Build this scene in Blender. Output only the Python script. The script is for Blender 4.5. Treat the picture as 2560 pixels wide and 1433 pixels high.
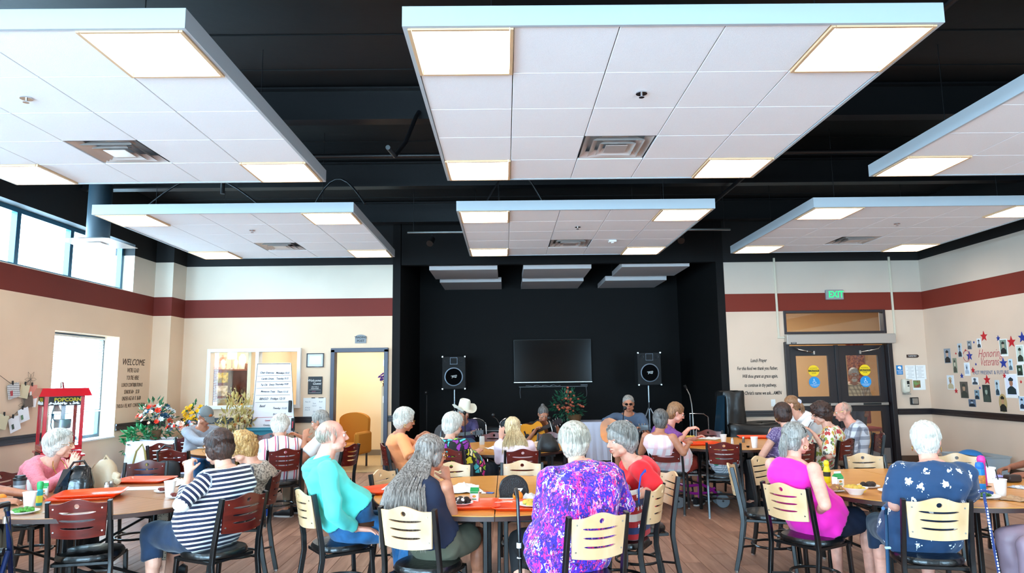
import bpy, bmesh, math, random
import numpy as np
from mathutils import Vector, Matrix, noise
rnd = random.Random(11)
SC = bpy.context.scene
for o in list(bpy.data.objects): bpy.data.objects.remove(o)
COL = SC.collection
R = math.radians

# ---------- camera ----------
cd = bpy.data.cameras.new('camera'); cam = bpy.data.objects.new('camera', cd); COL.objects.link(cam)
cd.sensor_width = 36; cd.lens = 24.327; cd.clip_end = 200
_p, _y, _r = .1315, .0108, -.0128
_f = Vector((math.sin(_y)*math.cos(_p), math.cos(_y)*math.cos(_p), math.sin(_p)))
_rt = Vector((math.cos(_y), -math.sin(_y), 0)); _up = _rt.cross(_f)
_r2 = _rt*math.cos(_r)+_up*math.sin(_r); _u2 = -_rt*math.sin(_r)+_up*math.cos(_r)
m = Matrix((_r2, _u2, -_f)).transposed().to_4x4(); m.translation = (0, 0, 1.6)
cam.matrix_world = m
SC.camera = cam
# ---------- sky and exposure ----------
W = bpy.data.worlds.new('sky'); SC.world = W; W.use_nodes = True
bg = W.node_tree.nodes['Background']; bg.inputs[0].default_value = (.50, .78, 1, 1); bg.inputs[1].default_value = 28.0
SC.view_settings.view_transform = 'Standard'; SC.view_settings.look = 'None'
SC.view_settings.gamma = 1; SC.view_settings.use_curve_mapping = False
SC.view_settings.exposure = 0.42
PANEL_W = 11.0      # light given by each ceiling panel

# ---------- materials ----------
def lin(c):
    if isinstance(c, str):
        c = [int(c[i:i+2], 16)/255 for i in (1, 3, 5)]
        return tuple(x/12.92 if x <= .04045 else ((x+.055)/1.055)**2.4 for x in c)+(1,)
    return tuple(c)[:3]+(1,)
MC = {}
class NT:
    def __init__(s, m): s.t = m.node_tree; s.b = s.t.nodes['Principled BSDF']
    def n(s, ty, **k):
        x = s.t.nodes.new('ShaderNode'+ty)
        for a, v in k.items():
            if hasattr(x, a) and not a.startswith('i_'): setattr(x, a, v)
            elif a.startswith('i_'):
                kk = a[2:]; kk = int(kk) if kk.isdigit() else kk.replace('_', ' ')
                x.inputs[kk].default_value = v
        return x
    def l(s, a, b): s.t.links.new(a, b)
    def ramp(s, stops, interp='LINEAR'):
        r = s.n('ValToRGB'); r.color_ramp.interpolation = interp; e = r.color_ramp.elements
        while len(e) < len(stops): e.new(.5)
        for x, (p, c) in zip(e, stops): x.position = p; x.color = lin(c)
        return r
    def math(s, op, a, b=None):
        x = s.n('Math', operation=op)
        for i, v in enumerate((a, b)):
            if v is None: continue
            if isinstance(v, (int, float)): x.inputs[i].default_value = v
            else: s.l(v, x.inputs[i])
        return x.outputs[0]
    def mix(s, f, a, b):
        x = s.n('MixRGB')
        for i, v in enumerate((f, a, b)):
            if isinstance(v, (int, float)): x.inputs[i].default_value = v
            elif isinstance(v, (tuple, str)): x.inputs[i].default_value = lin(v)
            else: s.l(v, x.inputs[i])
        return x.outputs[0]
    def bump(s, h, st, d=.01):
        b = s.n('Bump'); b.inputs['Strength'].default_value = st; b.inputs['Distance'].default_value = d
        s.l(h, b.inputs['Height']); s.l(b.outputs[0], s.b.inputs['Normal'])
def mat(name, col='#808080', rough=.5, metal=0, spec=.5, bump=None, var=None, trans=0, emit=0, alpha=1, coat=0, sheen=0, sss=0, space='Object', stretch=(1, 1, 1)):
    if name in MC: return MC[name]
    m = bpy.data.materials.new(name); m.use_nodes = True; MC[name] = m; t = NT(m); b = t.b; c = lin(col)
    b.inputs['Base Color'].default_value = c; b.inputs['Roughness'].default_value = rough
    b.inputs['Metallic'].default_value = metal; b.inputs['Specular IOR Level'].default_value = spec
    b.inputs['Transmission Weight'].default_value = trans; b.inputs['Alpha'].default_value = alpha
    b.inputs['Coat Weight'].default_value = coat; b.inputs['Sheen Weight'].default_value = sheen
    if sss: b.inputs['Subsurface Weight'].default_value = sss; b.inputs['Subsurface Radius'].default_value = (.02, .008, .004)
    if emit: b.inputs['Emission Color'].default_value = c; b.inputs['Emission Strength'].default_value = emit
    if bump or var:
        tc = t.n('TexCoord'); mp = t.n('Mapping'); mp.inputs['Scale'].default_value = stretch; t.l(tc.outputs[space], mp.inputs[0])
        if var:
            nz = t.n('TexNoise', i_Scale=var[0], i_Detail=3.0); t.l(mp.outputs[0], nz.inputs['Vector'])
            k = var[1]; lo = tuple(x*(1-k) for x in c[:3]); hi = tuple(min(1, x*(1+k)) for x in c[:3])
            rp = t.ramp([(.3, lo), (.7, hi)]); t.l(nz.outputs[0], rp.inputs[0]); t.l(rp.outputs[0], b.inputs['Base Color'])
        if bump:
            nb = t.n('TexNoise', i_Scale=bump[0], i_Detail=3.0); t.l(mp.outputs[0], nb.inputs['Vector']); t.bump(nb.outputs[0], bump[1], .01)
    return m
def newmat(name, rough=.6):
    m = bpy.data.materials.new(name); m.use_nodes = True; MC[name] = m; t = NT(m); t.b.inputs['Roughness'].default_value = rough
    return m, t
def coords(t, scale=(1, 1, 1), kind='Object', rot=(0, 0, 0)):
    tc = t.n('TexCoord'); mp = t.n('Mapping'); mp.inputs['Scale'].default_value = scale; mp.inputs['Rotation'].default_value = rot
    t.l(tc.outputs[kind], mp.inputs[0]); return mp.outputs[0]

# ---------- mesh builder ----------
def rotz(a): return Matrix.Rotation(a, 3, 'Z')
def frame(d, up=(0, 0, 1)):      # 3x3 whose z column is d
    d = Vector(d).normalized(); u = Vector(up)
    if abs(d.dot(u)) > .98: u = Vector((0, 1, 0)) if abs(d.y) < .9 else Vector((1, 0, 0))
    x = u.cross(d).normalized(); y = d.cross(x)
    return Matrix((x, y, d)).transposed()
class MB:
    def __init__(s): s.v = []; s.f = []; s.m = []; s.k = 0; s.M = None
    def add(s, vs, fs):
        b = len(s.v)
        for p in vs:
            p = Vector(p)
            if s.M is not None: p = s.M @ p
            s.v.append(p)
        for f in fs: s.f.append([b+i for i in f]); s.m.append(s.k)
        return s
    def box(s, c, d, rz=0, bev=0, Rm=None):
        c = Vector(c); h = [x/2 for x in d]; Rm = Rm if Rm is not None else rotz(rz)
        if not bev:
            vs = [c+Rm@Vector((sx*h[0], sy*h[1], sz*h[2])) for sx in (-1, 1) for sy in (-1, 1) for sz in (-1, 1)]
            return s.add(vs, [(0, 1, 3, 2), (4, 6, 7, 5), (0, 4, 5, 1), (2, 3, 7, 6), (0, 2, 6, 4), (1, 5, 7, 3)])
        vs = []; ix = {}
        for sx in (-1, 1):
            for sy in (-1, 1):
                for sz in (-1, 1):
                    for a in range(3):
                        q = [sx*(h[0]-bev), sy*(h[1]-bev), sz*(h[2]-bev)]; q[a] = (sx, sy, sz)[a]*h[a]
                        ix[(sx, sy, sz, a)] = len(vs); vs.append(c+Rm@Vector(q))
        fs = []
        for a in range(3):
            b1, b2 = [i for i in range(3) if i != a]
            for sg in (-1, 1):
                q = []
                for s1, s2 in ((-1, -1), (1, -1), (1, 1), (-1, 1)):
                    k = [0, 0, 0]; k[a] = sg; k[b1] = s1; k[b2] = s2; q.append(ix[(*k, a)])
                flip = (sg < 0) != (a == 1)
                fs.append(q[::-1] if flip else q)
        for a in range(3):            # edges along axis a
            b1, b2 = [i for i in range(3) if i != a]
            for s1 in (-1, 1):
                for s2 in (-1, 1):
                    def K(sa, ax): k = [0, 0, 0]; k[a] = sa; k[b1] = s1; k[b2] = s2; return ix[(*k, ax)]
                    fs.append([K(-1, b1), K(-1, b2), K(1, b2), K(1, b1)])
        for sx in (-1, 1):
            for sy in (-1, 1):
                for sz in (-1, 1): fs.append([ix[(sx, sy, sz, a)] for a in range(3)])
        return s.add(vs, fs)
    def cyl(s, p0, p1, r0, r1=None, n=12, caps=True):
        r1 = r0 if r1 is None else r1; p0 = Vector(p0); p1 = Vector(p1); F = frame(p1-p0)
        vs = []
        for p, r in ((p0, r0), (p1, r1)):
            for i in range(n):
                a = 2*math.pi*i/n; vs.append(p+F@Vector((r*math.cos(a), r*math.sin(a), 0)))
        fs = [(i, (i+1) % n, n+(i+1) % n, n+i) for i in range(n)]
        if caps: fs += [tuple(range(n))[::-1], tuple(range(n, 2*n))]
        return s.add(vs, fs)
    def tube(s, pts, r, n=8, closed=False, flat=1):
        pts = [Vector(p) for p in pts]; k = len(pts); rs = r if isinstance(r, (list, tuple)) else [r]*k; vs = []; prev = None
        for i, p in enumerate(pts):
            if closed: d = pts[(i+1) % k]-pts[i-1]
            else: d = pts[min(i+1, k-1)]-pts[max(i-1, 0)]
            if d.length < 1e-9: d = Vector((0, 0, 1))
            d.normalize()
            if prev is None: x = frame(d).col[0]
            else:
                x = prev-d*prev.dot(d)
                x = x.normalized() if x.length > 1e-6 else frame(d).col[0]
            y = d.cross(x); prev = x
            for j in range(n):
                a = 2*math.pi*j/n; vs.append(p+rs[i]*(x*math.cos(a)+y*math.sin(a)*flat))
        fs = []
        for i in range(k if closed else k-1):
            a, b = i*n, ((i+1) % k)*n
            fs += [(a+j, a+(j+1) % n, b+(j+1) % n, b+j) for j in range(n)]
        if not closed: fs += [tuple(range(n))[::-1], tuple(range((k-1)*n, k*n))]
        return s.add(vs, fs)
    def sph(s, c, r, n=12, m=8, Rm=None):
        if isinstance(r, (int, float)): r = (r, r, r)
        c = Vector(c); Rm = Rm or Matrix.Identity(3); vs = [c+Rm@Vector((0, 0, r[2]))]
        for i in range(1, m):
            t = math.pi*i/m
            for j in range(n):
                a = 2*math.pi*j/n; vs.append(c+Rm@Vector((r[0]*math.sin(t)*math.cos(a), r[1]*math.sin(t)*math.sin(a), r[2]*math.cos(t))))
        vs.append(c+Rm@Vector((0, 0, -r[2]))); L = len(vs)-1
        fs = [(0, 1+j, 1+(j+1) % n) for j in range(n)]
        for i in range(m-2):
            a = 1+i*n; b = a+n; fs += [(a+j, b+j, b+(j+1) % n, a+(j+1) % n) for j in range(n)]
        a = 1+(m-2)*n; fs += [(a+j, L, a+(j+1) % n) for j in range(n)]
        return s.add(vs, fs)
    def cap(s, p0, p1, r0, r1=None, n=12):      # capsule with tapered shaft
        r1 = r0 if r1 is None else r1
        p0 = Vector(p0); p1 = Vector(p1)
        if (p1-p0).length > 1e-5:
            F = frame(p1-p0); s.cyl(p0, p1, r0, r1, n); s.sph(p0, r0, n, 6, F); s.sph(p1, r1, n, 6, F)
        return s
    def lathe(s, prof, c=(0, 0, 0), n=20, Rm=None, caps=True):
        c = Vector(c); Rm = Rm or Matrix.Identity(3); vs = []; k = len(prof)
        for r, z in prof:
            for j in range(n):
                a = 2*math.pi*j/n; vs.append(c+Rm@Vector((r*math.cos(a), r*math.sin(a), z)))
        fs = []
        for i in range(k-1): fs += [(i*n+j, i*n+(j+1) % n, (i+1)*n+(j+1) % n, (i+1)*n+j) for j in range(n)]
        if caps:
            if prof[0][0] > 1e-4: fs.append(tuple(range(n))[::-1])
            if prof[-1][0] > 1e-4: fs.append(tuple(range((k-1)*n, k*n)))
        return s.add(vs, fs)
    def loft(s, secs, caps=True):
        n = len(secs[0]); vs = [p for q in secs for p in q]; fs = []
        for i in range(len(secs)-1): fs += [(i*n+j, i*n+(j+1) % n, (i+1)*n+(j+1) % n, (i+1)*n+j) for j in range(n)]
        if caps: fs += [tuple(range(n))[::-1], tuple(range((len(secs)-1)*n, len(secs)*n))]
        return s.add(vs, fs)
    def prism(s, poly, z0, z1, c=(0, 0, 0), Rm=None):
        c = Vector(c); Rm = Rm or Matrix.Identity(3); n = len(poly)
        vs = [c+Rm@Vector((x, y, z)) for z in (z0, z1) for x, y in poly]
        return s.add(vs, [tuple(range(n))[::-1], tuple(range(n, 2*n))]+[(i, (i+1) % n, n+(i+1) % n, n+i) for i in range(n)])
    def quad(s, a, b, c, d): return s.add([a, b, c, d], [(0, 1, 2, 3)])
    def mesh(s, name, mats, inv=None):
        me = bpy.data.meshes.new(name)
        vs = [inv@v for v in s.v] if inv is not None else s.v
        me.from_pydata(vs, [], s.f)
        mats = mats if isinstance(mats, (list, tuple)) else [mats]
        for x in mats: me.materials.append(x)
        if len(mats) > 1: me.polygons.foreach_set('material_index', s.m)
        return me
def link(name, me, parent=None):
    o = bpy.data.objects.new(name, me); COL.objects.link(o); o.parent = parent; return o
def inv_of(parent):
    if parent is None: return None
    M = Matrix.Identity(4); p = parent
    while p is not None: M = p.matrix_basis @ M; p = p.parent
    return M.inverted()
def fin(me, smooth=True, ang=40):
    bm = bmesh.new(); bm.from_mesh(me); bmesh.ops.recalc_face_normals(bm, faces=bm.faces); bm.to_mesh(me); bm.free()
    if smooth:
        me.polygons.foreach_set('use_smooth', [True]*len(me.polygons)); me.set_sharp_from_angle(angle=R(ang))
    return me
def put(mb, name, mats, parent=None, smooth=True, world=False, ang=40, label=None):
    me = fin(mb.mesh(name, mats, inv_of(parent) if world else None), smooth, ang)
    o = link(name, me, parent)
    if label: o['label'] = label
    return o
def thing(name, label, cat, loc=(0, 0, 0), rz=0, group=None):
    o = bpy.data.objects.new(name, None); COL.objects.link(o); o.empty_display_size = .1
    o.location = loc; o.rotation_euler = (0, 0, rz); o['label'] = label; o['category'] = cat
    if group: o['group'] = group
    return o
def tag(o, label, cat, group=None):
    o['label'] = label; o['category'] = cat
    if group: o['group'] = group
    return o
def struct(o): o['kind'] = 'structure'; return o
def dup(root, loc, rz, label, group=None):
    r = root.copy(); COL.objects.link(r); r.location = loc; r.rotation_euler = (0, 0, rz); r['label'] = label
    if group: r['group'] = group
    for ch in root.children:
        c = ch.copy(); COL.objects.link(c); c.parent = r
        for g in ch.children:
            d = g.copy(); COL.objects.link(d); d.parent = c
    return r
def curve_mesh(cu):
    o = bpy.data.objects.new('tmp', cu); COL.objects.link(o)
    dg = bpy.context.evaluated_depsgraph_get(); me = bpy.data.meshes.new_from_object(o.evaluated_get(dg))
    bpy.data.objects.remove(o); bpy.data.curves.remove(cu); return me
def text_mesh(body, size, shear=0, ext=.0008, off=0, space=1, sx=1, align='CENTER', lsp=1):
    cu = bpy.data.curves.new('t', 'FONT'); cu.body = body; cu.size = size; cu.shear = shear; cu.extrude = ext; cu.offset = off
    cu.space_character = space; cu.align_x = align; cu.align_y = 'CENTER'; cu.resolution_u = 2; cu.space_line = lsp
    me = curve_mesh(cu)
    if sx != 1:
        for v in me.vertices: v.co.x *= sx
    return me
def wall_text(body, size, pos, face, m, parent=None, name='lettering', **k):
    """flat lettering; face = direction it faces: '-y', '+x', '-x', '+z', '+y' or an angle about z"""
    me = text_mesh(body, size, **k); me.materials.clear(); me.materials.append(m)
    o = link(name, me, parent)
    if face == '+z': e = (0, 0, 0)
    else:
        a = {'-y': 0, '+x': R(90), '-x': R(-90), '+y': R(180)}.get(face, face); e = (R(90), 0, a)
    M = Matrix.Translation(pos) @ (Matrix.Rotation(e[2], 4, 'Z') @ Matrix.Rotation(e[0], 4, 'X'))
    iv = inv_of(parent)
    if iv is not None: M = iv @ M
    o.matrix_basis = M
    return o

# ---------- common materials ----------
def wall_mat(name, bands):
    m, t = newmat(name, .75); g = t.n('NewGeometry'); sp = t.n('SeparateXYZ'); t.l(g.outputs['Position'], sp.inputs[0])
    z = t.math('DIVIDE', sp.outputs[2], 6.0); r = t.ramp([(a/6.0, c) for a, c in bands], 'CONSTANT'); t.l(z, r.inputs[0])
    nz = t.n('TexNoise', i_Scale=1.3, i_Detail=2.0); t.l(g.outputs['Position'], nz.inputs['Vector'])
    hv = t.ramp([(.3, '#f6f6f6'), (.7, '#ffffff')]); t.l(nz.outputs[0], hv.inputs[0])
    x = t.n('MixRGB', blend_type='MULTIPLY', i_0=1.0); t.l(r.outputs[0], x.inputs[1]); t.l(hv.outputs[0], x.inputs[2]); t.l(x.outputs[0], t.b.inputs[0])
    nb = t.n('TexNoise', i_Scale=160.0, i_Detail=2.0); t.l(g.outputs['Position'], nb.inputs['Vector']); t.bump(nb.outputs[0], .15, .004)
    return m
BEIGE = '#e2bb96'; STR = '#6e1f12'; BLK = '#060506'
M_wall = wall_mat('painted wall with band', [(0, '#e4c6a8'), (2.73, STR), (3.07, '#e2d3c0'), (3.67, BLK)])  # paler tone above the band has cool light put into its colour
M_wallr = wall_mat('painted wall with band right', [(0, '#e0c5ae'), (2.73, '#7a220c'), (3.07, '#d2c2b2'), (3.64, BLK)])
M_black = mat('black painted drywall', '#060404', .7, spec=.25, bump=(120, .15), var=(1.2, .25), space='Object')
M_ceil = mat('black painted deck', '#0a0707', .6, var=(1.5, .5), bump=(8, .2))
M_pipe = mat('black pipe', '#141214', .4, bump=(30, .1))
M_rail = mat('dark chair rail wood', '#1f1417', .35, coat=.2)
M_base = mat('brown rubber baseboard', '#5b4334', .5)
M_white = mat('white satin paint', '#e9e9e6', .45)
M_cloudrim = mat('satin grey aluminium trim', '#b4bcc2', .5)
M_tile = mat('white acoustic tile', '#f6f7fa', .9, bump=(350, .3), var=(300, .05))
M_steel = mat('brushed steel', '#b9b7b2', .3, 1, bump=(60, .05))
M_chrome = mat('chrome', '#d0d2d6', .12, 1)
M_blackmet = mat('black powder coated steel', '#060607', .35, coat=.2)
M_vinyl = mat('black vinyl', '#0a0a0a', .3, bump=(40, .25), coat=.15)
M_blkpl = mat('black plastic', '#0a0a0b', .45)
M_glass = mat('clear glass', '#ffffff', .02, trans=1, spec=.5)
def thin_glass(name, col=(1, 1, 1), rough=.02, k=.12):
    m = bpy.data.materials.new(name); m.use_nodes = True; t = m.node_tree; t.nodes.clear()
    o = t.nodes.new('ShaderNodeOutputMaterial'); a = t.nodes.new('ShaderNodeBsdfTransparent'); b = t.nodes.new('ShaderNodeBsdfGlossy'); x = t.nodes.new('ShaderNodeMixShader')
    a.inputs[0].default_value = lin(col); b.inputs['Roughness'].default_value = rough; x.inputs[0].default_value = k
    t.links.new(a.outputs[0], x.inputs[1]); t.links.new(b.outputs[0], x.inputs[2]); t.links.new(x.outputs[0], o.inputs[0]); MC[name] = m; return m
M_pane = thin_glass('window pane', (.97, .99, 1), .02, .06)
M_foam = mat('white foam cup', '#f4f2ee', .6, sss=0)
M_paper = mat('white paper', '#eeeeec', .8)
M_tray = mat('orange red plastic tray', '#ff5018', .35, coat=.2, bump=(200, .05))
M_cloth = mat('white tablecloth', '#dcdcee', .85, bump=(6, .3))
def wood(name, c0, c1, scale=(3, 30, 3), rough=.35, coat=.25):
    m, t = newmat(name, rough); v = coords(t, scale); nz = t.n('TexNoise', i_Scale=3.0, i_Detail=6.0, i_Distortion=.6); t.l(v, nz.inputs['Vector'])
    r = t.ramp([(.3, c0), (.7, c1)]); t.l(nz.outputs[0], r.inputs[0]); t.l(r.outputs[0], t.b.inputs[0]); t.b.inputs['Coat Weight'].default_value = coat
    t.b.inputs['Coat Roughness'].default_value = .2; t.bump(nz.outputs[0], .05, .002); return m
M_maple = wood('natural maple veneer', '#d6ac7a', '#e6c49a', (3, 3, 1.0))
M_mahog = wood('mahogany stained veneer', '#4a0d07', '#6a170d', (2, 2, 8), .3, .4)
M_table = wood('honey maple laminate', '#d58b35', '#e3a04a', (.7, 8, 1), .28, .1)
M_table2 = wood('walnut brown laminate', '#9b6740', '#b27c52', (.7, 8, 1), .28, .1)
M_tedge = mat('dark table edging', '#3a1d12', .4)
def floor_mat(name, var):
    m, t = newmat(name, .42); oi = t.n('ObjectInfo'); tc = t.n('TexCoord'); mp = t.n('Mapping'); mp.inputs['Scale'].default_value = (9, .8, 1)
    g = t.n('NewGeometry'); t.l(g.outputs['Position'], mp.inputs[0])
    ad = t.n('VectorMath', operation='ADD'); t.l(mp.outputs[0], ad.inputs[0]); sc = t.n('VectorMath', operation='SCALE'); t.l(oi.outputs['Random'], sc.inputs[0]); sc.inputs[3].default_value = 37.0
    t.l(sc.outputs[0], ad.inputs[1])
    nz = t.n('TexNoise', i_Scale=2.2, i_Detail=8.0, i_Distortion=.5); t.l(ad.outputs[0], nz.inputs['Vector'])
    r = t.ramp([(.25, '#7c5545'), (.5, '#98705c'), (.75, '#b18a74')]); t.l(nz.outputs[0], r.inputs[0])
    hs = t.n('HueSaturation'); t.l(r.outputs[0], hs.inputs['Color'])
    vv = t.math('ADD', t.math('MULTIPLY', oi.outputs['Random'], var), 1-var/2); t.l(vv, hs.inputs['Value']); t.l(hs.outputs[0], t.b.inputs[0])
    t.bump(nz.outputs[0], .08, .003); return m
M_floor = floor_mat('wood plank vinyl', .3)
M_sub = mat('dark floor joint', '#4a3329', .7)
M_tan = mat('tan vinyl sheet floor', '#b49a70', .4, var=(20, .1))
M_warm = mat('warm cream wall paint', '#f0dab4', .8)
M_skin = [mat('skin light', '#d8a088', .5, sss=.08, bump=(70, .12), var=(18, .12)), mat('skin tan', '#b8785a', .5, sss=.08, bump=(70, .15), var=(18, .14)),
          mat('skin pink', '#df9f8a', .5, sss=.08, bump=(70, .12), var=(14, .18)), mat('skin brown', '#8a4f36', .5, sss=.05, bump=(60, .15), var=(18, .15))]
M_gold = mat('gold metal', '#c9a350', .25, 1)
M_lens = thin_glass('spectacle lens', (.95, .95, .95), .03, .15)
M_dlens = mat('dark lens', '#0c0808', .1)
M_eyew = mat('eye white', '#e0dcd4', .2); M_iris = mat('iris', '#20150f', .15); M_lip = mat('lip', '#a8544a', .45)
M_shoe = mat('dark shoe', '#15151a', .5); M_sole = mat('pale shoe sole', '#c8c8c8', .6)
M_denim = mat('blue denim', '#1c5c8e', .85, bump=(9, .5), var=(11, .35), sheen=.2)
M_ddenim = mat('dark denim', '#0d2540', .85, bump=(9, .5), var=(11, .3), sheen=.2)
def patt(name, fn, rough=.8, bump=(12, .35)):
    m, t = newmat(name, rough); c = fn(t); t.l(c, t.b.inputs[0]); t.b.inputs['Sheen Weight'].default_value = .15
    v = coords(t); nb = t.n('TexNoise', i_Scale=float(bump[0]), i_Detail=2.0); t.l(v, nb.inputs['Vector']); t.bump(nb.outputs[0], bump[1], .02)
    return m
def f_stripes(t):
    a = t.n('Attribute', attribute_name='along'); x = t.math('FRACT', t.math('MULTIPLY', a.outputs['Fac'], 1/.031))
    r = t.ramp([(0, '#0b1436'), (.58, '#e9e6e4')], 'CONSTANT'); t.l(x, r.inputs[0]); return r.outputs[0]
def f_splash(t):
    v = coords(t, (44, 44, 26)); nz = t.n('TexNoise', i_Scale=1.1, i_Detail=3.0); t.l(v, nz.inputs['Vector']); mx = t.n('MixRGB', i_0=.5); t.l(v, mx.inputs[1]); sc = t.n('VectorMath', operation='SCALE'); t.l(nz.outputs['Color'], sc.inputs[0]); sc.inputs[3].default_value = 6.0; t.l(sc.outputs[0], mx.inputs[2])
    vo = t.n('TexVoronoi', i_Scale=2.1); t.l(mx.outputs[0], vo.inputs['Vector']); s = t.n('SeparateColor'); t.l(vo.outputs['Color'], s.inputs[0])
    r = t.ramp([(0, '#2b1a9c'), (.28, '#4a22b8'), (.48, '#35105e'), (.6, '#8a2bc8'), (.72, '#e01f80'), (.86, '#e6dcf0'), (.93, '#f07ab4')], 'CONSTANT'); t.l(s.outputs[0], r.inputs[0]); return r.outputs[0]
def f_butter(t):
    v = coords(t, (1, 1, 1)); nz = t.n('TexNoise', i_Scale=9.0, i_Detail=2.0); t.l(v, nz.inputs['Vector']); ad = t.n('VectorMath', operation='MULTIPLY_ADD'); t.l(nz.outputs['Color'], ad.inputs[0]); ad.inputs[1].default_value = (.09, .09, .09); t.l(v, ad.inputs[2])
    e = t.n('TexVoronoi', feature='DISTANCE_TO_EDGE', i_Scale=15.0); t.l(ad.outputs[0], e.inputs['Vector']); vo = t.n('TexVoronoi', i_Scale=15.0); t.l(ad.outputs[0], vo.inputs['Vector'])
    s = t.n('SeparateColor'); t.l(vo.outputs['Color'], s.inputs[0])
    r = t.ramp([(0, '#060606'), (.3, '#9bd41a'), (.42, '#f2e03a'), (.52, '#e0258a'), (.66, '#f4e7b8'), (.78, '#3fb8c0'), (.88, '#8a2a92')], 'CONSTANT'); t.l(s.outputs[1], r.inputs[0])
    k = t.ramp([(0, (0, 0, 0)), (.09, (1, 1, 1))], 'CONSTANT'); t.l(e.outputs[0], k.inputs[0]); return t.mix(k.outputs[0], '#070707', r.outputs[0])
def f_flowers(base, fl, scale, thr, jit=1.0):
    def f(t):
        v = coords(t, (1, 1, .8)); nz = t.n('TexNoise', i_Scale=70.0, i_Detail=1.0); t.l(v, nz.inputs['Vector'])
        vo = t.n('TexVoronoi', i_Scale=scale, i_Randomness=jit); t.l(v, vo.inputs['Vector'])
        d = t.math('ADD', vo.outputs['Distance'], t.math('MULTIPLY', t.math('SUBTRACT', nz.outputs[0], .5), .75))
        k = t.math('LESS_THAN', d, thr); s = t.n('SeparateColor'); t.l(vo.outputs['Color'], s.inputs[0])
        if len(fl) == 1: c = fl[0]
        else:
            r = t.ramp([(i/len(fl), q) for i, q in enumerate(fl)], 'CONSTANT'); t.l(s.outputs[0], r.inputs[0]); c = r.outputs[0]
        return t.mix(k, base, c)
    return f
def f_bands(stops, freq, axis=0, attr=None):
    def f(t):
        if attr: x = t.n('Attribute', attribute_name=attr).outputs['Fac']
        else:
            s = t.n('SeparateXYZ'); t.l(coords(t), s.inputs[0]); x = s.outputs[axis]
        r = t.ramp(stops, 'CONSTANT'); t.l(t.math('FRACT', t.math('MULTIPLY', x, freq)), r.inputs[0]); return r.outputs[0]
    return f
def f_plaid(base, c1, c2, freq):
    def f(t):
        s = t.n('SeparateXYZ'); t.l(coords(t), s.inputs[0]); o = None
        a = t.math('LESS_THAN', t.math('FRACT', t.math('MULTIPLY', t.math('ADD', s.outputs[0], s.outputs[1]), freq)), .4)
        b = t.math('LESS_THAN', t.math('FRACT', t.math('MULTIPLY', s.outputs[2], freq)), .4)
        return t.mix(t.math('MULTIPLY', b, .55), t.mix(t.math('MULTIPLY', a, .6), base, c1), c2)
    return f
def f_mottle(c0, c1, sc):
    def f(t):
        nz = t.n('TexNoise', i_Scale=sc, i_Detail=5.0); t.l(coords(t), nz.inputs['Vector']); r = t.ramp([(.4, c0), (.58, c1)]); t.l(nz.outputs[0], r.inputs[0]); return r.outputs[0]
    return f
def f_dots(base, c, sc, thr):
    def f(t):
        vo = t.n('TexVoronoi', i_Scale=sc, i_Randomness=.15); t.l(coords(t), vo.inputs['Vector']); return t.mix(t.math('LESS_THAN', vo.outputs['Distance'], thr), base, c)
    return f
C = {
 'navystripe': patt('navy and white striped knit', f_stripes),
 'splash': patt('purple splash print', f_splash),
 'butterfly': patt('black butterfly print', f_butter),
 'navyfloral': patt('navy fabric with white sprigs', f_flowers('#12375c', ['#f2f4f4'], 11.5, .2)),
 'floral': patt('cream floral print', f_flowers('#e4dfc8', ['#b23a3a', '#8a9a3a', '#c9a23a', '#5a5a52', '#d5653a'], 24, .52)),
 'vstripe': patt('vertical striped blouse', f_bands([(0, '#f1ecef'), (.35, '#d9607e'), (.47, '#f6eef2'), (.6, '#54506e'), (.7, '#f0b9a0'), (.8, '#f3eef2')], 9.0, 0)),
 'plaid': patt('white and pink plaid', f_plaid('#efe8ea', '#efa9b0', '#f5c4c8', 8)),
 'bluplaid': patt('blue white plaid', f_plaid('#d4dae4', '#3c4560', '#46506c', 9)),
 'brnplaid': patt('brown plaid', f_plaid('#b9a27e', '#5a4a36', '#6b5a42', 14)),
 'dots': patt('purple dotted fabric', f_dots('#5a4672', '#d9c9e2', 62, .3)),
 'leopard': patt('grey speckled knit', f_mottle('#6d635c', '#c4b7a8', 60)),
 'leoskirt': patt('leopard print skirt', f_dots('#8b7765', '#17120f', 60, .32)),
 'pink': patt('pink lace knit', f_dots('#e8808c', '#b04a5c', 95, .2), .85, (60, .6)),
 'teal': mat('aqua jersey', '#55e0d6', .75, bump=(7, .5), var=(7, .1), sheen=.15),
 'magenta': mat('magenta jersey', '#f01cae', .75, bump=(6, .3), sheen=.15),
 'red': mat('red jersey', '#e20f1c', .75, bump=(6, .4), sheen=.15),
 'orange': mat('peach orange jersey', '#ff9c60', .8, bump=(8, .5), sheen=.15),
 'white': mat('white cotton', '#ece9e6', .8, bump=(8, .4)),
 'ltpink': mat('pale pink knit', '#ecd2da', .85, bump=(9, .4)),
 'grey': mat('heather grey cotton', '#9a9ba2', .85, bump=(8, .4), var=(90, .1)),
 'black': mat('black cotton', '#131316', .85, bump=(9, .4)),
 'bluegrey': mat('slate blue polo', '#46566c', .8, bump=(9, .4)),
 'purpleshirt': mat('purple checked shirt', '#4a4168', .8, bump=(9, .4), var=(60, .25)),
 'purplecard': mat('purple cardigan', '#7a4488', .85, bump=(9, .5), var=(50, .2)),
 'lilac': mat('lilac cotton', '#b79ac0', .8, bump=(9, .5)),
 'khaki': mat('khaki cotton', '#8f8371', .85, bump=(7, .5)), 'mauve': mat('mauve satin trousers', '#9a8290', .45, bump=(6, .6)),
 'navy': mat('navy cotton', '#101a33', .85, bump=(9, .4)), 'coral': mat('coral cotton', '#d8503e', .8, bump=(9, .5)),
 'blkpant': mat('black trousers', '#0b0b0f', .8, bump=(9, .4)),
}
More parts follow.
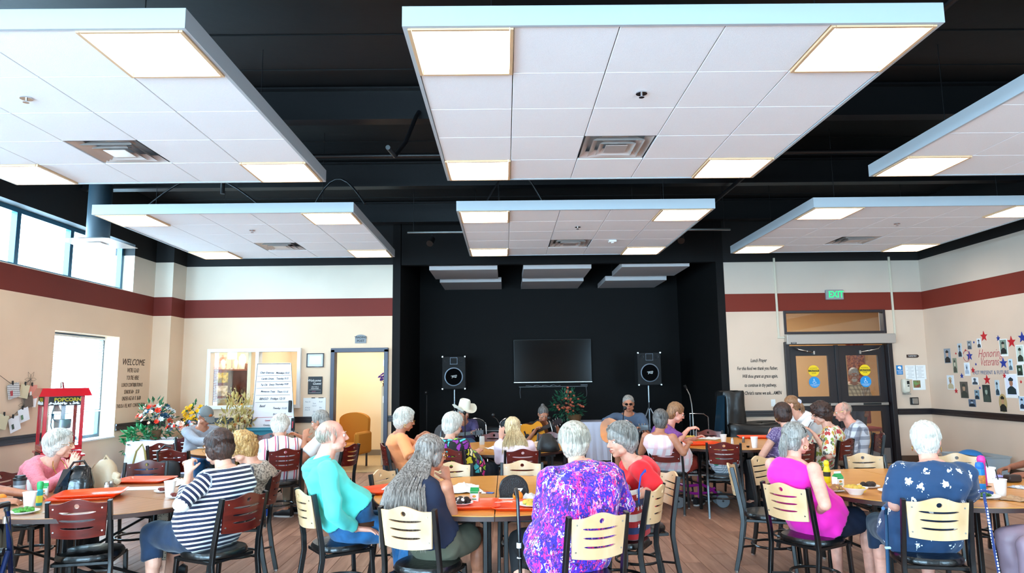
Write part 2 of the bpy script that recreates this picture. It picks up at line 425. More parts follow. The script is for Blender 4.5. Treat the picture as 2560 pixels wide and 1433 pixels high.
def hairmat(name, c0, c1):
    m, t = newmat(name, .5); v = coords(t, (90, 90, 9)); nz = t.n('TexNoise', i_Scale=1.0, i_Detail=3.0, i_Distortion=.8); t.l(v, nz.inputs['Vector'])
    r = t.ramp([(.32, c0), (.68, c1)]); t.l(nz.outputs[0], r.inputs[0]); t.l(r.outputs[0], t.b.inputs[0]); t.bump(nz.outputs[0], .6, .008); return m
H = {'white': hairmat('white hair', '#aaa194', '#e6e0d6'), 'grey': hairmat('grey hair', '#5d5852', '#a8a29a'), 'dgrey': hairmat('dark grey hair', '#2e2a29', '#75706c'),
     'blond': hairmat('blond hair', '#a8835a', '#e9d3a6'), 'curl': hairmat('golden curls', '#8c5f30', '#d9ac6c'), 'brown': hairmat('dark brown hair', '#1c0e0a', '#4a2a1e'),
     'mid': hairmat('light brown hair', '#6b442a', '#a87a52'), 'lgrey': hairmat('ashy grey hair', '#857a6c', '#cfc5b4'), 'streak': hairmat('grey brown long hair', '#42362f', '#a09389')}

# ---------- room shell ----------
XL, XR, YW, YB, YS, ZC = -6.09, 7.62, 12.5, -4.5, 15.4, 4.75
def sbox(name, c, d, m, parent=None):
    b = MB(); b.box(c, d); return struct(put(b, name, m, parent, False))
fl = sbox('floor', (.7, 5.6, -.06), (15, 20.6, .1), M_sub)
# vinyl planks running away from the camera: the 300 that show largest are separate pieces
pw, pl = .152, 1.02; allp = []
for i in range(-41, 53):
    off = (i*.37) % 1*pl
    for j in range(-1, 19):
        x0 = i*pw; y0 = -off+j*pl-.2
        if x0 < XL or x0+pw > XR: continue
        y1 = min(y0+pl, 12.42)
        if y0 > 12.3 or y1 < -.5: continue
        allp.append((x0, y0, y1))
def seen(p):
    x, y = p[0]+pw/2, (p[1]+p[2])/2
    if y < 5.2: return 99+y
    return (abs(x)/y > .76)*50+y
allp.sort(key=seen)
pm = MB(); pm.box((0, 0, 0), (pw-.003, pl-.003, .01), bev=.0015); pme = fin(pm.mesh('plank', M_floor), False)
for k, (x0, y0, y1) in enumerate(allp[:300]):
    o = link('plank', pme, fl); o.location = (x0+pw/2, (y0+y1)/2, -.005+((k*7) % 3)*.0003)
    if y1-y0 < pl-.01: o.scale.y = (y1-y0)/pl
st = MB()
for x0, y0, y1 in allp[300:]: st.box((x0+pw/2, (y0+y1)/2, -.005), (pw-.003, y1-y0-.003, .01))
o = put(st, 'plank', M_floor, fl, False); o['kind'] = 'stuff'
sbox('floor_stage', (1, 13.95, -.05), (5.9, 2.95, .1), mat('dark stage floor', '#241a18', .4))
sbox('floor_trading_room', (-3.2, 14.4, -.045), (3, 3.9, .1), M_tan); 
# walls -------------------------------------------------
def wall_y(name, x0, x1, y, th, holes, m, z1=ZC):      # wall facing -y with rectangular holes (xa,xb,za,zb)
    b = MB(); xs = sorted({x0, x1, *[h[0] for h in holes], *[h[1] for h in holes]}); zs = sorted({0, z1, *[h[2] for h in holes], *[h[3] for h in holes]})
    for i in range(len(xs)-1):
        for j in range(len(zs)-1):
            cx, cz = (xs[i]+xs[i+1])/2, (zs[j]+zs[j+1])/2
            if any(h[0] < cx < h[1] and h[2] < cz < h[3] for h in holes): continue
            b.box((cx, y+th/2, cz), (xs[i+1]-xs[i], th, zs[j+1]-zs[j]))
    return struct(put(b, name, m, None, False))
def wall_x(name, y0, y1, x, th, holes, m, z1=ZC):
    b = MB(); ys = sorted({y0, y1, *[h[0] for h in holes], *[h[1] for h in holes]}); zs = sorted({0, z1, *[h[2] for h in holes], *[h[3] for h in holes]})
    for i in range(len(ys)-1):
        for j in range(len(zs)-1):
            cy, cz = (ys[i]+ys[i+1])/2, (zs[j]+zs[j+1])/2
            if any(h[0] < cy < h[1] and h[2] < cz < h[3] for h in holes): continue
            b.box((x+th/2, cy, cz), (th, ys[i+1]-ys[i], zs[j+1]-zs[j]))
    return struct(put(b, name, m, None, False))
OW = (-5.27, -3.69, 1.16, 2.14)           # interior office window
DT = (-3.06, -2.15, 0, 2.12)              # open door to the side room
DD = (5.10, 6.90, 0, 2.14)                # double door
TW = (5.10, 6.88, 2.36, 2.71)             # transom above it
wall_y('wall_back_left', -6.3, -1.9, YW, .14, [OW, DT], M_wall)
wall_y('wall_back_right', 3.88, 9.1, YW, .14, [DD, TW], M_wallr)
LW = (9.42, 11.0, .78, 2.32)              # low window in the left wall
CL = (1.2, 11.3, 3.08, 3.86)              # clerestory band
L2 = (5.2, 6.8, .78, 2.32); L3 = (1.0, 2.6, .78, 2.32); L4 = (-3.2, -.2, .4, 2.9)
wall_x('wall_left', -4.6, 12.5, XL-.32, .32, [LW, CL, L3, L4], M_wall)
wall_x('wall_right', -4.6, 12.5, XR, .14, [], M_wallr)
sbox('wall_column_left', (-5.94, 12.25, ZC/2), (.32, .5, ZC), M_wall)
wall_y('wall_behind_camera', -6.3, 7.9, YB-.14, .14, [(-5.7, -.3, .3, 3.3), (4.75, 7.3, .3, 3.3)], M_wall)
b = MB(); b.box((.8, 5.5, ZC+.06), (14.6, 21, .12)); ceil = struct(put(b, 'ceiling', M_ceil, None, False))
# stage alcove
sbox('wall_stage_back', (1, YS+.07, ZC/2), (6.1, .14, ZC), M_black)
sbox('wall_stage_left', (-1.965, 13.945, ZC/2), (.14, 2.9, ZC), M_black)
sbox('wall_stage_right', (3.945, 13.945, ZC/2), (.14, 2.9, ZC), M_black)
b = MB(); b.box((1, YW+.07, 4.2), (5.76, .14, 1.06)); struct(put(b, 'wall_stage_header', M_black, None, False))
# side rooms
sbox('wall_trading_back', (-3.3, 15.2, 1.4), (2.7, .1, 2.8), M_warm); sbox('wall_trading_left', (-4.62, 13.9, 1.4), (.06, 2.6, 2.8), M_warm)
sbox('wall_office_back', (-5.2, 15.0, 1.4), (2.2, .1, 2.8), M_warm); sbox('wall_office_left', (-6.3, 13.8, 1.4), (.1, 2.4, 2.8), M_warm)
sbox('ceiling_side_rooms', (-4.2, 13.9, 2.85), (4.4, 2.5, .08), M_white); sbox('floor_office', (-5.4, 13.9, -.05), (1.5, 2.7, .1), M_tan)
sbox('trim_side_room_base', (-3.3, 15.13, .06), (2.5, .03, .12), mat('grey rubber base', '#7d7466', .5))
sbox('wall_lobby_back', (6.6, 16.6, 1.7), (5.2, .1, 3.4), mat('lobby tan paint', '#d9b07a', .8)); sbox('wall_lobby_right', (9.1, 14.6, 1.7), (.1, 4, 3.4), mat('lobby brown paint', '#8a6b50', .8))
sbox('wall_lobby_left', (4.1, 14.6, 1.7), (.1, 4, 3.4), mat('lobby tan paint')); sbox('ceiling_lobby', (6.6, 14.6, 3.3), (5.1, 4, .08), M_white); sbox('floor_lobby', (6.6, 14.6, -.05), (5.1, 4.1, .1), M_tan)
def lamp(name, x, y, z, sx, sy, watts, col=(1, .93, .82)):
    l = bpy.data.lights.new(name, 'AREA'); l.shape = 'RECTANGLE'; l.size = sx; l.size_y = sy; l.energy = watts; l.color = col
    o = bpy.data.objects.new(name, l); COL.objects.link(o); o.location = (x, y, z); return o
SIDE = [('office_lamp', -5.2, 13.9, 2.74, 1, 1, 40, 'flush office ceiling light behind the interior window'), ('side_room_lamp', -3.2, 13.9, 2.74, 1.2, 1.2, 48, 'flush ceiling light inside the side room'), ('lobby_lamp', 6.1, 14.4, 3.2, 1.5, 1.5, 75, 'lobby ceiling light beyond the double doors')]
for n_, x, y, z, sx, sy, w, lb in SIDE:
    b = MB(); b.box((0, 0, .02), (sx, sy, .04), bev=.01); o = put(b, 'ceiling_light', M_white); o.location = (x, y, z+.03); tag(o, lb, 'light'); lamp(n_, x, y, z, sx*.9, sy*.9, w)
for nm, x, y, z, sx, sz, ang in (('portal', XL-.3, 6.2, 3.47, 10.1, .78, -90), ):
    pass
def portal(x, y, z, sx, sy, rot):
    l = bpy.data.lights.new('portal', 'AREA'); l.shape = 'RECTANGLE'; l.size = sx; l.size_y = sy; l.cycles.is_portal = True
    o = bpy.data.objects.new('portal', l); COL.objects.link(o); o.location = (x, y, z); o.rotation_euler = rot
portal(XL-.3, 6.25, 3.47, .78, 10.1, (0, R(-90), 0)); portal(XL-.3, 10.2, 1.55, 1.54, 1.58, (0, R(-90), 0)); portal(XL-.3, 1.8, 1.55, 1.54, 1.6, (0, R(-90), 0)); portal(XL-.3, -1.7, 1.65, 2.5, 3, (0, R(-90), 0))
for xc, wx in ((-3.0, 5.4), (6.02, 2.55)): portal(xc, YB-.1, 1.8, wx, 3, (R(90), 0, 0))
# chair rails and baseboards
def rail(name, p0, p1, z=.915, h=.11, th=.03, m=None, nrm=(0, -1)):
    b = MB(); v = Vector(p1)-Vector(p0); a = math.atan2(v.y, v.x); c = (Vector(p0)+Vector(p1))/2; n = Vector(nrm)
    for dz, hh, t in ((0, h*.5, th*.6), (h*.33, h*.3, th), (-h*.33, h*.3, th*.9)): b.box((c.x+n.x*t/2, c.y+n.y*t/2, z+dz), (v.length, t, hh), rz=a, bev=.004)
    return struct(put(b, name, m or M_rail, None, False))
rail('trim_1', (-5.75, YW), (-3.10, YW)); rail('trim_2', (-2.10, YW), (-1.9, YW)); rail('trim_3', (3.88, YW), (5.0, YW)); rail('trim_4', (7.0, YW), (XR, YW))
rail('trim_5', (XL, 11.02), (XL, 12.0), nrm=(1, 0)); rail('trim_6', (XL, 2.8), (XL, 9.38), nrm=(1, 0)); rail('trim_7', (XR, -4), (XR, YW), nrm=(-1, 0)); rail('trim_8', (XL, 12.0), (-5.78, 12.0)); 
for nm, p0, p1, n in (('baseboard_back_left', (-5.78, YW), (-3.12, YW), (0, -1)), ('baseboard_stage_side', (-2.1, YW), (-1.9, YW), (0, -1)), ('baseboard_back_right', (3.88, YW), (5.0, YW), (0, -1)), ('baseboard_back_corner', (7.0, YW), (XR, YW), (0, -1)), ('baseboard_left', (XL, -4), (XL, 12), (1, 0)), ('baseboard_right', (XR, -4), (XR, YW), (-1, 0))):
    b = MB(); v = Vector(p1)-Vector(p0); a = math.atan2(v.y, v.x); c = (Vector(p0)+Vector(p1))/2; b.box((c.x+n[0]*.008, c.y+n[1]*.008, .075), (v.length, .014, .15), rz=a, bev=.003); struct(put(b, nm, M_base, None, False))
# low window
M_wfr = mat('dark bronze frame with glow tint', '#1d4356', .4)  # blue daylight glow is put into the bronze frame colour
def frame_x(name, y0, y1, z0, z1, x, mull=(), d=.06, w=.055, m=M_wfr, pane=M_pane):
    b = MB(); ym = (y0+y1)/2; zm = (z0+z1)/2
    b.box((x, y0+w/2, zm), (d, w, z1-z0)); b.box((x, y1-w/2, zm), (d, w, z1-z0)); b.box((x, ym, z0+w/2), (d, y1-y0-2*w, w)); b.box((x, ym, z1-w/2), (d, y1-y0-2*w, w))
    for y in mull: b.box((x, y, zm), (d, w*1.3, z1-z0-2*w))
    o = struct(put(b, name, m, None, False)); ys = [y0, *mull, y1]
    for a, c in zip(ys[:-1], ys[1:]):
        g = MB(); g.box((x-.01, (a+c)/2, zm), (.006, c-a-.05, z1-z0-.05)); put(g, 'pane', pane, o, False)
    return o
w1 = frame_x('window_1', 9.42, 11.0, .78, 2.32, XL-.26, (), w=.05)
b = MB(); b.box((0, 0, 0), (.018, 1.42, .003)); sl = fin(b.mesh('slat', mat('white blind slat', '#f2f2f4', .6)), False)
bl = thing('window_blind', 'white horizontal blind drawn most of the way down the low left window', 'blind', (XL-.2, 10.21, 2.27))
for i in range(44): o = link('slat', sl, bl); o.location = (0, 0, -.025-i*.024); o.rotation_euler = (0, R(58), 0)
b = MB(); b.box((0, 0, .012), (.04, 1.44, .03), bev=.004); put(b, 'headrail', M_white, bl, False); b = MB(); b.box((0, 0, -1.09), (.022, 1.44, .016), bev=.003); put(b, 'bottom_rail', M_white, bl, False)
sbox('trim_9', (XL-.12, 10.21, .775), (.28, 1.58, .02), M_white)
w2 = frame_x('window_2', 1.2, 11.3, 3.08, 3.86, XL-.22, (2.5, 3.75, 5.0, 6.3, 7.55, 8.82, 9.93), w=.06, d=.08, m=mat('window frame with blue glow tint', '#22546c', .4))  # clerestory frame colour carries the blue glow of the daylight
frame_x('window_3', 1.0, 2.6, .78, 2.32, XL-.26); frame_x('window_4', -3.2, -.2, .4, 2.9, XL-.26, (-1.7,))
def frame_y(name, x0, x1, z0, z1, y, mull=(), d=.06, w=.05, m=M_white, pane=M_pane, noframe=False):
    b = MB(); xm = (x0+x1)/2; zm = (z0+z1)/2
    b.box((x0+w/2, y, zm), (w, d, z1-z0), bev=.003); b.box((x1-w/2, y, zm), (w, d, z1-z0), bev=.003); b.box((xm, y, z0+w/2), (x1-x0-2*w, d, w), bev=.003); b.box((xm, y, z1-w/2), (x1-x0-2*w, d, w), bev=.003)
    for x in mull: b.box((x, y, zm), (w, d, z1-z0-2*w), bev=.003)
    o = struct(put(b, name, m, None, False)); xs = [x0, *mull, x1]
    for a, c in zip(xs[:-1], xs[1:]):
        g = MB(); g.box(((a+c)/2, y+.01, zm), (c-a-w, .006, z1-z0-w)); put(g, 'pane', pane, o, False)
    return o
for i, (a, c) in enumerate(((-5.7, -.3), (4.75, 7.3))): frame_y('window_%d' % (5+i), a, c, .3, 3.3, YB-.07, ((a+c)/2,), m=M_wfr)
frame_y('window_7', -5.31, -3.65, 1.12, 2.18, YW+.01, (-4.42,), d=.18, w=.06); frame_y('window_8', 5.06, 6.92, 2.32, 2.75, YW+.05, (), d=.14, w=.045, m=mat('dark transom frame', '#2a2024', .4))
# metal door frame of the side room and the door standing open inside
M_slate = mat('slate painted door frame', '#3b3d4e', .4)
b = MB()
for x in (-3.08, -2.13): b.box((x, YW+.02, 1.07), (.07, .2, 2.14), bev=.004)
b.box((-2.605, YW+.02, 2.13), (1.02, .2, .075), bev=.004); fr = struct(put(b, 'trim_10', M_slate, None, False))
dr = MB(); dr.box((-2.165, YW+.55, 1.04), (.045, .88, 2.04), bev=.003); d1 = struct(put(dr, 'door_1', mat('cream painted door', '#cdb999', .5), None, False))
for z in (1.9, 1.25, .3): b = MB(); b.box((-2.178, YW+.02, z), (.012, .1, .11)); b.cyl((-2.175, YW+.12, z-.055), (-2.175, YW+.12, z+.055), .009, n=8); put(b, 'hinge', M_steel, d1)
# ---------- double door ----------
M_dd = mat('dark brown steel door', '#191014', .4, coat=.1)
b = MB()
for x in (5.07, 6.93): b.box((x, YW+.03, 1.09), (.08, .2, 2.18), bev=.005)
b.box((6.0, YW+.03, 2.16), (1.9, .2, .06), bev=.005); b.box((6.0, YW+.06, 1.06), (.06, .08, 2.12), bev=.004); struct(put(b, 'trim_11', M_dd, None, False))
for i, x0 in enumerate((5.12, 6.03)):
    b = MB(); x1 = x0+.85; y = YW+.07; xa, xb = x0+.14, x1-.13
    for (u0, u1, v0, v1) in ((x0, xa, .01, 2.11), (xb, x1, .01, 2.11), (xa, xb, 1.93, 2.11), (xa, xb, .93, 1.2), (xa, xb, .01, .28)): b.box(((u0+u1)/2, y, (v0+v1)/2), (u1-u0, .045, v1-v0))
    d = struct(put(b, 'door_%d' % (2+i), M_dd, None, False))
    for v0, v1 in ((1.2, 1.93), (.28, .93)): g = MB(); g.box(((xa+xb)/2, y, (v0+v1)/2), (xb-xa, .008, v1-v0)); put(g, 'pane', M_pane, d, False)
    g = MB(); g.box(((x0+x1)/2, y-.07, 1.06), (.80, .03, .055), bev=.006)
    for xx in (x0+.05, x1-.05): g.box((xx, y-.045, 1.06), (.06, .05, .06), bev=.004)
    put(g, 'push_bar', M_steel, d, False); g = MB(); g.box(((x0+x1)/2+.1, y-.087, 1.06), (.32, .006, .035)); put(g, 'bar_insert', M_blkpl, d, False)
    g = MB(); g.box(((x0+x1)/2, y-.025, .15), (.78, .003, .26)); put(g, 'kick_plate', mat('grey kick plate', '#8d8580', .35, .6), d, False)
    g = MB(); sx = 1 if i == 0 else -1; px = x0+.1 if i == 0 else x1-.1; pts = [(px, y-.09, 2.09), (px+sx*.06, y-.12, 2.04), (px+sx*.22, y-.11, 2.01), (px+sx*.36, y-.05, 1.985)]; g.tube(pts, .011, 6); g.sph(pts[2], .018, 8, 6); g.box(pts[3], (.03, .03, .06)); put(g, 'door_closer_arm', M_steel, d)
    cxs = (x0+x1)/2+(.04 if i else .02)
    for zc, colr, nm in ((1.66, '#f5cf10', 'caution_sticker'), (1.455, '#1f8fd0', 'access_sticker')):
        g = MB(); g.cyl((cxs, y-.032, zc), (cxs, y-.0285, zc), .1, n=32); so = put(g, nm, mat(nm.replace('_', ' '), colr, .5), d, label='round yellow caution decal' if zc > 1.6 else 'round blue wheelchair decal')
        if zc > 1.6:
            g = MB(); g.box((cxs, y-.033, zc), (.19, .002, .036)); put(g, 'stripe', M_blkpl, so, False); wall_text('CAUTION', .037, (cxs, y-.0345, zc), '-y', mat('yellow print', '#f5cf10', .5), so)
            wall_text('AUTOMATIC', .024, (cxs, y-.033, zc+.045), '-y', M_blkpl, so); wall_text('DOOR', .026, (cxs, y-.033, zc-.042), '-y', M_blkpl, so)
        else:
            wall_text('ACTIVATE SWITCH', .018, (cxs, y-.033, zc-.045), '-y', M_paper, so); wall_text('TO OPERATE', .018, (cxs, y-.033, zc-.066), '-y', M_paper, so)
            g = MB(); yy = y-.033; g.sph((cxs-.006, yy, zc+.052), (.009, .002, .009), 8, 6); g.tube([(cxs-.006, yy, zc+.04), (cxs-.002, yy, zc+.008), (cxs+.022, yy, zc+.006), (cxs+.03, yy, zc-.022)], .004, 4); g.tube([(cxs-.004, yy, zc+.027), (cxs+.014, yy, zc+.024)], .003, 4); g.tube([(cxs-.004+.024*math.cos(a), yy, zc+.0+.024*math.sin(a)) for a in [R(120+i2*25) for i2 in range(9)]], .003, 4); put(g, 'wheelchair_symbol', M_paper, so)
ob = MB(); ob.box((6.03, YW-.07, 2.22), (1.96, .14, .17), bev=.006); oo = tag(put(ob, 'door_operator', mat('beige aluminium header', '#b5aaa0', .35, .3), None, False), 'long beige metal automatic operator box over the double doors', 'door operator')
b = MB(); b.box((5.16, YW-.142, 2.155), (.10, .006, .028)); n_ = put(b, 'nameplate', M_blkpl, oo, False); wall_text('STANLEY', .018, (5.16, YW-.1465, 2.155), '-y', M_paper, n_)
b = MB()
for x in (5.0, 5.35, 5.75): b.box((x, 15.9, 1.2), (.04, .3, 2.3))
for z in (.2, .75, 1.3, 1.85, 2.3): b.box((5.38, 15.9, z), (.78, .3, .04))
b.box((5.38, 16.06, 1.2), (.78, .02, 2.3)); tag(put(b, 'shelving_unit', mat('pale cream shelving', '#d9cfb4', .6), None, False), 'pale open shelving unit in the lobby behind the left door glass', 'shelf')
b = MB(); b.box((8.36, 16.53, 1.85), (.42, .02, .9)); tag(put(b, 'wall_hanging', patt('red woven pattern', f_mottle('#6b1418', '#b8643a', 26)), None, False), 'dark red woven hanging in the lobby behind the right door glass', 'tapestry')
b = MB(); b.box((7.5, 14.6, .46), (.45, .45, .08), bev=.02); b.box((7.5, 14.82, .8), (.45, .05, .5), bev=.02); lc = tag(put(b, 'lobby_chair', mat('dark red upholstery', '#7a1c22', .7), None, False), 'dark red lobby chair behind the lower right door glass', 'chair'); [put(MB().cyl((7.5+sx*.19, 14.6+sy*.19, 0), (7.5+sx*.19, 14.6+sy*.19, .43), .014, n=8), 'leg', M_blackmet, lc) for sx in (-1, 1) for sy in (-1, 1)]
# surface conduits
for nm, x, lb in (('conduit', 4.95, 'cream surface raceway running down the wall left of the double doors'), ('conduit', 7.05, 'cream surface raceway running down the wall right of the double doors')):
    b = MB(); b.box((x+(.0 if x < 6 else .02), YW-.012, 3.0), (.035, .024, 1.45), bev=.003); b.box((x+(.04 if x < 6 else -.03), YW-.012, 2.265), (.13, .024, .03), bev=.003); tag(put(b, nm, mat('cream raceway', '#d5cab4', .5), None, False), lb, 'conduit')
# exit sign
ex = MB(); ex.box((0, -.025, 0), (.32, .05, .18), bev=.006); ex = tag(put(ex, 'exit_sign', mat('grey sign housing', '#8f9191', .4), None, False), 'lit exit sign with green letters above the double doors', 'sign'); ex.location = (6.01, YW, 3.03)
wall_text('EXIT', .165, (6.03, YW-.052, 3.03), '-y', mat('lit green letter', '#14e070', .4, emit=.9), ex, sx=.82, off=.003)
# ---------- ceiling works: beams, duct, pipes ----------
for i, y in enumerate((-3.2, -.6, 2.0, 4.6, 7.2, 9.8, 12.1)):
    b = MB(); b.box((.76, y, ZC-.03), (13.7, .17, .02)); b.box((.76, y, ZC-.2), (13.7, .02, .34)); b.box((.76, y, ZC-.375), (13.7, .17, .02)); struct(put(b, 'beam', M_pipe, None, False))
b = MB()
for i in range(16): b.box((.76, 1.0+i*.72, ZC-.005), (13.7, .06, .012))
o = put(b, 'deck_rib', M_ceil, ceil, False); o['kind'] = 'stuff'
def pipe(pts, r, lb, m=None, nm='pipe', cat='pipe'): b = MB(); b.tube(pts, r, 10); return tag(put(b, nm, m or M_pipe), lb, cat)
pipe([(-6, 4.1, 4.28), (7.6, 4.1, 4.28)], .035, 'black sprinkler main crossing under the near ceiling beam')
pipe([(-6, 8.0, 4.25), (7.6, 8.0, 4.25)], .03, 'black pipe crossing between the two rows of ceiling clouds')
pipe([(3.3, 0, 4.3), (3.3, 12.4, 4.3)], .03, 'black conduit running away above the gap right of centre')
pipe([(-.9, 7.14, 4.45), (-.9, 6.9, 4.3), (-.98, 6.7, 3.95), (-1.05, 6.5, 3.75), (-1.05, 6.1, 3.7)], .022, 'short angled black sprinkler drop between the left and centre clouds')
pipe([(-3.2, 7.22, 4.5), (-3.2, 7.5, 4.3), (-3.2, 7.7, 3.95), (-3.2, 7.7, 3.72)], .025, 'black drop pipe above the back left cloud')
for k, (x0, y0, x1, y1, lb) in enumerate(((-4.6, 8.6, -3.0, 8.4, 'black flexible cable looping above the left end of the back left cloud'), (-2.6, 9.0, -1.7, 8.3, 'black looped cable above the right end of the back left cloud'), (-.2, 8.2, .5, 8.4, 'thin looped wire above the back centre cloud'))):
    pipe([(x0+(x1-x0)*t, y0+(y1-y0)*t, 3.74+.42*math.sin(math.pi*t)) for t in [i/10 for i in range(11)]], .012, lb, nm='cable', cat='cable')
def track(x, lb):
    t = thing('track_light', lb, 'light', (x, 10.9, 3.93)); b = MB(); b.box((0, 0, 0), (1.2, .035, .03), bev=.004); put(b, 'track', M_steel, t, False)
    b = MB(); b.cyl((-.2*1, 0, -.01), (-.2, 0, -.1), .01, n=8); b.cyl((-.2, .02, -.1), (-.23, -.1, -.2), .045, .055, 14); put(b, 'lamp_head', M_blkpl, t)
    for s in (-.5, .5): b = MB(); b.cyl((s, 0, .01), (s, 0, ZC-3.93), .006, n=6); put(b, 'hanger_rod', M_pipe, t)
track(-.95, 'track spotlight on a rail beside the left end of the back centre cloud'); track(3.05, 'track spotlight on a rail right of the back centre cloud')
# ---------- ceiling clouds ----------
CW = 3.10; T = .61; CH = .12
tb = MB(); tb.box((0, 0, 0), (T-.006, T-.006, .018), bev=.003); tile_me = fin(tb.mesh('ceiling_tile', M_tile), False)
# frosted light panel: rim + glowing diffuser
rb = MB()
for s in (-1, 1): rb.box((s*(T/2-.012), 0, .0), (.02, T-.008, .05)); rb.box((0, s*(T/2-.012), .0), (T-.05, .02, .05))
rb.box((0, 0, .024), (T-.05, T-.05, .003)); rim_me = fin(rb.mesh('light_panel', mat('cream light rim', '#d9b48c', .5)), False)
gm, gt = newmat('glowing diffuser', .5); gt.b.inputs['Base Color'].default_value = (.9, .9, .9, 1); gt.b.inputs['Emission Color'].default_value = (1, .955, .89, 1); gt.b.inputs['Emission Strength'].default_value = PANEL_W
gb = MB(); gb.box((0, 0, .012), (T-.045, T-.045, .006)); glow_me = fin(gb.mesh('diffuser', gm), False)
# square louvred air diffuser
db = MB()
for w, z in ((T-.03, -.002), (.44, -.012), (.31, -.02)):
    q = w/2; i = q-.055
    for s in range(4):
        Rm = rotz(R(90*s)); db.add([Rm@Vector(p) for p in ((-q, -q, z), (q, -q, z), (i, -i, z+.045), (-i, -i, z+.045))], [(0, 1, 2, 3)]); db.add([Rm@Vector(p) for p in ((-q, -q, z+.004), (q, -q, z+.004), (i, -i, z+.049), (-i, -i, z+.049))], [(0, 1, 2, 3)])
db.box((0, 0, -.012), (.19, .19, .006), bev=.002); db.lathe([(.09, .06), (.12, .09)], n=20, caps=False)
diff_me = fin(db.mesh('air_diffuser', mat('brushed aluminium diffuser', '#d5cdc8', .3, .35)), False)
spb = MB(); spb.cyl((0, 0, 0), (0, 0, -.008), .04, n=20); spb.cyl((0, 0, -.008), (0, 0, -.03), .008, n=8); spb.cyl((0, 0, -.03), (0, 0, -.034), .02, n=12); spr_me = fin(spb.mesh('sprinkler_head', M_chrome))
fb = MB(); fb.box((CW/2, .012, CH/2), (CW, .024, CH)); fb.box((CW/2, CW-.012, CH/2), (CW, .024, CH)); fb.box((.012, CW/2, CH/2), (.024, CW-.048, CH)); fb.box((CW-.012, CW/2, CH/2), (.024, CW-.048, CH)); fb.box((CW/2, CW/2, CH-.008), (CW-.04, CW-.04, .012))
frame_me = fin(fb.mesh('frame', M_cloudrim), False)
rods = MB(); rods.cyl((0, 0, CH), (0, 0, ZC-3.585), .004, n=6); rod_me = fin(rods.mesh('hanger_wire', M_pipe))
def cloud(x, y, lb, smoke=False):
    t = thing('ceiling_cloud', lb, 'ceiling panel', (x, y, 3.585), 0, 'suspended ceiling clouds'); link('frame', frame_me, t); 
    for wx in (.5, CW-.5):
        for wy in (.5, CW-.5): link('hanger_wire', rod_me, t).location = (wx, wy, 0)
    for i in range(5):
        for j in range(5):
            p = (.025+T/2+i*T, .025+T/2+j*T, .016)
            if i in (0, 4) and j in (0, 4): o = link('light_panel', rim_me, t); o.location = p; g = link('diffuser', glow_me, o)
            elif (i, j) == (2, 3): o = link('air_diffuser', diff_me, t); o.location = (p[0], p[1], .012)
            else: o = link('ceiling_tile', tile_me, t); o.location = p
    o = link('sprinkler_head', spr_me, t); o.location = (.025+T*2.5, .025+T*1.55, .006)
    if smoke:
        b = MB(); b.box((0, 0, -.018), (.11, .11, .03), bev=.008); b.cyl((0, 0, -.03), (0, 0, -.045), .03, .02, 14); o = put(b, 'smoke_detector', M_white, t, False); o.location = (.025+T*3.5, .025+T*3.1, .006)
    return t
for x, nx in ((-4.89, 'left'), (-.565, 'centre'), (3.72, 'right')):
    cloud(x, 3.70, 'large white suspended ceiling cloud with corner lights, near row, %s' % nx)
    cloud(x, 8.07, 'large white suspended ceiling cloud with corner lights, far row, %s' % nx, nx == 'centre')
    cloud(x, -.67, 'large white suspended ceiling cloud added unseen overhead as fill light, %s' % nx)  # unseen row continuing the grid, its lights added as fill from behind
# smaller plain baffles over the stage
sb = MB(); sb.box((0, 0, 0), (1.27, 1.2, .1), bev=.004); sbm = fin(sb.mesh('panel', mat('grey acoustic baffle', '#c9c4c4', .8)), False)
for (x, y, z, lb) in ((-.765, 13.35, 3.66, 'front left'), (.99, 13.35, 3.66, 'front middle'), (2.83, 13.35, 3.68, 'front right'), (-.7, 14.75, 3.62, 'rear left'), (1.0, 14.75, 3.62, 'rear middle'), (2.72, 14.75, 3.62, 'rear right')):
    t = thing('acoustic_baffle', 'plain grey white square baffle hanging over the stage, %s' % lb, 'ceiling panel', (x, y, z), 0, 'stage baffles'); link('panel', sbm, t)
    for sx in (-.4, .4): w = MB(); w.cyl((sx, 0, .05), (sx, 0, ZC-z), .004, n=6); put(w, 'hanger_wire', M_pipe, t)
# round duct with square diffuser near the clerestory
t = thing('duct_drop', 'round duct ending in a square diffuser beside the clerestory windows', 'duct', (-5.35, 9.0, 3.42)); b = MB(); b.cyl((0, 0, .05), (0, 0, ZC-3.42), .14, n=24); put(b, 'round_duct', mat('painted duct', '#20323c', .45), t); b = MB(); b.add([(-.35, -.35, 0), (.35, -.35, 0), (.35, .35, 0), (-.35, .35, 0), (-.14, -.14, .06), (.14, -.14, .06), (.14, .14, .06), (-.14, .14, .06)], [(0, 1, 5, 4), (1, 2, 6, 5), (2, 3, 7, 6), (3, 0, 4, 7)]); b.box((0, 0, -.004), (.2, .2, .006)); b.box((0, 0, .004), (.68, .68, .004)); put(b, 'air_diffuser', diff_me.materials[0], t, False)

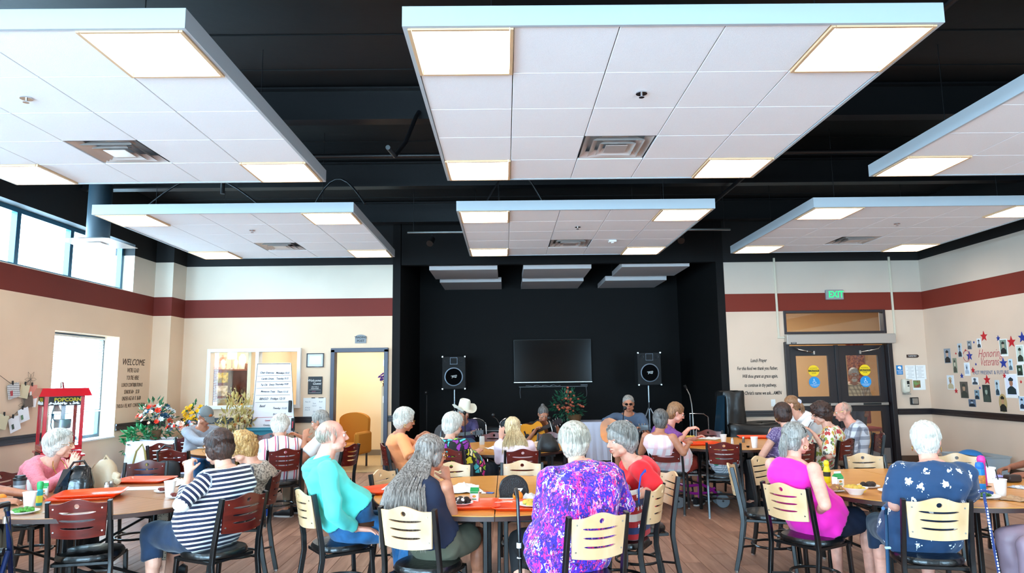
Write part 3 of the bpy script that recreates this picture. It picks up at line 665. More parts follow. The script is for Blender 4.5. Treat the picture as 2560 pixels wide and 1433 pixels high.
# ---------- people ----------
def remesh(mb, mats, voxel, inv, smooth=3, dec=None, fold=0, seed=0, fscale=9):
    me = mb.mesh('tmp', mats[:1]); o = link('tmp', me)
    md = o.modifiers.new('r', 'REMESH'); md.mode = 'VOXEL'; md.voxel_size = voxel; md.adaptivity = 0
    if smooth: s = o.modifiers.new('s', 'SMOOTH'); s.factor = .5; s.iterations = smooth
    if dec: d = o.modifiers.new('d', 'DECIMATE'); d.ratio = dec
    dg = bpy.context.evaluated_depsgraph_get(); out = bpy.data.meshes.new_from_object(o.evaluated_get(dg))
    bpy.data.objects.remove(o); bpy.data.meshes.remove(me)
    n = len(out.vertices); co = np.empty(n*3, 'f'); out.vertices.foreach_get('co', co); co = co.reshape(-1, 3)
    if fold:
        no = np.empty(n*3, 'f'); out.vertices.foreach_get('normal', no); no = no.reshape(-1, 3)
        q = co*fscale+seed*3.7
        w = (np.sin(q[:, 0]*1.3+2.2*np.sin(q[:, 2]*.9+q[:, 1]))*np.sin(q[:, 1]*1.1+1.7*np.sin(q[:, 0]*.7+q[:, 2]*1.3))
             + .6*np.sin(q[:, 2]*2.3+2*np.sin(q[:, 0]*1.9-q[:, 1]*1.4))+.4*np.sin(4.1*q[:, 0]+3.3*q[:, 1]+2.9*q[:, 2]+1.5*np.sin(q[:, 2]*3)))
        co = co+no*(w*fold)[:, None].astype('f')
    iv = np.array(inv); lo = co@iv[:3, :3].T.astype('f')+iv[:3, 3].astype('f')
    out.vertices.foreach_set('co', lo.astype('f').ravel())
    out.polygons.foreach_set('use_smooth', [True]*len(out.polygons)); out.materials.clear()
    for x in mats: out.materials.append(x)
    out.update(); return out, co
def ell(c, w, d, X, Y, n=20, p=2.5):
    out = []
    for i in range(n):
        a = 2*math.pi*i/n; ca, sa = math.cos(a), math.sin(a)
        out.append(c+X*(w*abs(ca)**(2/p)*(1 if ca >= 0 else -1))+Y*(d*abs(sa)**(2/p)*(1 if sa >= 0 else -1)))
    return out
def ik(a, b, l1, l2, pole):
    d = b-a; L = d.length; u = d.normalized()
    if L > (l1+l2)*.985: s = L/((l1+l2)*.985); l1 *= s; l2 *= s
    x = (l1*l1-l2*l2+L*L)/(2*L); h = math.sqrt(max(l1*l1-x*x, 1e-6)); p = pole-u*pole.dot(u)
    if p.length < 1e-4: p = Vector((0, 0, -1))-u*(-u.z)
    return a+u*x+p.normalized()*h
def hand(mb, w, d, n, side, curl=25, s=1.0, splay=5, spread_curl=None):
    """palm and five fingers; d wrist-to-fingers, n palm direction, side +1 right hand / -1 left"""
    d = d.normalized(); n = (n-d*n.dot(d)).normalized(); lat = d.cross(n)*side      # towards the thumb
    secs = []
    for t, hw, ht in ((-.012, .026, .019), (.02, .030, .017), (.055, .038, .0155), (.088, .039, .013), (.098, .034, .009)):
        secs.append(ell(w+d*t*s, hw*s, ht*s, lat, n, 12, 2.6))
    mb.loft(secs)
    for i, (o, L) in enumerate(((.030, .070), (.010, .078), (-.011, .073), (-.030, .057))):
        p = w+d*(.086-.004*abs(i-1))*s+lat*o*s; a = R(splay*(1.5-i)); f = d*math.cos(a)+lat*math.sin(a); c = 0; r = (.0092, .0094, .009, .008)[i]*s
        for j, k in enumerate((.45, .31, .24)):
            c += R(curl*(1.0 if j else .8)); dr = f*math.cos(c)+n*math.sin(c); q = p+dr*L*k*s; mb.cap(p, q, r*(1-.1*j), r*(.9-.1*j), 8); p = q
    p = w+d*.026*s+lat*.026*s+n*.004*s; dr = (d*.62+lat*.72+n*.3).normalized(); q = p+dr*.042*s; mb.cap(p, q, .0135*s, .011*s, 8)
    dr = (d*.85+lat*.35+n*(.25+curl/90)).normalized(); mb.cap(q, q+dr*.032*s, .0108*s, .009*s, 8)
def person(name_label, hip, h, head, hy=None, hp=0, hr=0, wl=None, wr=None, el=None, er=None, g=1.0, belly=0, sh=None, fem=False, skin=0,
           shirt='white', sleeve='short', bottom='blkpant', blen='long', hair=('short', 'white'), far=False, palmL=None, palmR=None, curl=30, lean=None,
           glasses=None, extras=(), shoes='dark', stand=False, feet=None, neckskin=True, hem=-.10, bust=0, hunch=.05, legsplay=.11, group=None, hs=1.0, fd=0, dirL=None, dirR=None, low=0):
    hr_ = R(h); F = Vector((math.sin(hr_), math.cos(hr_), 0)); X = Vector((math.cos(hr_), -math.sin(hr_), 0)); U = Vector((0, 0, 1))
    root = thing('person', name_label, 'person', (hip[0], hip[1], 0), -hr_, group); inv = inv_of(root)
    _sf = 0 if stand else .02+.09*(g-1)+hunch*.6
    hc = Vector((hip[0], hip[1], .565 if not stand else .93))+F*_sf; hd = Vector(head)
    hy = h if hy is None else hy; a = R(hy); hF = Vector((math.sin(a), math.cos(a), 0)); hX = Vector((math.cos(a), -math.sin(a), 0))
    q = Matrix.Rotation(-R(hp), 3, hX); hF = q@hF; hU = q@U; q2 = Matrix.Rotation(R(hr), 3, hF); hX = q2@hX; hU = q2@hU
    HM = Matrix((hX, hF, hU)).transposed(); k = .97 if fem else 1.03; k *= hs
    N = hd-hU*.145*k-hF*.025-(F*.0)              # base of skull to neck base
    nb = Vector((hd.x, hd.y, hd.z))-U*.142*k-F*(.035+hunch*.55)+(hc-Vector((hd.x, hd.y, hc.z)))*.06
    sh = sh or (.165 if fem else .19)
    sp = nb-hc; back = -F*(hunch+.02)
    def spine(t): return hc+sp*t+back*(4*t*(1-t))*.8+F*0
    tang = lambda t: (spine(min(t+.05, 1.05))-spine(t-.05)).normalized()
    def sec(t, w, d, off, infl, pt=2.5):
        T = tang(t); Y = (F-T*F.dot(T)).normalized(); Xs = X
        return ell(spine(t)+Y*off, (w+infl), (d+infl), Xs, Y, 24, pt)
    gw = g
    prof = [(-.13, .15, .115, 0), (0, .178, .135, .0), (.14, .172, .13, .01), (.3, .158, .12, .015), (.45, .155, .117, .015), (.6, .162, .118, .012), (.75, .172, .113, .0), (.86, .168, .095, -.01), (.93, .135, .08, -.012), (.98, .095, .07, -.006), (1.03, .064, .062, 0)]
    def tors(mb, infl, t0=-.2, t1=1.1, extra=0):
        ss = []
        for t, w, d, o in prof:
            if t < t0-.001 or t > t1: continue
            b = belly*max(0, 1-abs(t-.2)/.36); bu = bust*max(0, 1-abs(t-.62)/.2); kk = 1+(gw-1)*(1 if t < .8 else .5)
            wsc = (sh/.19) if t > .55 else 1.0
            ss.append(sec(t, w*kk*wsc+b*.25, d*kk+b*.5+bu*.5, o+b*.5+bu*.5, infl+(extra if t < .3 else 0)))
        mb.loft(ss)
    SL = spine(.885)-X*(sh*(.5+.5*gw**.5))-U*.005+F*.005; SR = spine(.885)+X*(sh*(.5+.5*gw**.5))-U*.005+F*.005
    l1, l2 = (.265, .235) if fem else (.29, .255)
    if stand or wl is None: WLd = SL-U*.45+F*.1 if stand else hc-X*.1+F*.38+U*.22
    WL = Vector(wl) if wl is not None else WLd
    WR = Vector(wr) if wr is not None else (SR-U*.45+F*.1 if stand else hc+X*.1+F*.38+U*.22)
    EL = Vector(el) if el is not None else ik(SL, WL, l1, l2, -X*.5-U*1-F*.3)
    ER = Vector(er) if er is not None else ik(SR, WR, l1, l2, X*.5-U*1-F*.3)
    ag = .5+.5*g; ra, rb, rc, rd = .050*ag, .042*ag, .038*ag, .026
    if fem: ra, rb, rc, rd = ra*.95, rb*.93, rc*.93, rd*.93
    KN = []; HJ = []; AN = []; 
    for s in (-1, 1):
        hj = hc+X*s*.085*g-U*.02; fx, fy = (feet[0 if s < 0 else 1] if feet else (.40, .0))
        if stand: kn = hc+X*s*.09-U*.42+F*.02; an = hc+X*s*.1-U*.84
        else: kn = hc+X*s*legsplay+F*.40-U*(.03+low); an = Vector((kn.x, kn.y, .095))+F*(fx-.40)+X*fy
        HJ.append(hj); KN.append(kn); AN.append(an)
    vox = .0085 if far else .0066
    b = MB(); tors(b, -.008, -.02)
    if not far or True:
        for S, E, Wp in ((SL, EL, WL), (SR, ER, WR)):
            b.cap(S, E, ra, rb, 12); b.cap(E, Wp, rc, rd, 12); b.sph(S, ra*1.05, 12, 8)
        for Wp, E, pn, s, dd in ((WL, EL, palmL, -1, dirL), (WR, ER, palmR, 1, dirR)):
            d = (Wp-E).normalized() if dd is None else Vector(dd).normalized()
            n = Vector(pn) if pn is not None else -U+(-X*s)*.3
            if abs(n.normalized().dot(d)) > .95: n = F
            hand(b, Wp+d*.012, d, n, s, curl if not isinstance(curl, tuple) else curl[0 if s < 0 else 1], .93 if fem else 1.02)
    skin_legs = blen in ('shorts', 'capri', 'skirt', 'bare')
    for hj, kn, an in zip(HJ, KN, AN):
        if skin_legs: b.cap(hj, kn, .082*g, .056*ag, 12)
        b.cap(kn, an, .054*ag, .034, 12); b.cap(kn+(an-kn)*.3-F*.012, kn+(an-kn)*.45-F*.012, .05*ag, .046*ag, 10)
        b.cap(an, an+F*.13-U*.05, .036, .03, 8)
    # neck and head
    b.cap(nb-U*.03, hd-hU*.07*k-hF*.022, .066*ag if not fem else .058*ag, .058 if not fem else .051, 14)
    for s in (-1, 1): b.cap(nb-U*.005, spine(.9)+X*s*sh*.6, .045, .04, 10)
    def P(x, y, z): return hd+HM@Vector((x*k, y*k, z*k))
    fw = 1+(g-1)*.25+fd
    b.sph(P(0, -.012, .03), (.076*k, .094*k, .084*k), 20, 14, HM); b.sph(P(0, .022, -.022), (.062*k*fw, .070*k, .082*k), 18, 12, HM)
    b.sph(P(0, .038, -.070), (.047*k*fw, .043*k, .036*k), 14, 10, HM); b.sph(P(0, .066, -.092), (.022*k, .018*k, .016*k), 10, 8, HM)
    for s in (-1, 1):
        b.sph(P(s*.036, .058, -.030), (.024*k*fw, .022*k, .026*k), 10, 8, HM); b.sph(P(s*.028, .078, .026), (.026*k, .012*k, .009*k), 10, 6, HM)
        b.sph(P(s*.052, .03, -.062), (.022*k*fw, .035*k, .024*k), 10, 8, HM)
        b.sph(P(s*.078, -.008, -.004), (.009*k, .020*k, .031*k), 10, 8, HM @ Matrix.Rotation(s*.3, 3, 'Z')); b.sph(P(s*.074, -.004, -.03), (.008*k, .010*k, .011*k), 8, 6, HM)
        b.sph(P(s*.012, .102, -.024), (.0085*k, .010*k, .007*k), 8, 6, HM)
    b.cap(P(0, .088, .022), P(0, .112, -.018), .0075*k, .0115*k, 8); b.sph(P(0, .088, -.058), (.025*k, .012*k, .016*k), 10, 8, HM)
    me, co = remesh(b, [M_skin[skin]], vox, inv, 2, .42 if not far else .5)
    link('body', me, root)
    # eyes, brows, mouth
    for s in (-1, 1):
        e = MB(); e.sph(P(s*.030, .0745, .008), .0128*k, 10, 8); e.k = 1; e.sph(P(s*.030, .0815, .008), (.0065*k, .0065*k, .0065*k), 8, 6); put(e, 'eye', [M_eyew, M_iris], root, world=True)
        if not far:
            e = MB(); e.tube([P(s*x, y, z) for x, y, z in ((.014, .092, .026), (.028, .092, .031), (.045, .082, .027))], [.0028*k, .0036*k, .0018*k], 6); put(e, 'eyebrow', H[hair[1]] if hair[1] != 'white' else H['lgrey'], root, world=True)
    e = MB(); e.tube([P(x, y, z) for x, y, z in ((-.024, .088, -.052), (-.012, .098, -.050), (0, .101, -.052), (.012, .098, -.050), (.024, .088, -.052))], [.002*k, .0042*k, .005*k, .0042*k, .002*k], 6); e.tube([P(x, y, z) for x, y, z in ((-.018, .09, -.06), (0, .1, -.062), (.018, .09, -.06))], [.002*k, .0048*k, .002*k], 6); put(e, 'mouth', M_lip, root, world=True)
    # garments
    fv = .012 if not far else .014
    lay = MB(); tors(lay, .014, hem, 1.01, .012)
    st = {'long': 1.9, 'elbow': 1.0, 'short': .72, 'cap': .35, 'none': 0, 'threeq': 1.55}[sleeve]; segs = []
    for S, E, Wp, s in ((SL, EL, WL, -1), (SR, ER, WR, 1)):
        inn = spine(.86)+X*s*sh*.55; sl = .016 if sleeve in ('short', 'elbow', 'cap') else .012
        if st > 0:
            lay.cap(inn, S, ra+.022, ra+.018, 14)
            if st <= 1: e0 = S+(E-S)*st; lay.cyl(S, e0, ra+.018, (ra+(rb-ra)*st)+sl+.014, 16); lay.sph(S, ra+.018, 12, 8)
            else:
                e1 = E+(Wp-E)*(st-1); lay.cap(S, E, ra+.016, rb+.016, 14); lay.cyl(E, e1, rc+.018, rd+.017, 16)
        else: lay.cap(inn, inn+X*s*sh*.22-U*.0, .047, .040, 12)
        segs += [(S, E, .6), (E, Wp, .9)]
    me, co = remesh(lay, [C[shirt]], fv, inv, 2, None, (.0062 if g > 1.05 else .005) if not far else .0035, rnd.random()*9, 13)
    if shirt in ('navystripe',):
        T = np.array([spine(t) for t in np.linspace(-.2, 1, 13)]); al = np.full(len(co), 1e9); va = np.zeros(len(co))
        dz = co[:, 2]+.12*((co[:, :2]-np.array(hc)[:2])@np.array(F)[:2]); L = [(hc, nb, 0, .2)]+[(Vector(a_), Vector(b_), o, .062) for a_, b_, o in segs]
        for i, (A, B, o, rr) in enumerate(L):
            A = np.array(A); B = np.array(B); d = B-A; l = np.linalg.norm(d); t = np.clip((co-A)@d/l/l, 0, 1); dist = np.linalg.norm(co-(A+t[:, None]*d), axis=1)/rr
            upd = dist < al; al[upd] = dist[upd]; va[upd] = ((t*l+o) if i else dz)[upd]
        at = me.attributes.new('along', 'FLOAT', 'POINT'); at.data.foreach_set('value', va.astype('f'))
    so = link('shirt', me, root)
    bo = MB(); endt = {'long': 1.93, 'capri': 1.38, 'shorts': .72, 'skirt': .95, 'bare': .3}[blen]
    tors(bo, .008 if hem < .05 else .016, -.2, .2)
    for hj, kn, an in zip(HJ, KN, AN):
        r0 = .094*g+.006; r1 = .066*ag+.012
        if blen == 'skirt': continue
        if endt <= 1: e0 = hj+(kn-hj)*endt; bo.cap(hj, hj+(kn-hj)*.15, r0, r0, 14); bo.cyl(hj, e0, r0, r1+.02, 16)
        else: bo.cap(hj, kn, r0, r1, 16); e0 = kn+(an-kn)*(endt-1); bo.cyl(kn, e0, r1-.002, .058 if blen == 'long' else .068, 16)
    if blen == 'skirt':
        ss = []
        for t in (0, .3, .6, .9, 1.1, 1.25):
            c = hc+F*.44*min(t, 1)-U*(.02+max(0, t-.9)*.7)
            ss.append([c+X*(.2*g+.02*t)*math.cos(a2)+(U if t < 1.05 else (U+F).normalized())*.1*math.sin(a2) for a2 in [2*math.pi*i/20 for i in range(20)]])
        bo.loft(ss)
        bo.loft([ell(hc+F*.36-U*dz+F*.03, .19*g, .13, X, F, 20) for dz in (0, .15, .3, .36)])
    me, co = remesh(bo, [C[bottom] if isinstance(bottom, str) else bottom], fv, inv, 2, None, .0045, rnd.random()*9, 10); link('trousers' if blen in ('long', 'capri') else blen if blen != 'bare' else 'shorts', me, root)
    # shoes
    for an in AN:
        e = MB(); c = an-U*.035
        secs = []
        for y, w, z0, z1 in ((-.065, .028, .0, .07), (-.03, .036, 0, .09), (.04, .038, 0, .085), (.10, .044, 0, .058), (.155, .04, 0, .042), (.185, .02, 0, .03)):
            cc = Vector((an.x, an.y, 0))+F*y+U*((z0+z1)/2+.012); secs.append(ell(cc, w, (z1-z0)/2+.004, X, U, 14, 2.6))
        e.loft(secs); e.k = 1
        e.loft([[p-U*0 for p in ell(Vector((an.x, an.y, zz))+F*.055, .046, .128, X, F, 18, 2.4)] for zz in (0.001, .018)])
        put(e, 'shoe', [{'dark': M_shoe, 'blue': mat('blue trainer', '#1f4fb0', .6), 'white': mat('white trainer', '#d8d8d8', .6), 'brown': mat('brown leather', '#4a2c1c', .5)}[shoes], M_sole], root, world=True)
    # hair
    do_hair(root, P, HM, k, hair, inv, far, nb, F)
    if glasses:
        e = MB(); mt = {'dark': M_blkpl, 'gold': M_gold, 'sun': M_blkpl, 'steel': M_steel}[glasses]
        for s in (-1, 1):
            ring = [P(s*.031+.022*math.cos(a2), .104-.006*abs(math.cos(a2)), .004+.017*math.sin(a2)) for a2 in [2*math.pi*i/14 for i in range(14)]]
            e.tube(ring, .0016, 5, closed=True); e.tube([P(s*.053, .098, .008), P(s*.075, .06, .012), P(s*.083, -.01, .01), P(s*.08, -.028, -.005)], .0016, 5)
        e.tube([P(-.01, .108, .008), P(0, .111, .011), P(.01, .108, .008)], .0016, 5); go = put(e, 'eyeglasses', mt, root, world=True)
        e = MB()
        for s in (-1, 1): e.add([P(s*.031+.021*math.cos(a2), .103-.006*abs(math.cos(a2)), .004+.016*math.sin(a2)) for a2 in [2*math.pi*i/14 for i in range(14)]], [tuple(range(14))])
        lo = put(e, 'lens', M_dlens if glasses == 'sun' else M_lens, go, world=True)
    ctx = dict(root=root, P=P, HM=HM, k=k, hc=hc, nb=nb, F=F, X=X, U=U, spine=spine, inv=inv, SL=SL, SR=SR, EL=EL, ER=ER, WL=WL, WR=WR, hd=hd)
    if 'earring' in extras:
        for s in (-1, 1):
            e = MB(); c = P(s*.084, -.004, -.055); e.tube([c+HM@Vector((0, .013*math.cos(a2), .016*math.sin(a2))) for a2 in [2*math.pi*i/12 for i in range(12)]], .0022, 5, closed=True); put(e, 'earring', M_gold, root, world=True)
    return ctx
def do_hair(root, P, HM, k, hair, inv, far, nb, F):
    style, colr = hair[0], hair[1]; m = H[colr]; b = MB(); L = hair[2] if len(hair) > 2 else 0; HB = hair[4] if len(hair) > 4 else .10
    def S(x, y, z, r): b.sph(P(x, y, z), tuple(q*k for q in r), 16, 10, HM)
    n_st = 170 if far else 520; puff = {'short': .010, 'curly': .022, 'puffy': .022, 'bob': .014, 'long': .012, 'ponytail': .005, 'bald': 0, 'crop': .004, 'thin': .003, 'bun': .005}[style]
    r = random.Random(int(abs(P(0, 0, 0).x)*1000)+17)
    cx = Vector((0, -.014, .030))
    def surf(az, po, ex=0):      # az 0 = front, po from crown; crown tilted back
        d = Vector((math.sin(po)*math.sin(az), math.sin(po)*math.cos(az), math.cos(po))); d = Matrix.Rotation(R(14), 3, 'X')@d
        q = puff+ex; return cx+Vector((d.x*(.078+q), d.y*(.096+q), d.z*(.087+q)))
    if style == 'bald' or style == 'thin':
        lo, hi = (62, 108) if style == 'bald' else (10, 100)
        for i in range(int(n_st*1.9)):
            az = r.gauss(180, 48) if style == 'bald' else r.uniform(75, 285); az = min(max(az, 72), 288); po = r.triangular(lo-14, hi, hi-14); p = []
            for j in range(4): p.append(P(*surf(R(az+j*1.5), R(po+j*7), .001)))
            b.tube(p, [.0009, .0011, .0010, .0005], 3)
        put(b, 'hair', m, root, world=True); return
    S(0, -.022, .045, (.081+puff, .094+puff, .082+puff)); S(0, -.05, -.008, (.075+puff, .064+puff*.8, .082+puff*.7)); S(0, -.045, -.055, (.058+puff*.8, .045+puff*.5, .05+puff*.5))
    if style in ('puffy', 'curly', 'bob'):
        S(0, .02, .085, (.07, .06, .04)); S(.05, -.01, .0, (.035+puff*.5, .045, .06)); S(-.05, -.01, .0, (.035+puff*.5, .045, .06))
    if style == 'short': S(.055, -.012, .022, (.028, .04, .05)); S(-.055, -.012, .022, (.028, .04, .05))
    if style in ('long', 'bob'):
        l = L or (.05 if style == 'bob' else .3); S(.055, .0, -.01, (.036, .05, .075)); S(-.055, .0, -.01, (.036, .05, .075))
    if style == 'ponytail':
        b.sph(P(0, -.115, .02), .02*k, 10, 8); b.cap(P(0, -.12, .018), P(0, -.13, -.05), .025, .03, 12); b.cap(P(0, -.13, -.05), P(0, -.125, -.115), .03, .012, 12)
    if style == 'bun': b.sph(P(0, -.085, .11), .034*k, 12, 8)
    if style == 'long' and L:
        D = Vector((0, 0, -1)); base = P(0, -.06, -.03); bk = -F
        secs = []
        for t in (0, .15, .35, .6, .85, 1.0):
            c = base+D*L*t+bk*(.02+HB*min(t*2, 1)); w = (.075+.085*min(1, t*1.6))*(hair[3] if len(hair) > 3 else 1)*(1 if t < .9 else .75); dd = .045 if t < .9 else .02
            X2 = F.cross(Vector((0, 0, 1))); secs.append(ell(c, w, dd, X2, F, 20, 2.2))
        b.loft(secs)
    if style == 'curly':
        for i in range(150 if not far else 80):
            az = R(r.uniform(40, 320)) if r.random() < .75 else R(r.uniform(-40, 40)); po = R(r.uniform(0, 125 if abs(math.degrees(az) % 360-180) < 110 else 60)); q = surf(az, po, r.uniform(0, .008)); b.sph(P(*q), r.uniform(.011, .019), 8, 6)
    me, co = remesh(b, [m], .006 if not far else .009, inv, 1, .6, .0022, r.random()*5, 60); ho = link('hair', me, root)
    s = MB()
    if style == 'curly':
        for i in range(n_st):
            az = R(r.uniform(35, 325)); po = R(r.uniform(5, 125)); p0 = surf(az, po, .006); a0 = r.uniform(0, 6); rr = r.uniform(.007, .013); cc = P(*p0); d = (cc-P(0, 0, .02)).normalized(); fr = frame(d); s.tube([cc+fr@Vector((rr*math.cos(a0+j*.9), rr*math.sin(a0+j*.9), .004*math.sin(j))) for j in range(6)], .0026, 4)
    else:
        rough = {'puffy': .012, 'bob': .006, 'short': .005}.get(style, .003)
        for i in range(n_st):
            az = r.uniform(0, 360); fr = abs((az+180) % 360-180)       # 0 at the front
            end = 55+min(fr, 90)/90*42+max(0, fr-90)/90*30
            if style == 'crop': end *= .93
            if style == 'ponytail' or style == 'bun':
                s.tube([P(*(surf(R(az), R(end), .002)*(1-t)+Vector((0, -.11, .03) if style == 'ponytail' else (0, -.08, .1))*t+Vector((0, 0, .0))+(surf(R(az), R(end), .002)-cx).normalized()*.028*math.sin(math.pi*t))) for t in (0, .25, .5, .75, 1)], [.001, .002, .0022, .002, .001], 4); continue
            j0 = r.uniform(0, 25); pts = []; tw = r.uniform(-8, 8); ex = r.uniform(0, rough)
            for j in range(6):
                t = j/5; pts.append(P(*surf(R(az+tw*t), R(j0+(end-j0)*t), ex-.001+(.006 if t > .8 else 0)*r.random())))
            s.tube(pts, [.0008, .0018, .0022, .0022, .0018, .0005], 3)
        if style == 'ponytail':
            for i in range(50):
                a0 = r.uniform(0, 6.28); x0 = .022*math.cos(a0); y0 = .022*math.sin(a0); s.tube([P(x0*.4, -.115+y0*.3, .03), P(x0, -.13+y0, -.01), P(x0*1.4, -.138+y0*1.3, -.07), P(x0*.8, -.13+y0, -.145-r.random()*.03)], [.002, .003, .003, .0006], 4)
        if style == 'long' and L:
            D = Vector((0, 0, -1)); X2 = F.cross(Vector((0, 0, 1))); wd = hair[3] if len(hair) > 3 else 1
            for i in range(n_st*2):
                a0 = r.uniform(0, 6.283); ca, sa = math.cos(a0), math.sin(a0); pts = []; le = L*r.uniform(.75, 1.12); st = P(*surf(R(90+180*(1-(ca+1)/2)), R(r.uniform(30, 60)), .004)); 
                pts.append(st)
                for t in (.0, .2, .45, .7, 1.0):
                    w = (.075+.085*min(1, t*1.6))*wd; c = P(0, -.06, -.03)+D*le*t-F*(.02+HB*min(t*2, 1)); pts.append(c+X2*ca*(w+.004)+F*sa*(.049)+Vector((r.uniform(-1, 1), r.uniform(-1, 1), 0))*.008*t)
                s.tube(pts, [.001, .0024, .0028, .0028, .0022, .0005], 3)
    put(s, 'hair_strand', m, ho, world=True)['kind'] = 'stuff'

# ---------- chairs ----------
def back_panel(m):
    cu = bpy.data.curves.new('b', 'CURVE'); cu.dimensions = '2D'; cu.fill_mode = 'BOTH'; cu.extrude = .006; cu.bevel_depth = .0015
    def spl(pts):
        s = cu.splines.new('POLY'); s.points.add(len(pts)-1); s.use_cyclic_u = True
        for p, q in zip(s.points, pts): p.co = (q[0], q[1], 0, 1)
    hw = .172; n = 24; top = []
    for i in range(n+1):
        x = hw-2*hw*i/n; u = min(1, abs(x)/.13); top.append((x, .245+.034*(.5+.5*math.cos(math.pi*u))))
    wb = .158; bot = [(-wb+2*wb*i/n, .004-.012*math.cos(math.pi*(i/n-.5))*1.0) for i in range(n+1)]
    spl(top+bot)
    spl([(.018*math.cos(a), .23+.018*math.sin(a)) for a in [2*math.pi*i/18 for i in range(18)]])
    for z, hl in ((.178, .112), (.122, .107), (.066, .1)):
        pts = []; N = 12
        for i in range(N+1): x = -hl+2*hl*i/N; pts.append((x, z-.0085+.007*(x/hl)**2+.0055*(abs(x)/hl)**8))
        for i in range(N+1): x = hl-2*hl*i/N; pts.append((x, z+.0085+.007*(x/hl)**2-.0055*(abs(x)/hl)**8))
        spl(pts)
    me = curve_mesh(cu); bm = bmesh.new(); bm.from_mesh(me)
    for i in range(1, 14): bmesh.ops.bisect_plane(bm, geom=bm.verts[:]+bm.edges[:]+bm.faces[:], plane_co=(-.18+.36*i/14, 0, 0), plane_no=(1, 0, 0))
    for v in bm.verts:
        x, z, y = v.co.x, v.co.y, v.co.z; zz = .602+z*.89
        v.co = (x, y-.218-.038*(1-(x/.18)**2)+.0-(zz-.46)*.16, zz)
    bm.to_mesh(me); bm.free(); me.name = 'backrest'; me.materials.clear(); me.materials.append(m)
    return fin(me, True, 35)
BK = {'maple': back_panel(M_maple), 'mahog': back_panel(M_mahog)}
b = MB(); b.lathe([(.001, .422), (.19, .422), (.205, .43), (.208, .448), (.195, .466), (.12, .476), (.001, .478)], n=32)
b.v = [Vector((math.copysign(abs(v.x/.21)**.82*.205, v.x), math.copysign(abs(v.y/.21)**.82*.205, v.y), v.z)) for v in b.v]; seat_me = fin(b.mesh('seat', M_vinyl))
b = MB()
for s in (-1, 1): b.box((s*.17, 0, .412), (.022, .36, .022), bev=.003)
for s in (-1, 1): b.box((0, s*.17, .412), (.34, .022, .022), bev=.003)
sf_me = fin(b.mesh('seat_frame', M_blackmet), False)
def bar(b, pts, w, d):
    secs = []
    for i, p in enumerate(pts):
        p = Vector(p); q0 = Vector(pts[max(i-1, 0)]); q1 = Vector(pts[min(i+1, len(pts)-1)]); t = (q1-q0).normalized(); X = Vector((1, 0, 0)); Y = t.cross(X).normalized()
        c = .004; w2, d2 = w/2, d/2
        secs.append([p+X*x+Y*y for x, y in ((-w2+c, -d2), (w2-c, -d2), (w2, -d2+c), (w2, d2-c), (w2-c, d2), (-w2+c, d2), (-w2, d2-c), (-w2, -d2+c))])
    b.loft(secs)
def leg_mesh(s, rear):
    b = MB()
    if rear: bar(b, [(s*.19, -.275, .012), (s*.19, -.235, .2), (s*.19, -.205, .40), (s*.188, -.212, .5), (s*.186, -.243, .68), (s*.184, -.273, .835)], .026, .036)
    else: bar(b, [(s*.18, .185, .012), (s*.18, .17, .2), (s*.175, .155, .415)], .028, .028)
    b.k = 1; p = (s*.19, -.276) if rear else (s*.18, .185); b.cyl((p[0], p[1], 0), (p[0], p[1], .014), .017, n=10)
    return fin(b.mesh('leg', [M_blackmet, M_steel]), True, 30)
LEG = [leg_mesh(s, r) for s in (-1, 1) for r in (True, False)]
b = MB(); b.tube([(.165*math.cos(a), .01+.165*math.sin(a), .2) for a in [2*math.pi*i/28 for i in range(28)]], .0105, 8, closed=True)
for x, y in ((.165, .155), (-.165, .155), (.178, -.235), (-.178, -.235)): k = math.hypot(x, y-.01)/.165; b.cyl((x/k, .01+(y-.01)/k, .2), (x, y, .2), .009, n=6)
ring_me = fin(b.mesh('foot_ring', M_blackmet))
b = MB()
for x in (-.145, .145):
    for z in (.64, .79): yy = -.218-.038*(1-(x/.18)**2)-(z-.46)*.16; b.cyl((x, yy-.0065, z), (x, yy-.0105, z), .0052, n=10); b.cyl((x, yy+.0065, z), (x, yy+.009, z), .0052, n=10)
screw_me = fin(b.mesh('screw', M_steel), False)
def chair(x, y, h, kind, lb, top=True):
    """x, y = middle of the top of the backrest when top is set, else seat centre; h = heading the sitter faces"""
    a = R(h)
    if top: x += .27*math.sin(a); y += .27*math.cos(a)
    t = thing('dining_chair', lb, 'chair', (x, y, 0), -a, ('natural maple' if kind == 'maple' else 'mahogany')+' slotted back chairs')
    link('seat', seat_me, t); link('seat_frame', sf_me, t); link('backrest', BK[kind], t); link('foot_ring', ring_me, t); link('screw', screw_me, t)
    for l in LEG: link('leg', l, t)
    return (x, y)
CH_ = {}
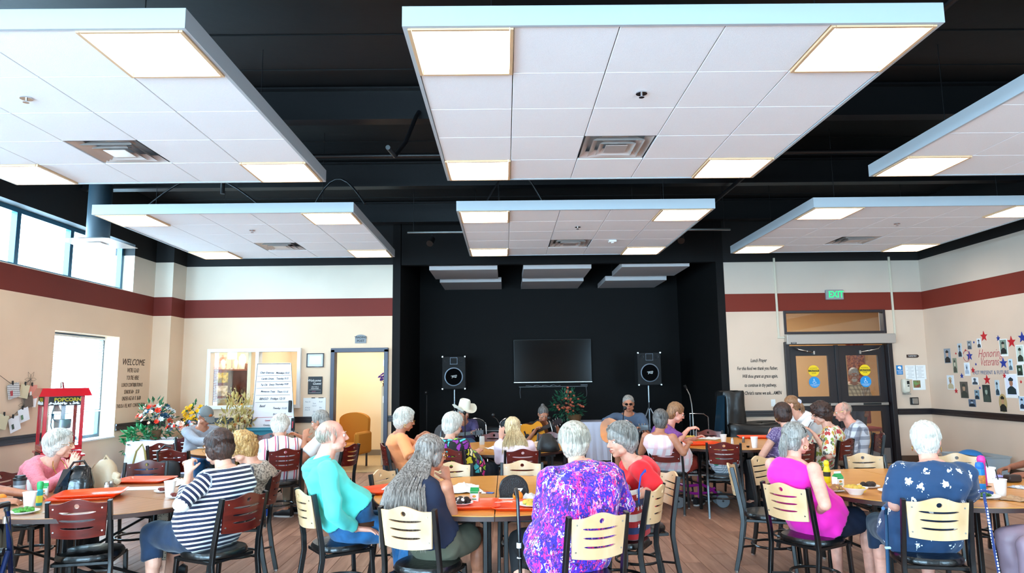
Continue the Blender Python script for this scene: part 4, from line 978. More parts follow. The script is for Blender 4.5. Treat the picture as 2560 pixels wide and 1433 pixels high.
for k, x, y, h, kd, lb in (
 (1, -2.81, 4.72, -12, 'mahog', 'empty mahogany backed chair in the left foreground with its back to the camera'),
 (2, -5.02, 6.9, 40, 'mahog', 'mahogany backed chair cut by the left edge beyond the pink sweater woman'),
 (3, -3.50, 6.92, 166, 'mahog', 'empty mahogany chair facing the camera across the left foreground table'),
 (4, -1.79, 4.88, -62, 'mahog', 'mahogany chair under the woman in the navy striped top'),
 (5, -1.95, 5.98, -98, 'mahog', 'mahogany chair under the curly haired woman in speckled grey'),
 (6, -1.41, 5.0, 56, 'maple', 'maple backed chair under the bald man in the aqua hoodie'),
 (7, -1.03, 5.97, 115, 'maple', 'empty maple chair tucked at the left end of the centre foreground table'),
 (8, -.60, 4.30, 22, 'maple', 'maple backed chair under the woman with very long grey hair'),
 (9, .51, 4.02, -22, 'maple', 'maple backed chair behind the woman in the purple splash shirt'),
 (10, 1.04, 4.98, -62, 'maple', 'maple chair holding the stars and stripes tote beside the purple shirt'),
 (11, 1.28, 5.62, -100, 'maple', 'maple chair behind the back of the woman in the red shirt'),
 (12, -.50, 6.42, 174, 'maple', 'empty maple chair on the far side of the centre table, left one'),
 (13, .14, 6.46, 184, 'maple', 'empty maple chair on the far side of the centre table, behind the black pouch'),
 (14, 1.95, 6.08, 112, 'maple', 'empty maple chair pulled out left of the magenta tank top woman'),
 (15, 2.36, 6.55, 145, 'maple', 'maple chair half hidden behind the magenta tank top woman'),
 (16, 1.95, 4.98, 58, 'maple', 'maple backed chair under the woman in the magenta tank top'),
 (17, 3.38, 6.66, 182, 'maple', 'empty maple chair facing the camera behind the milk carton of the right table'),
 (18, 4.20, 6.55, 194, 'maple', 'empty maple chair facing the camera right of the white haired woman'),
 (19, 2.61, 4.32, 13, 'maple', 'maple backed chair under the white haired woman in navy sprig print'),
 (20, -2.50, 8.0, -28, 'mahog', 'mahogany chair behind the white haired woman in the striped blouse'),
 (21, -1.85, 8.42, -72, 'mahog', 'mahogany chair behind the man in the white shirt near the open door'),
 (22, -4.30, 8.85, 120, 'mahog', 'mahogany chair with a woven strap at the left end of the back left table'),
 (23, -3.75, 8.0, 8, 'mahog', 'mahogany chair with a black bag before the man in the grey cap'),
 (24, -4.45, 9.95, 135, 'mahog', 'mahogany chair under the man in the grey cap'),
 (25, -3.42, 10.25, 178, 'mahog', 'mahogany chair on the far side of the back left table'),
 (26, -1.45, 8.45, 72, 'mahog', 'mahogany chair under the white haired woman in peach orange'),
 (27, -.63, 7.76, 28, 'mahog', 'mahogany chair under the woman in the black butterfly blouse'),
 (28, .17, 7.57, -5, 'mahog', 'mahogany chair behind the long haired blond woman'),
 (29, -.17, 9.85, 178, 'mahog', 'empty mahogany chair facing the camera beyond the back centre table, left one'),
 (30, .62, 9.75, 194, 'mahog', 'mahogany chair facing the camera beside the small black handbag'),
 (31, .80, 8.05, -50, 'mahog', 'mahogany chair at the right of the back centre table, mostly hidden'),
 (32, 1.87, 8.30, 22, 'mahog', 'mahogany chair under the woman in the pink plaid top and coral shorts'),
 (33, 2.47, 8.02, 14, 'mahog', 'mahogany chair with a patterned plastic bag on its seat'),
 (34, 2.83, 9.82, 180, 'mahog', 'empty mahogany chair on the far side of the back right table'),
 (35, 3.99, 8.26, -40, 'mahog', 'mahogany chair under the woman in the cream floral blouse'),
 (36, 3.30, 7.86, -20, 'mahog', 'mahogany chair under the woman in the purple dotted top'),
 (37, 4.75, 8.95, -80, 'mahog', 'mahogany chair under the old man in the blue plaid shirt'),
 (38, -4.35, 6.2, 95, 'mahog', 'mahogany chair under the woman in the pink lace sweater'),
 (39, 4.75, 9.85, -110, 'mahog', 'mahogany chair under the woman in the white shirt with a hair bow'),
 (40, 1.75, 9.5, 110, 'mahog', 'mahogany chair under the woman in the purple cardigan'),
 (41, 3.92, 4.30, -80, 'maple', 'maple chair under the person in lilac at the right edge'),
): CH_[k] = chair(x, y, h, kd, lb)
# ---------- round tables made of two half tops ----------
def table(cx, cy, r, ang, m, lb):
    t = thing('round_table', lb, 'table', (cx, cy, 0), R(ang), 'round dining tables'); z = .735
    for s in (-1, 1):
        a0 = -90 if s > 0 else 90; P_ = [(.003*s+(r-.003)*math.cos(R(a0+180*i/40)), (r-.003)*math.sin(R(a0+180*i/40))) for i in range(41)]
        b = MB(); b.prism(P_, z-.022, z); o = put(b, 'tabletop', m, t, True, ang=30)
        b = MB(); Q = [(.003*s+(r+.001)*math.cos(R(a0+180*i/40)), (r+.001)*math.sin(R(a0+180*i/40))) for i in range(41)]; b.prism(Q, z-.034, z-.005); put(b, 'edge_band', M_tedge, o, True, ang=30)
        b = MB()
        for x in (.10, .62): b.box((s*x, 0, z-.055), (.035, r*1.2 if x < .3 else r*.9, .04))
        for y in (-.45, .45): b.box((s*.36, y, z-.055), (.55, .03, .035))
        put(b, 'apron_rail', M_blackmet, t, False)
        for y in (-1, 1):
            for x, yy in ((.07, r*.62), (.60, r*.42)):
                b = MB(); b.box((s*x, y*yy, z/2-.03), (.032, .032, z-.07), bev=.004); b.cyl((s*x, y*yy, 0), (s*x, y*yy, .02), .018, n=10); put(b, 'leg', M_blackmet, t, False)
        b = MB()
        for y in (-1, 1): b.cyl((s*.07, y*r*.62, .2), (s*.60, y*r*.42, .46), .011, n=8)
        b.cyl((s*.60, -r*.42, .3), (s*.60, r*.42, .3), .011, n=8); b.cyl((s*.07, -r*.62, .62), (s*.35, -r*.1, z-.06), .011, n=8); b.cyl((s*.07, r*.62, .62), (s*.35, r*.1, z-.06), .011, n=8); put(b, 'brace', M_blackmet, t)
    return t
table(-3.06, 5.60, .93, 62, M_table2, 'walnut brown round table in the left foreground with stacked orange trays')
table(-.08, 5.45, .92, 0, M_table, 'honey wood round table in the centre foreground between long haired and purple shirted women')
table(3.27, 5.52, .97, 4, M_table, 'honey wood round table in the right foreground with milk carton and bowls')
table(-3.15, 9.2, .88, 20, M_table, 'round table behind the striped blouse, left of the open door')
table(-.05, 8.92, .84, 0, M_table, 'honey wood round table before the stage, between butterfly blouse and blond woman')
table(2.86, 9.10, .86, 12, M_table, 'honey wood round table before the door, with white cups and shakers')

# ---------- the people in the room ----------
def C_(k): return CH_[k]
PP = {}
PP[1] = person('seated white haired woman in a pink lace sweater, hands raised, beside the popcorn machine', C_(38), 92, (-3.799, 6.050, 1.083), hy=75, hp=4, wl=(-3.608, 5.950, 0.878), wr=(-3.536, 5.800, 0.890), palmL=(0,-1,0), palmR=(0,1,.2), dirL=(.1,0,1), dirR=(.15,.05,1), g=1.12, belly=.04, bust=.05, fem=True, skin=0, shirt='pink', sleeve='long', bottom='blkpant', hair=('puffy','white'), glasses='gold', curl=12, hunch=.06)
PP[2] = person('seated dark haired woman in a navy and white striped top, hands at her mouth', C_(4), -64, (-2.023, 4.980, 1.140), hy=-64, hp=14, wl=(-2.166, 4.850, 0.969), wr=(-2.244, 5.050, 0.954), el=(-2.112, 4.680, 0.818), er=(-2.314, 5.200, 0.754), dirL=(-.1,.25,1), dirR=(0,-.3,1), palmL=(.2,1,0), palmR=(.2,-1,0), g=1.2, belly=.06, bust=.04, fem=True, skin=0, shirt='navystripe', sleeve='threeq', bottom=M_ddenim, blen='capri', hair=('bob','brown'), glasses='gold', curl=55, feet=((.30,-.05),(.5,0)), shoes='dark', hunch=.09)
PP[3] = person('seated woman with golden curls and a speckled grey top, looking down', C_(5), -92, (-2.173, 5.850, 1.051), hy=-88, hp=32, g=1.25, belly=.05, bust=.05, fem=True, skin=0, shirt='leopard', sleeve='short', bottom='leoskirt', blen='skirt', hair=('curly','curl'), hunch=.12, wl=(-2.310, 5.600, 0.792), wr=(-2.465, 6.100, 0.729))
PP[4] = person('seated bald man in an aqua hooded shirt and blue jeans, hand on thigh', C_(6), 66, (-1.240, 5.020, 1.201), hy=62, hp=-2, wr=(-1.048, 4.980, 0.579), er=(-1.154, 4.780, 0.718), wl=(-1.042, 5.450, 0.546), palmR=(0,0,-1), dirR=(1,.1,-.1), g=1.08, belly=.09, skin=2, shirt='teal', sleeve='long', bottom=M_denim, hair=('bald','lgrey'), curl=16, hunch=.05, feet=((.45,-.05),(.36,.05)), shoes='brown', hem=.02, legsplay=.14)
PP[5] = person('white haired woman in a vertical striped blouse bending over the back left table', C_(20), -22, (-2.673, 8.350, 1.060), hy=-10, hp=38, g=1.35, belly=.05, bust=.03, fem=True, skin=0, shirt='vstripe', sleeve='elbow', bottom='vstripe', blen='shorts', hair=('puffy','white'), hunch=.14, far=True, wl=(-3.068, 8.900, 0.830), wr=(-2.652, 8.850, 0.809), shoes='blue', hs=1.08, feet=((.25,0),(.25,0)))
PP[6] = person('grey haired man in a white T-shirt facing left near the open side door', C_(21), -75, (-2.242, 8.500, 1.105), hy=-80, hp=18, g=1.2, belly=.08, skin=1, shirt='white', sleeve='short', bottom='khaki', hair=('short','grey'), far=True, hunch=.08, wl=(-2.363, 8.300, 0.921), wr=(-2.555, 8.800, 0.910))
PP[7] = person('man in a grey cap and grey long sleeved shirt eating at the back left table', C_(24), 138, (-4.134, 9.700, 1.127), hy=125, hp=36, g=1.08, belly=.04, skin=1, shirt='grey', sleeve='long', bottom=M_denim, hair=('crop','dgrey'), far=True, wl=(-3.747, 9.350, 0.881), wr=(-3.819, 9.200, 0.833), glasses='dark', hunch=.08)
PP[8] = person('white haired woman in a peach orange T-shirt facing right with hands raised', C_(26), 72, (-1.193, 8.300, 1.122), hy=68, hp=14, g=1.25, belly=.06, bust=.05, fem=True, skin=1, shirt='orange', sleeve='elbow', bottom='khaki', hair=('puffy','white'), far=True, wl=(-1.037, 8.300, 0.931), wr=(-0.989, 8.100, 0.929), dirL=(.8,.1,.5), dirR=(.8,.2,.5), extras=('earring',), glasses='gold', hunch=.06, hs=1.1)
PP[9] = person('woman with very long grey hair leaning on the centre table, seen from behind', C_(8), 24, (-0.502, 4.750, 1.100), hy=52, hp=10, g=1.0, fem=True, skin=1, shirt='navy', sleeve='none', bottom=mat('olive shorts','#5a5948',.85,bump=(9,.4)), blen='shorts', hair=('long','streak',.48,1.0,.23), wr=(-0.400, 4.850, 0.904), er=(-0.351, 4.620, 0.724), wl=(-0.624, 4.900, 0.874), dirR=(-.25,.1,1), palmR=(-.6,.6,.1), curl=(30,60), hunch=.1, glasses='gold', shoes='white', hem=.03)
PP[10] = person('woman with short white hair in a black butterfly blouse, seen from behind', C_(27), 28, (-0.597, 7.950, 1.078), hy=48, hp=14, g=1.25, belly=.03, bust=.04, fem=True, skin=0, shirt='butterfly', sleeve='threeq', bottom=M_ddenim, hair=('puffy','white'), far=True, wr=(-0.323, 8.150, 0.762), er=(-0.392, 7.850, 0.686), wl=(-0.710, 8.600, 0.721), hunch=.09, hs=1.08)
PP[11] = person('man in ivory cowboy hat and purple shirt playing guitar at the stage left', ((-0.761, 11.600, 0.604)[0], 11.75), 165, (-0.687, 11.500, 1.054), hy=140, hp=14, g=1.1, belly=.04, skin=1, shirt='purpleshirt', sleeve='long', bottom=M_denim, hair=('short','grey'), far=True, wr=(-0.878, 11.250, 0.736), wl=(-0.503, 11.150, 0.763), hunch=.06)
PP[12] = person('woman with long blond hair in a pale pink top, seen from behind', C_(28), -4, (0.070, 7.950, 1.033), hy=-14, hp=14, g=1.02, fem=True, skin=0, shirt='ltpink', sleeve='long', bottom='blkpant', hair=('long','blond',.24,.85,.11), far=True, wl=(-0.065, 8.350, 0.886), el=(-0.083, 8.000, 0.686), dirL=(.1,.1,1), palmL=(0,1,0), wr=(0.302, 8.400, 0.681), hunch=.07, curl=15)
PP[13] = person('grey haired woman in glasses and a black T-shirt playing a guitar, centre of the stage', ((0.532, 11.200, 0.497)[0], 11.35), 178, (0.582, 11.000, 1.031), hy=172, hp=26, g=1.02, fem=True, skin=1, shirt='black', sleeve='elbow', bottom='blkpant', hair=('bun','dgrey'), far=True, glasses='steel', wr=(0.444, 10.800, 0.795), wl=(0.773, 10.750, 0.861), hunch=.07)
PP[14] = person('large woman with ashy short hair in a purple splash print shirt, seen from behind', C_(9), -18, (0.443, 4.600, 1.175), hy=2, hp=8, g=1.45, belly=.05, fem=True, skin=0, sh=.19, shirt='splash', sleeve='elbow', bottom='blkpant', blen='capri', hair=('puffy','lgrey'), wl=(0.254, 4.800, 0.785), el=(0.223, 4.450, 0.724), wr=(0.713, 4.850, 0.738), hunch=.09, shoes='white', legsplay=.16, hem=-.13, feet=((.12,-.12),(.1,.1)))
PP[15] = person('grey haired woman in a red T-shirt turned left towards the purple shirted woman', C_(11), -95, (0.852, 5.250, 1.124), hy=-112, hp=8, g=1.22, belly=.05, bust=.06, fem=True, skin=0, shirt='red', sleeve='elbow', bottom='blkpant', hair=('puffy','grey'), wl=(0.817, 4.980, 0.741), el=(1.069, 5.100, 0.800), wr=(0.843, 5.500, 0.733), hunch=.08, hs=1.04)
PP[16] = person('man in sunglasses and a slate blue polo playing guitar on the right of the stage', ((1.824, 10.700, 0.707)[0], 10.8), 190, (1.854, 10.600, 1.190), hy=188, hp=4, g=1.15, belly=.06, skin=1, shirt='bluegrey', sleeve='elbow', bottom=mat('stone shorts','#a89c8c',.85), blen='shorts', hair=('crop','grey'), far=True, glasses='sun', wr=(1.615, 10.350, 0.865), er=(1.487, 10.600, 0.909), wl=(1.984, 10.250, 0.844), hunch=.03, shoes='white')
PP[17] = person('woman with short dark grey hair in a pink plaid sleeveless top and coral shorts', C_(32), 40, (1.850, 8.400, 1.071), hy=20, hp=12, g=1.25, belly=.04, bust=.03, fem=True, skin=1, shirt='plaid', sleeve='none', bottom='coral', blen='shorts', hair=('short','dgrey'), far=True, wr=(2.199, 8.500, 0.786), er=(2.052, 8.200, 0.715), wl=(1.792, 8.800, 0.764), hunch=.09, hs=1.06, legsplay=.1)
PP[18] = person('woman with light brown short hair in a purple cardigan lifting a fork', C_(40), 105, (2.218, 9.150, 1.119), hy=88, hp=24, g=1.2, belly=.04, bust=.05, fem=True, skin=2, shirt='purplecard', sleeve='elbow', bottom='blkpant', hair=('short','mid'), far=True, glasses='dark', wr=(2.324, 8.950, 0.932), er=(2.182, 8.850, 0.813), wl=(2.478, 9.200, 0.794), dirR=(.9,0,.15), hunch=.08, hs=1.08)
PP[19] = person('woman with dark auburn hair in a purple dotted sleeveless top, back to the camera', C_(36), -22, (3.231, 8.200, 1.139), hy=-12, hp=8, g=1.12, fem=True, skin=0, shirt='dots', sleeve='cap', bottom='blkpant', hair=('bob','brown'), far=True, wl=(3.184, 8.500, 0.810), el=(2.913, 8.050, 0.684), dirL=(0,.1,1), palmL=(1,0,0), curl=15, wr=(3.493, 8.500, 0.721), hunch=.07, extras=('earring',), hs=1.05)
PP[20] = person('woman in a white shirt with a ponytail and pale hair bow by the double doors', C_(39), -100, (3.912, 9.600, 1.188), hy=-75, hp=12, g=1.0, fem=True, skin=0, shirt='white', sleeve='long', bottom='blkpant', hair=('ponytail','mid'), far=True, wl=(3.671, 9.300, 0.770), wr=(3.820, 9.700, 0.761), hunch=.06)
PP[21] = person('woman with dark curly hair in a cream floral blouse facing left', C_(35), -62, (3.755, 8.350, 1.124), hy=-80, hp=18, g=1.25, belly=.05, bust=.05, fem=True, skin=0, shirt='floral', sleeve='elbow', bottom='floral', blen='skirt', hair=('curly','brown'), far=True, wl=(3.613, 8.250, 0.905), el=(3.678, 8.050, 0.673), dirL=(-.6,0,.6), wr=(3.727, 8.700, 0.747), hunch=.08, hs=1.06)
PP[22] = person('bald old man in a blue and white plaid shirt behind the floral blouse', C_(37), -70, (4.333, 9.000, 1.114), hy=-72, hp=14, g=1.12, belly=.05, skin=2, shirt='bluplaid', sleeve='long', bottom='khaki', hair=('thin','lgrey'), far=True, wl=(4.047, 8.800, 0.743), wr=(4.208, 9.200, 0.745), hunch=.09, glasses='gold')
PP[23] = person('woman with a grey ponytail in a magenta tank top and navy shorts', C_(16), 58, (2.111, 5.120, 1.133), hy=66, hp=4, g=1.12, belly=.03, bust=.04, hem=-.03, fem=True, skin=2, shirt='magenta', sleeve='none', bottom='navy', blen='shorts', hair=('ponytail','grey'), wr=(2.202, 5.050, 0.627), er=(2.107, 4.720, 0.741), wl=(2.456, 5.500, 0.695), hunch=.08, shoes='dark', extras=('earring',), legsplay=.13)
PP[24] = person('white haired woman in a navy top with white sprigs, seen from behind', C_(19), 14, (2.748, 4.600, 1.159), hy=34, hp=8, g=1.25, belly=.04, fem=True, skin=2, sh=.178, shirt='navyfloral', sleeve='elbow', bottom=M_ddenim, blen='capri', hair=('short','white'), glasses='steel', extras=('earring',), wl=(2.744, 4.900, 0.738), el=(2.483, 4.550, 0.765), wr=(3.160, 4.950, 0.731), hunch=.08, legsplay=.15)
PP[25] = person('bearded man in a brown plaid shirt standing behind the right door glass', (6.66, 13.35), 190, (6.66, 13.28, 1.575), hy=205, hp=5, g=1.2, belly=.05, skin=3, shirt='brnplaid', sleeve='long', bottom=M_ddenim, hair=('short','grey'), far=True, stand=True, glasses='dark')
PP[26] = person('person in lilac top and mauve trousers cut off by the right edge', C_(41), -76, (3.62, 4.42, 1.2), hy=-80, hp=8, g=1.15, skin=1, fem=True, shirt='lilac', sleeve='long', bottom='mauve', hair=('short','mid'), wl=(3.36, 4.22, .66), wr=(3.42, 4.52, .66), hunch=.06, legsplay=.14)
PP[27] = person('person reaching a tanned hand onto the right table from outside the frame', (5.0, 5.95), -88, (4.92, 5.92, 1.22), hy=-88, g=1.1, skin=3, shirt='bluegrey', sleeve='short', bottom='khaki', hair=('crop','dgrey'), wl=(4.22, 5.72, .775), wr=(4.40, 6.15, .775), hunch=.05, far=True)
PP[28] = person('person behind the left edge, hand on the walnut table', (-4.12, 5.05), 70, (-4.02, 5.12, 1.2), hy=80, g=1.1, skin=1, shirt='navy', sleeve='short', bottom='khaki', hair=('crop','dgrey'), wr=(-3.62, 5.12, .775), wl=(-3.6, 5.42, .775), hunch=.05, far=True)
chair(-4.12, 5.05, 70, 'mahog', 'mahogany chair at the left edge beside the blue walker', False)
chair(5.0, 5.95, -88, 'maple', 'maple chair just outside the right edge at the right table', False)
# ---------- what they wear in addition ----------
def worn(p, name, mb, m, label=None, parent=None): return put(mb, name, m, parent or PP[p]['root'], world=True, label=label)
# grey cap
P, HM = PP[7]['P'], PP[7]['HM']; b = MB(); b.sph(P(0, -.015, .06), (.092, .108, .078), 18, 12, HM); cap = worn(7, 'cap', b, mat('grey twill', '#6e7372', .8, bump=(60, .3)), 'grey baseball cap with orange patch'); b = MB()
b.add([P(x, y, z) for x, y, z in ((-.075, .07, .055), (-.04, .085, .06), (.04, .085, .06), (.075, .07, .055), (.055, .15, .03), (0, .172, .028), (-.055, .15, .03))], [(0, 1, 6), (1, 2, 4, 5, 6), (2, 3, 4)]); b.add([P(x, y, z-.006) for x, y, z in ((-.075, .07, .055), (-.04, .085, .06), (.04, .085, .06), (.075, .07, .055), (.055, .15, .03), (0, .172, .028), (-.055, .15, .03))], [(0, 1, 6), (1, 2, 4, 5, 6), (2, 3, 4)]); worn(7, 'cap_brim', b, mat('grey twill'), None, cap)
b = MB(); b.sph(P(0, .088, .085), (.026, .008, .022), 12, 8, HM); worn(7, 'patch', b, mat('orange leather patch', '#b9622f', .6), None, cap)
# cowboy hat
P, HM = PP[11]['P'], PP[11]['HM']; b = MB(); n = 28; rings = []
for r_, z in ((.0, .185), (.05, .19), (.075, .205), (.088, .19), (.097, .13), (.105, .065)): rings.append([P(r_*.88*math.cos(a), -.01+r_*1.12*math.sin(a), z-(.035*(1-abs(math.cos(a))) if r_ < .06 else 0)) for a in [2*math.pi*i/n for i in range(n)]])
for r_, z in ((.14, .055), (.185, .06), (.19, .062), (.15, .048), (.105, .055)): rings.append([P(r_*math.cos(a), -.01+r_*1.12*math.sin(a), z+(.07 if r_ > .18 else .02 if r_ > .13 else 0)*abs(math.cos(a))**2-.02*abs(math.sin(a))*(r_ > .13)) for a in [2*math.pi*i/n for i in range(n)]])
b.loft(rings); worn(11, 'cowboy_hat', b, mat('ivory felt', '#e6dfcd', .8, bump=(60, .15)), 'ivory cowboy hat with curled brim')
# beard of the man behind the door, bow, hair ties, clip
P, HM = PP[25]['P'], PP[25]['HM']; b = MB(); b.sph(P(0, .06, -.085), (.05, .045, .04), 14, 10, HM); b.sph(P(0, .092, -.045), (.03, .012, .01), 10, 6, HM); worn(25, 'beard', b, H['lgrey'])
P, HM = PP[20]['P'], PP[20]['HM']; b = MB()
for s in (-1, 1): b.sph(P(s*.035, -.115, .035), (.035, .02, .028), 10, 8, HM); b.sph(P(s*.02, -.13, .02), (.02, .02, .03), 8, 6, HM)
worn(20, 'hair_bow', b, mat('white satin ribbon', '#e4e0ee', .4))
P, HM = PP[23]['P'], PP[23]['HM']; b = MB(); b.tube([P(.02*math.cos(a), -.118, .018+.02*math.sin(a)) for a in [i*.524 for i in range(12)]], .006, 6, closed=True); worn(23, 'hair_tie', b, M_blkpl)
b = MB(); b.tube([P(.06, -.03, .098), P(.075, .0, .085), P(.083, .01, .06), P(.08, .0, .05)], .004, 6); worn(23, 'hair_clip', b, M_blkpl)
# aqua hood and belt
c = PP[4]; b = MB(); nb, F, X, U = c['nb'], c['F'], c['X'], c['U']
for k, (rx, ry, zz, rr) in enumerate(((.100, .10, .01, .022), (.112, .112, -.012, .026), (.085, .088, .03, .016))): b.tube([nb+X*rx*math.sin(a)-F*(ry*math.cos(a)+.012)+U*(zz-.02-.03*math.cos(a)) for a in [R(-118+i*23.6) for i in range(11)]], [rr*.35]+[rr]*9+[rr*.35], 10)
b.sph(nb-F*.105-U*.085, (.08, .035, .07), 14, 10, Matrix((X, F, U)).transposed()); worn(4, 'hood', b, C['teal'])
b = MB(); secs = [ell(c['spine'](t), .212, .185, X, F, 28) for t in (.03, .1)]; sc_ = [[p+F*.045 for p in s] for s in secs]; b.loft(sc_, caps=False); worn(4, 'belt', b, mat('brown leather'))
# pearl necklace of the pink sweater woman
c = PP[1]; b = MB(); nb, F, X, U = c['nb'], c['F'], c['X'], c['U']; b.tube([nb+X*.075*math.sin(a)*(1.0)+F*(.05+.075*(1-math.cos(a))*.55)-U*(.13*(1-math.cos(a))*.65-.03) for a in [R(-180+i*20) for i in range(19)]], .0035, 6); worn(1, 'necklace', b, mat('gold metal'))
# sunglasses hooked on the red shirt
c = PP[15]; b = MB(); nb, F, X, U = c['nb'], c['F'], c['X'], c['U']; q = nb+F*.16-U*.20
for dz in (0, -.06): b.tube([q-U*(-dz)+F*.01+X*.024*math.cos(a)+U*.028*math.sin(a) for a in [i*.524 for i in range(12)]], .003, 6, closed=True); b.add([q-U*(-dz)+F*.012+X*.022*math.cos(a)+U*.026*math.sin(a) for a in [i*.524 for i in range(12)]], [tuple(range(12))])
worn(15, 'hanging_sunglasses', b, M_dlens)

# ---------- helpers for small things ----------
def at(o, loc, rz=0): o.location = loc; o.rotation_euler = (0, 0, rz); return o
def solo(mb, name, m, loc, lb, cat, rz=0, group=None, smooth=True, ang=40): return tag(at(put(mb, name, m, None, smooth, ang=ang), loc, rz), lb, cat, group)
def leafy(b, c, r, n, sz, rg, flat=.5):
    for i in range(n):
        while True:
            p = Vector((rg.uniform(-1, 1), rg.uniform(-1, 1), rg.uniform(-1, 1)))
            if .3 < p.length < 1: break
        p = Vector((p.x*r[0], p.y*r[1], p.z*r[2]))+Vector(c); d = (p-Vector(c)).normalized()+Vector((rg.uniform(-.6, .6), rg.uniform(-.6, .6), rg.uniform(-.3, .6))); F_ = frame(d); L = sz*rg.uniform(.7, 1.3); w = L*flat
        b.add([p+F_@Vector(q) for q in ((0, 0, 0), (-w/2, .1*L, L*.45), (0, -.08*L, L*.5), (w/2, .1*L, L*.45), (0, .05*L, L))], [(0, 2, 1), (0, 3, 2), (1, 2, 4), (2, 3, 4)])
def bloom(b, c, r, d=None, n=6, cone=.5):
    F_ = frame(d or (0, 0, 1))
    for i in range(n):
        a = 2*math.pi*i/n; w = 1.1*math.pi*r/n; e = Vector((math.cos(a), math.sin(a), 0)); t = Vector((-math.sin(a), math.cos(a), 0))
        b.add([Vector(c)+F_@q for q in (Vector((0, 0, 0)), e*r*.6+t*w*.6+Vector((0, 0, r*cone*.7)), e*r+Vector((0, 0, r*cone)), e*r*.6-t*w*.6+Vector((0, 0, r*cone*.7)))], [(0, 1, 2, 3)])
# ================= left wall =================
LY = 11.45
wt = thing('wall_lettering', 'dark painted welcome lettering about lunch contributions beside the low left window', 'lettering', (XL+.002, LY, 1.5))
for tx, z, sz, sx_, sh_ in (('WELCOME', 1.93, .145, .98, .25), ("WE'RE GLAD", 1.80, .10, .62, .2), ("YOU'RE HERE", 1.68, .10, .62, .2), ('LUNCH CONTRIBUTION IS', 1.565, .09, .58, .15), ('SENIORS 60+    $3.50', 1.455, .09, .56, .1), ('UNDER AGE 60  IS  $6.00', 1.35, .09, .58, .1), ('THIS IS A  FEE, NOT  CONTRIBUTION', 1.235, .085, .6, .1)):
    wall_text(tx, sz, (XL+.003, LY, z), '+x', mat('dark brown wall paint', '#3a2418', .6) if tx == 'WELCOME' else mat('grey brown wall paint', '#5b4636', .6), wt, 'line', sx=sx_, shear=sh_)
# popcorn machine
pr = mat('red enamel', '#c1071c', .3, coat=.4, var=(3, .1)); pm_ = thing('popcorn_machine', 'red popcorn cart with glass cabinet standing by the low left window', 'popcorn machine', (-5.42, 8.60, 0), R(-50)); pm_.scale = (.93, .93, .95)
b = MB(); W_, D_ = .56, .44
b.prism([(-W_/2, -D_/2), (W_/2, -D_/2), (W_/2, D_/2), (-W_/2, D_/2)], .86, .90); b.box((0, 0, .80), (W_, D_, .1))
for s in (-1, 1): b.box((s*(W_/2-.01), 0, .42), (.02, D_, .74))
b.box((0, D_/2-.01, .42), (W_, .02, .74)); b.box((0, 0, .06), (W_, D_, .03)); put(b, 'cart', pr, pm_, False)
b = MB(); b.box((-W_/2-.13, 0, .81), (.25, D_, .02)); b.prism([(-W_/2-.25, .80), (-W_/2, .80), (-W_/2, .70)], -.2, -.18, Rm=Matrix(((1, 0, 0), (0, 0, -1), (0, 1, 0)))); b.prism([(-W_/2-.25, .80), (-W_/2, .80), (-W_/2, .70)], .18, .2, Rm=Matrix(((1, 0, 0), (0, 0, -1), (0, 1, 0)))); put(b, 'side_shelf', pr, pm_, False)
b = MB(); b.box((W_/2+.13, 0, .81), (.25, D_, .02)); b.prism([(W_/2+.25, .80), (W_/2, .80), (W_/2, .70)], -.2, -.18, Rm=Matrix(((1, 0, 0), (0, 0, -1), (0, 1, 0)))); put(b, 'side_shelf', pr, pm_, False)
b = MB()
for sx in (-1, 1):
    for sy in (-1, 1): b.box((sx*(W_/2-.02), sy*(D_/2-.02), 1.22), (.04, .04, .66), bev=.003)
b.box((0, 0, 1.53), (W_, D_, .02)); b.box((0, -D_/2+.01, 1.41), (W_-.08, .02, .015)); b.box((0, 0, .905), (W_, D_, .03)); put(b, 'cabinet_frame', pr, pm_, False)
b = MB(); b.add([(x*s, y*s, z) for s, z in ((1, 1.53), (.86, 1.63)) for x, y in ((-.36, -.29), (.36, -.29), (.36, .29), (-.36, .29))], [(0, 1, 5, 4), (1, 2, 6, 5), (2, 3, 7, 6), (3, 0, 4, 7), (4, 5, 6, 7), (3, 2, 1, 0)]); put(b, 'roof', pr, pm_, False)
b = MB()
for s in (-1, 1): b.box((s*(W_/2-.012), 0, 1.17), (.004, D_-.08, .5)); b.box((0, s*(D_/2-.012), 1.17), (W_-.08, .004, .5))
put(b, 'glass', M_pane, pm_, False)
mk = mat('black sign board', '#0c0b0a', .5); yk = mat('yellow sign letters', '#c9b214', .5)
for ang, w, d in ((0, W_, D_), (90, D_, W_)):
    b = MB(); Rm = rotz(R(ang)); b.box(Rm@Vector((0, -d/2-.001, 1.47)), (w-.09, .006, .11), rz=R(ang)); pan = put(b, 'sign_panel', mk, pm_, False)
    me = text_mesh('POPCORN', .062, off=.002); me.materials.clear(); me.materials.append(yk); o = link('lettering', me, pan); p = Rm@Vector((.03, -d/2-.0055, 1.485)); o.matrix_basis = Matrix.Translation(p)@Matrix.Rotation(R(ang), 4, 'Z')@Matrix.Rotation(R(90), 4, 'X')
    b = MB(); rg = random.Random(4)
    for i in range(60): q = Rm@Vector((rg.uniform(-w/2+.05, w/2-.05), -d/2-.006, 1.43+abs(rg.gauss(0, .012)))); b.sph(q, .009, 6, 4)
    o = put(b, 'printed_popcorn', M_paper, pan)
b = MB(); b.lathe([(.001, 1.12), (.085, 1.12), (.095, 1.13), (.1, 1.235), (.108, 1.24), (.1, 1.24)], (.06, .02, 0), 24); b.box((.06, .02, 1.38), (.045, .045, .3)); b.box((.06, .02, 1.0), (.04, .04, .24)); put(b, 'kettle', mat('dull steel', '#8d9098', .35, .9), pm_)
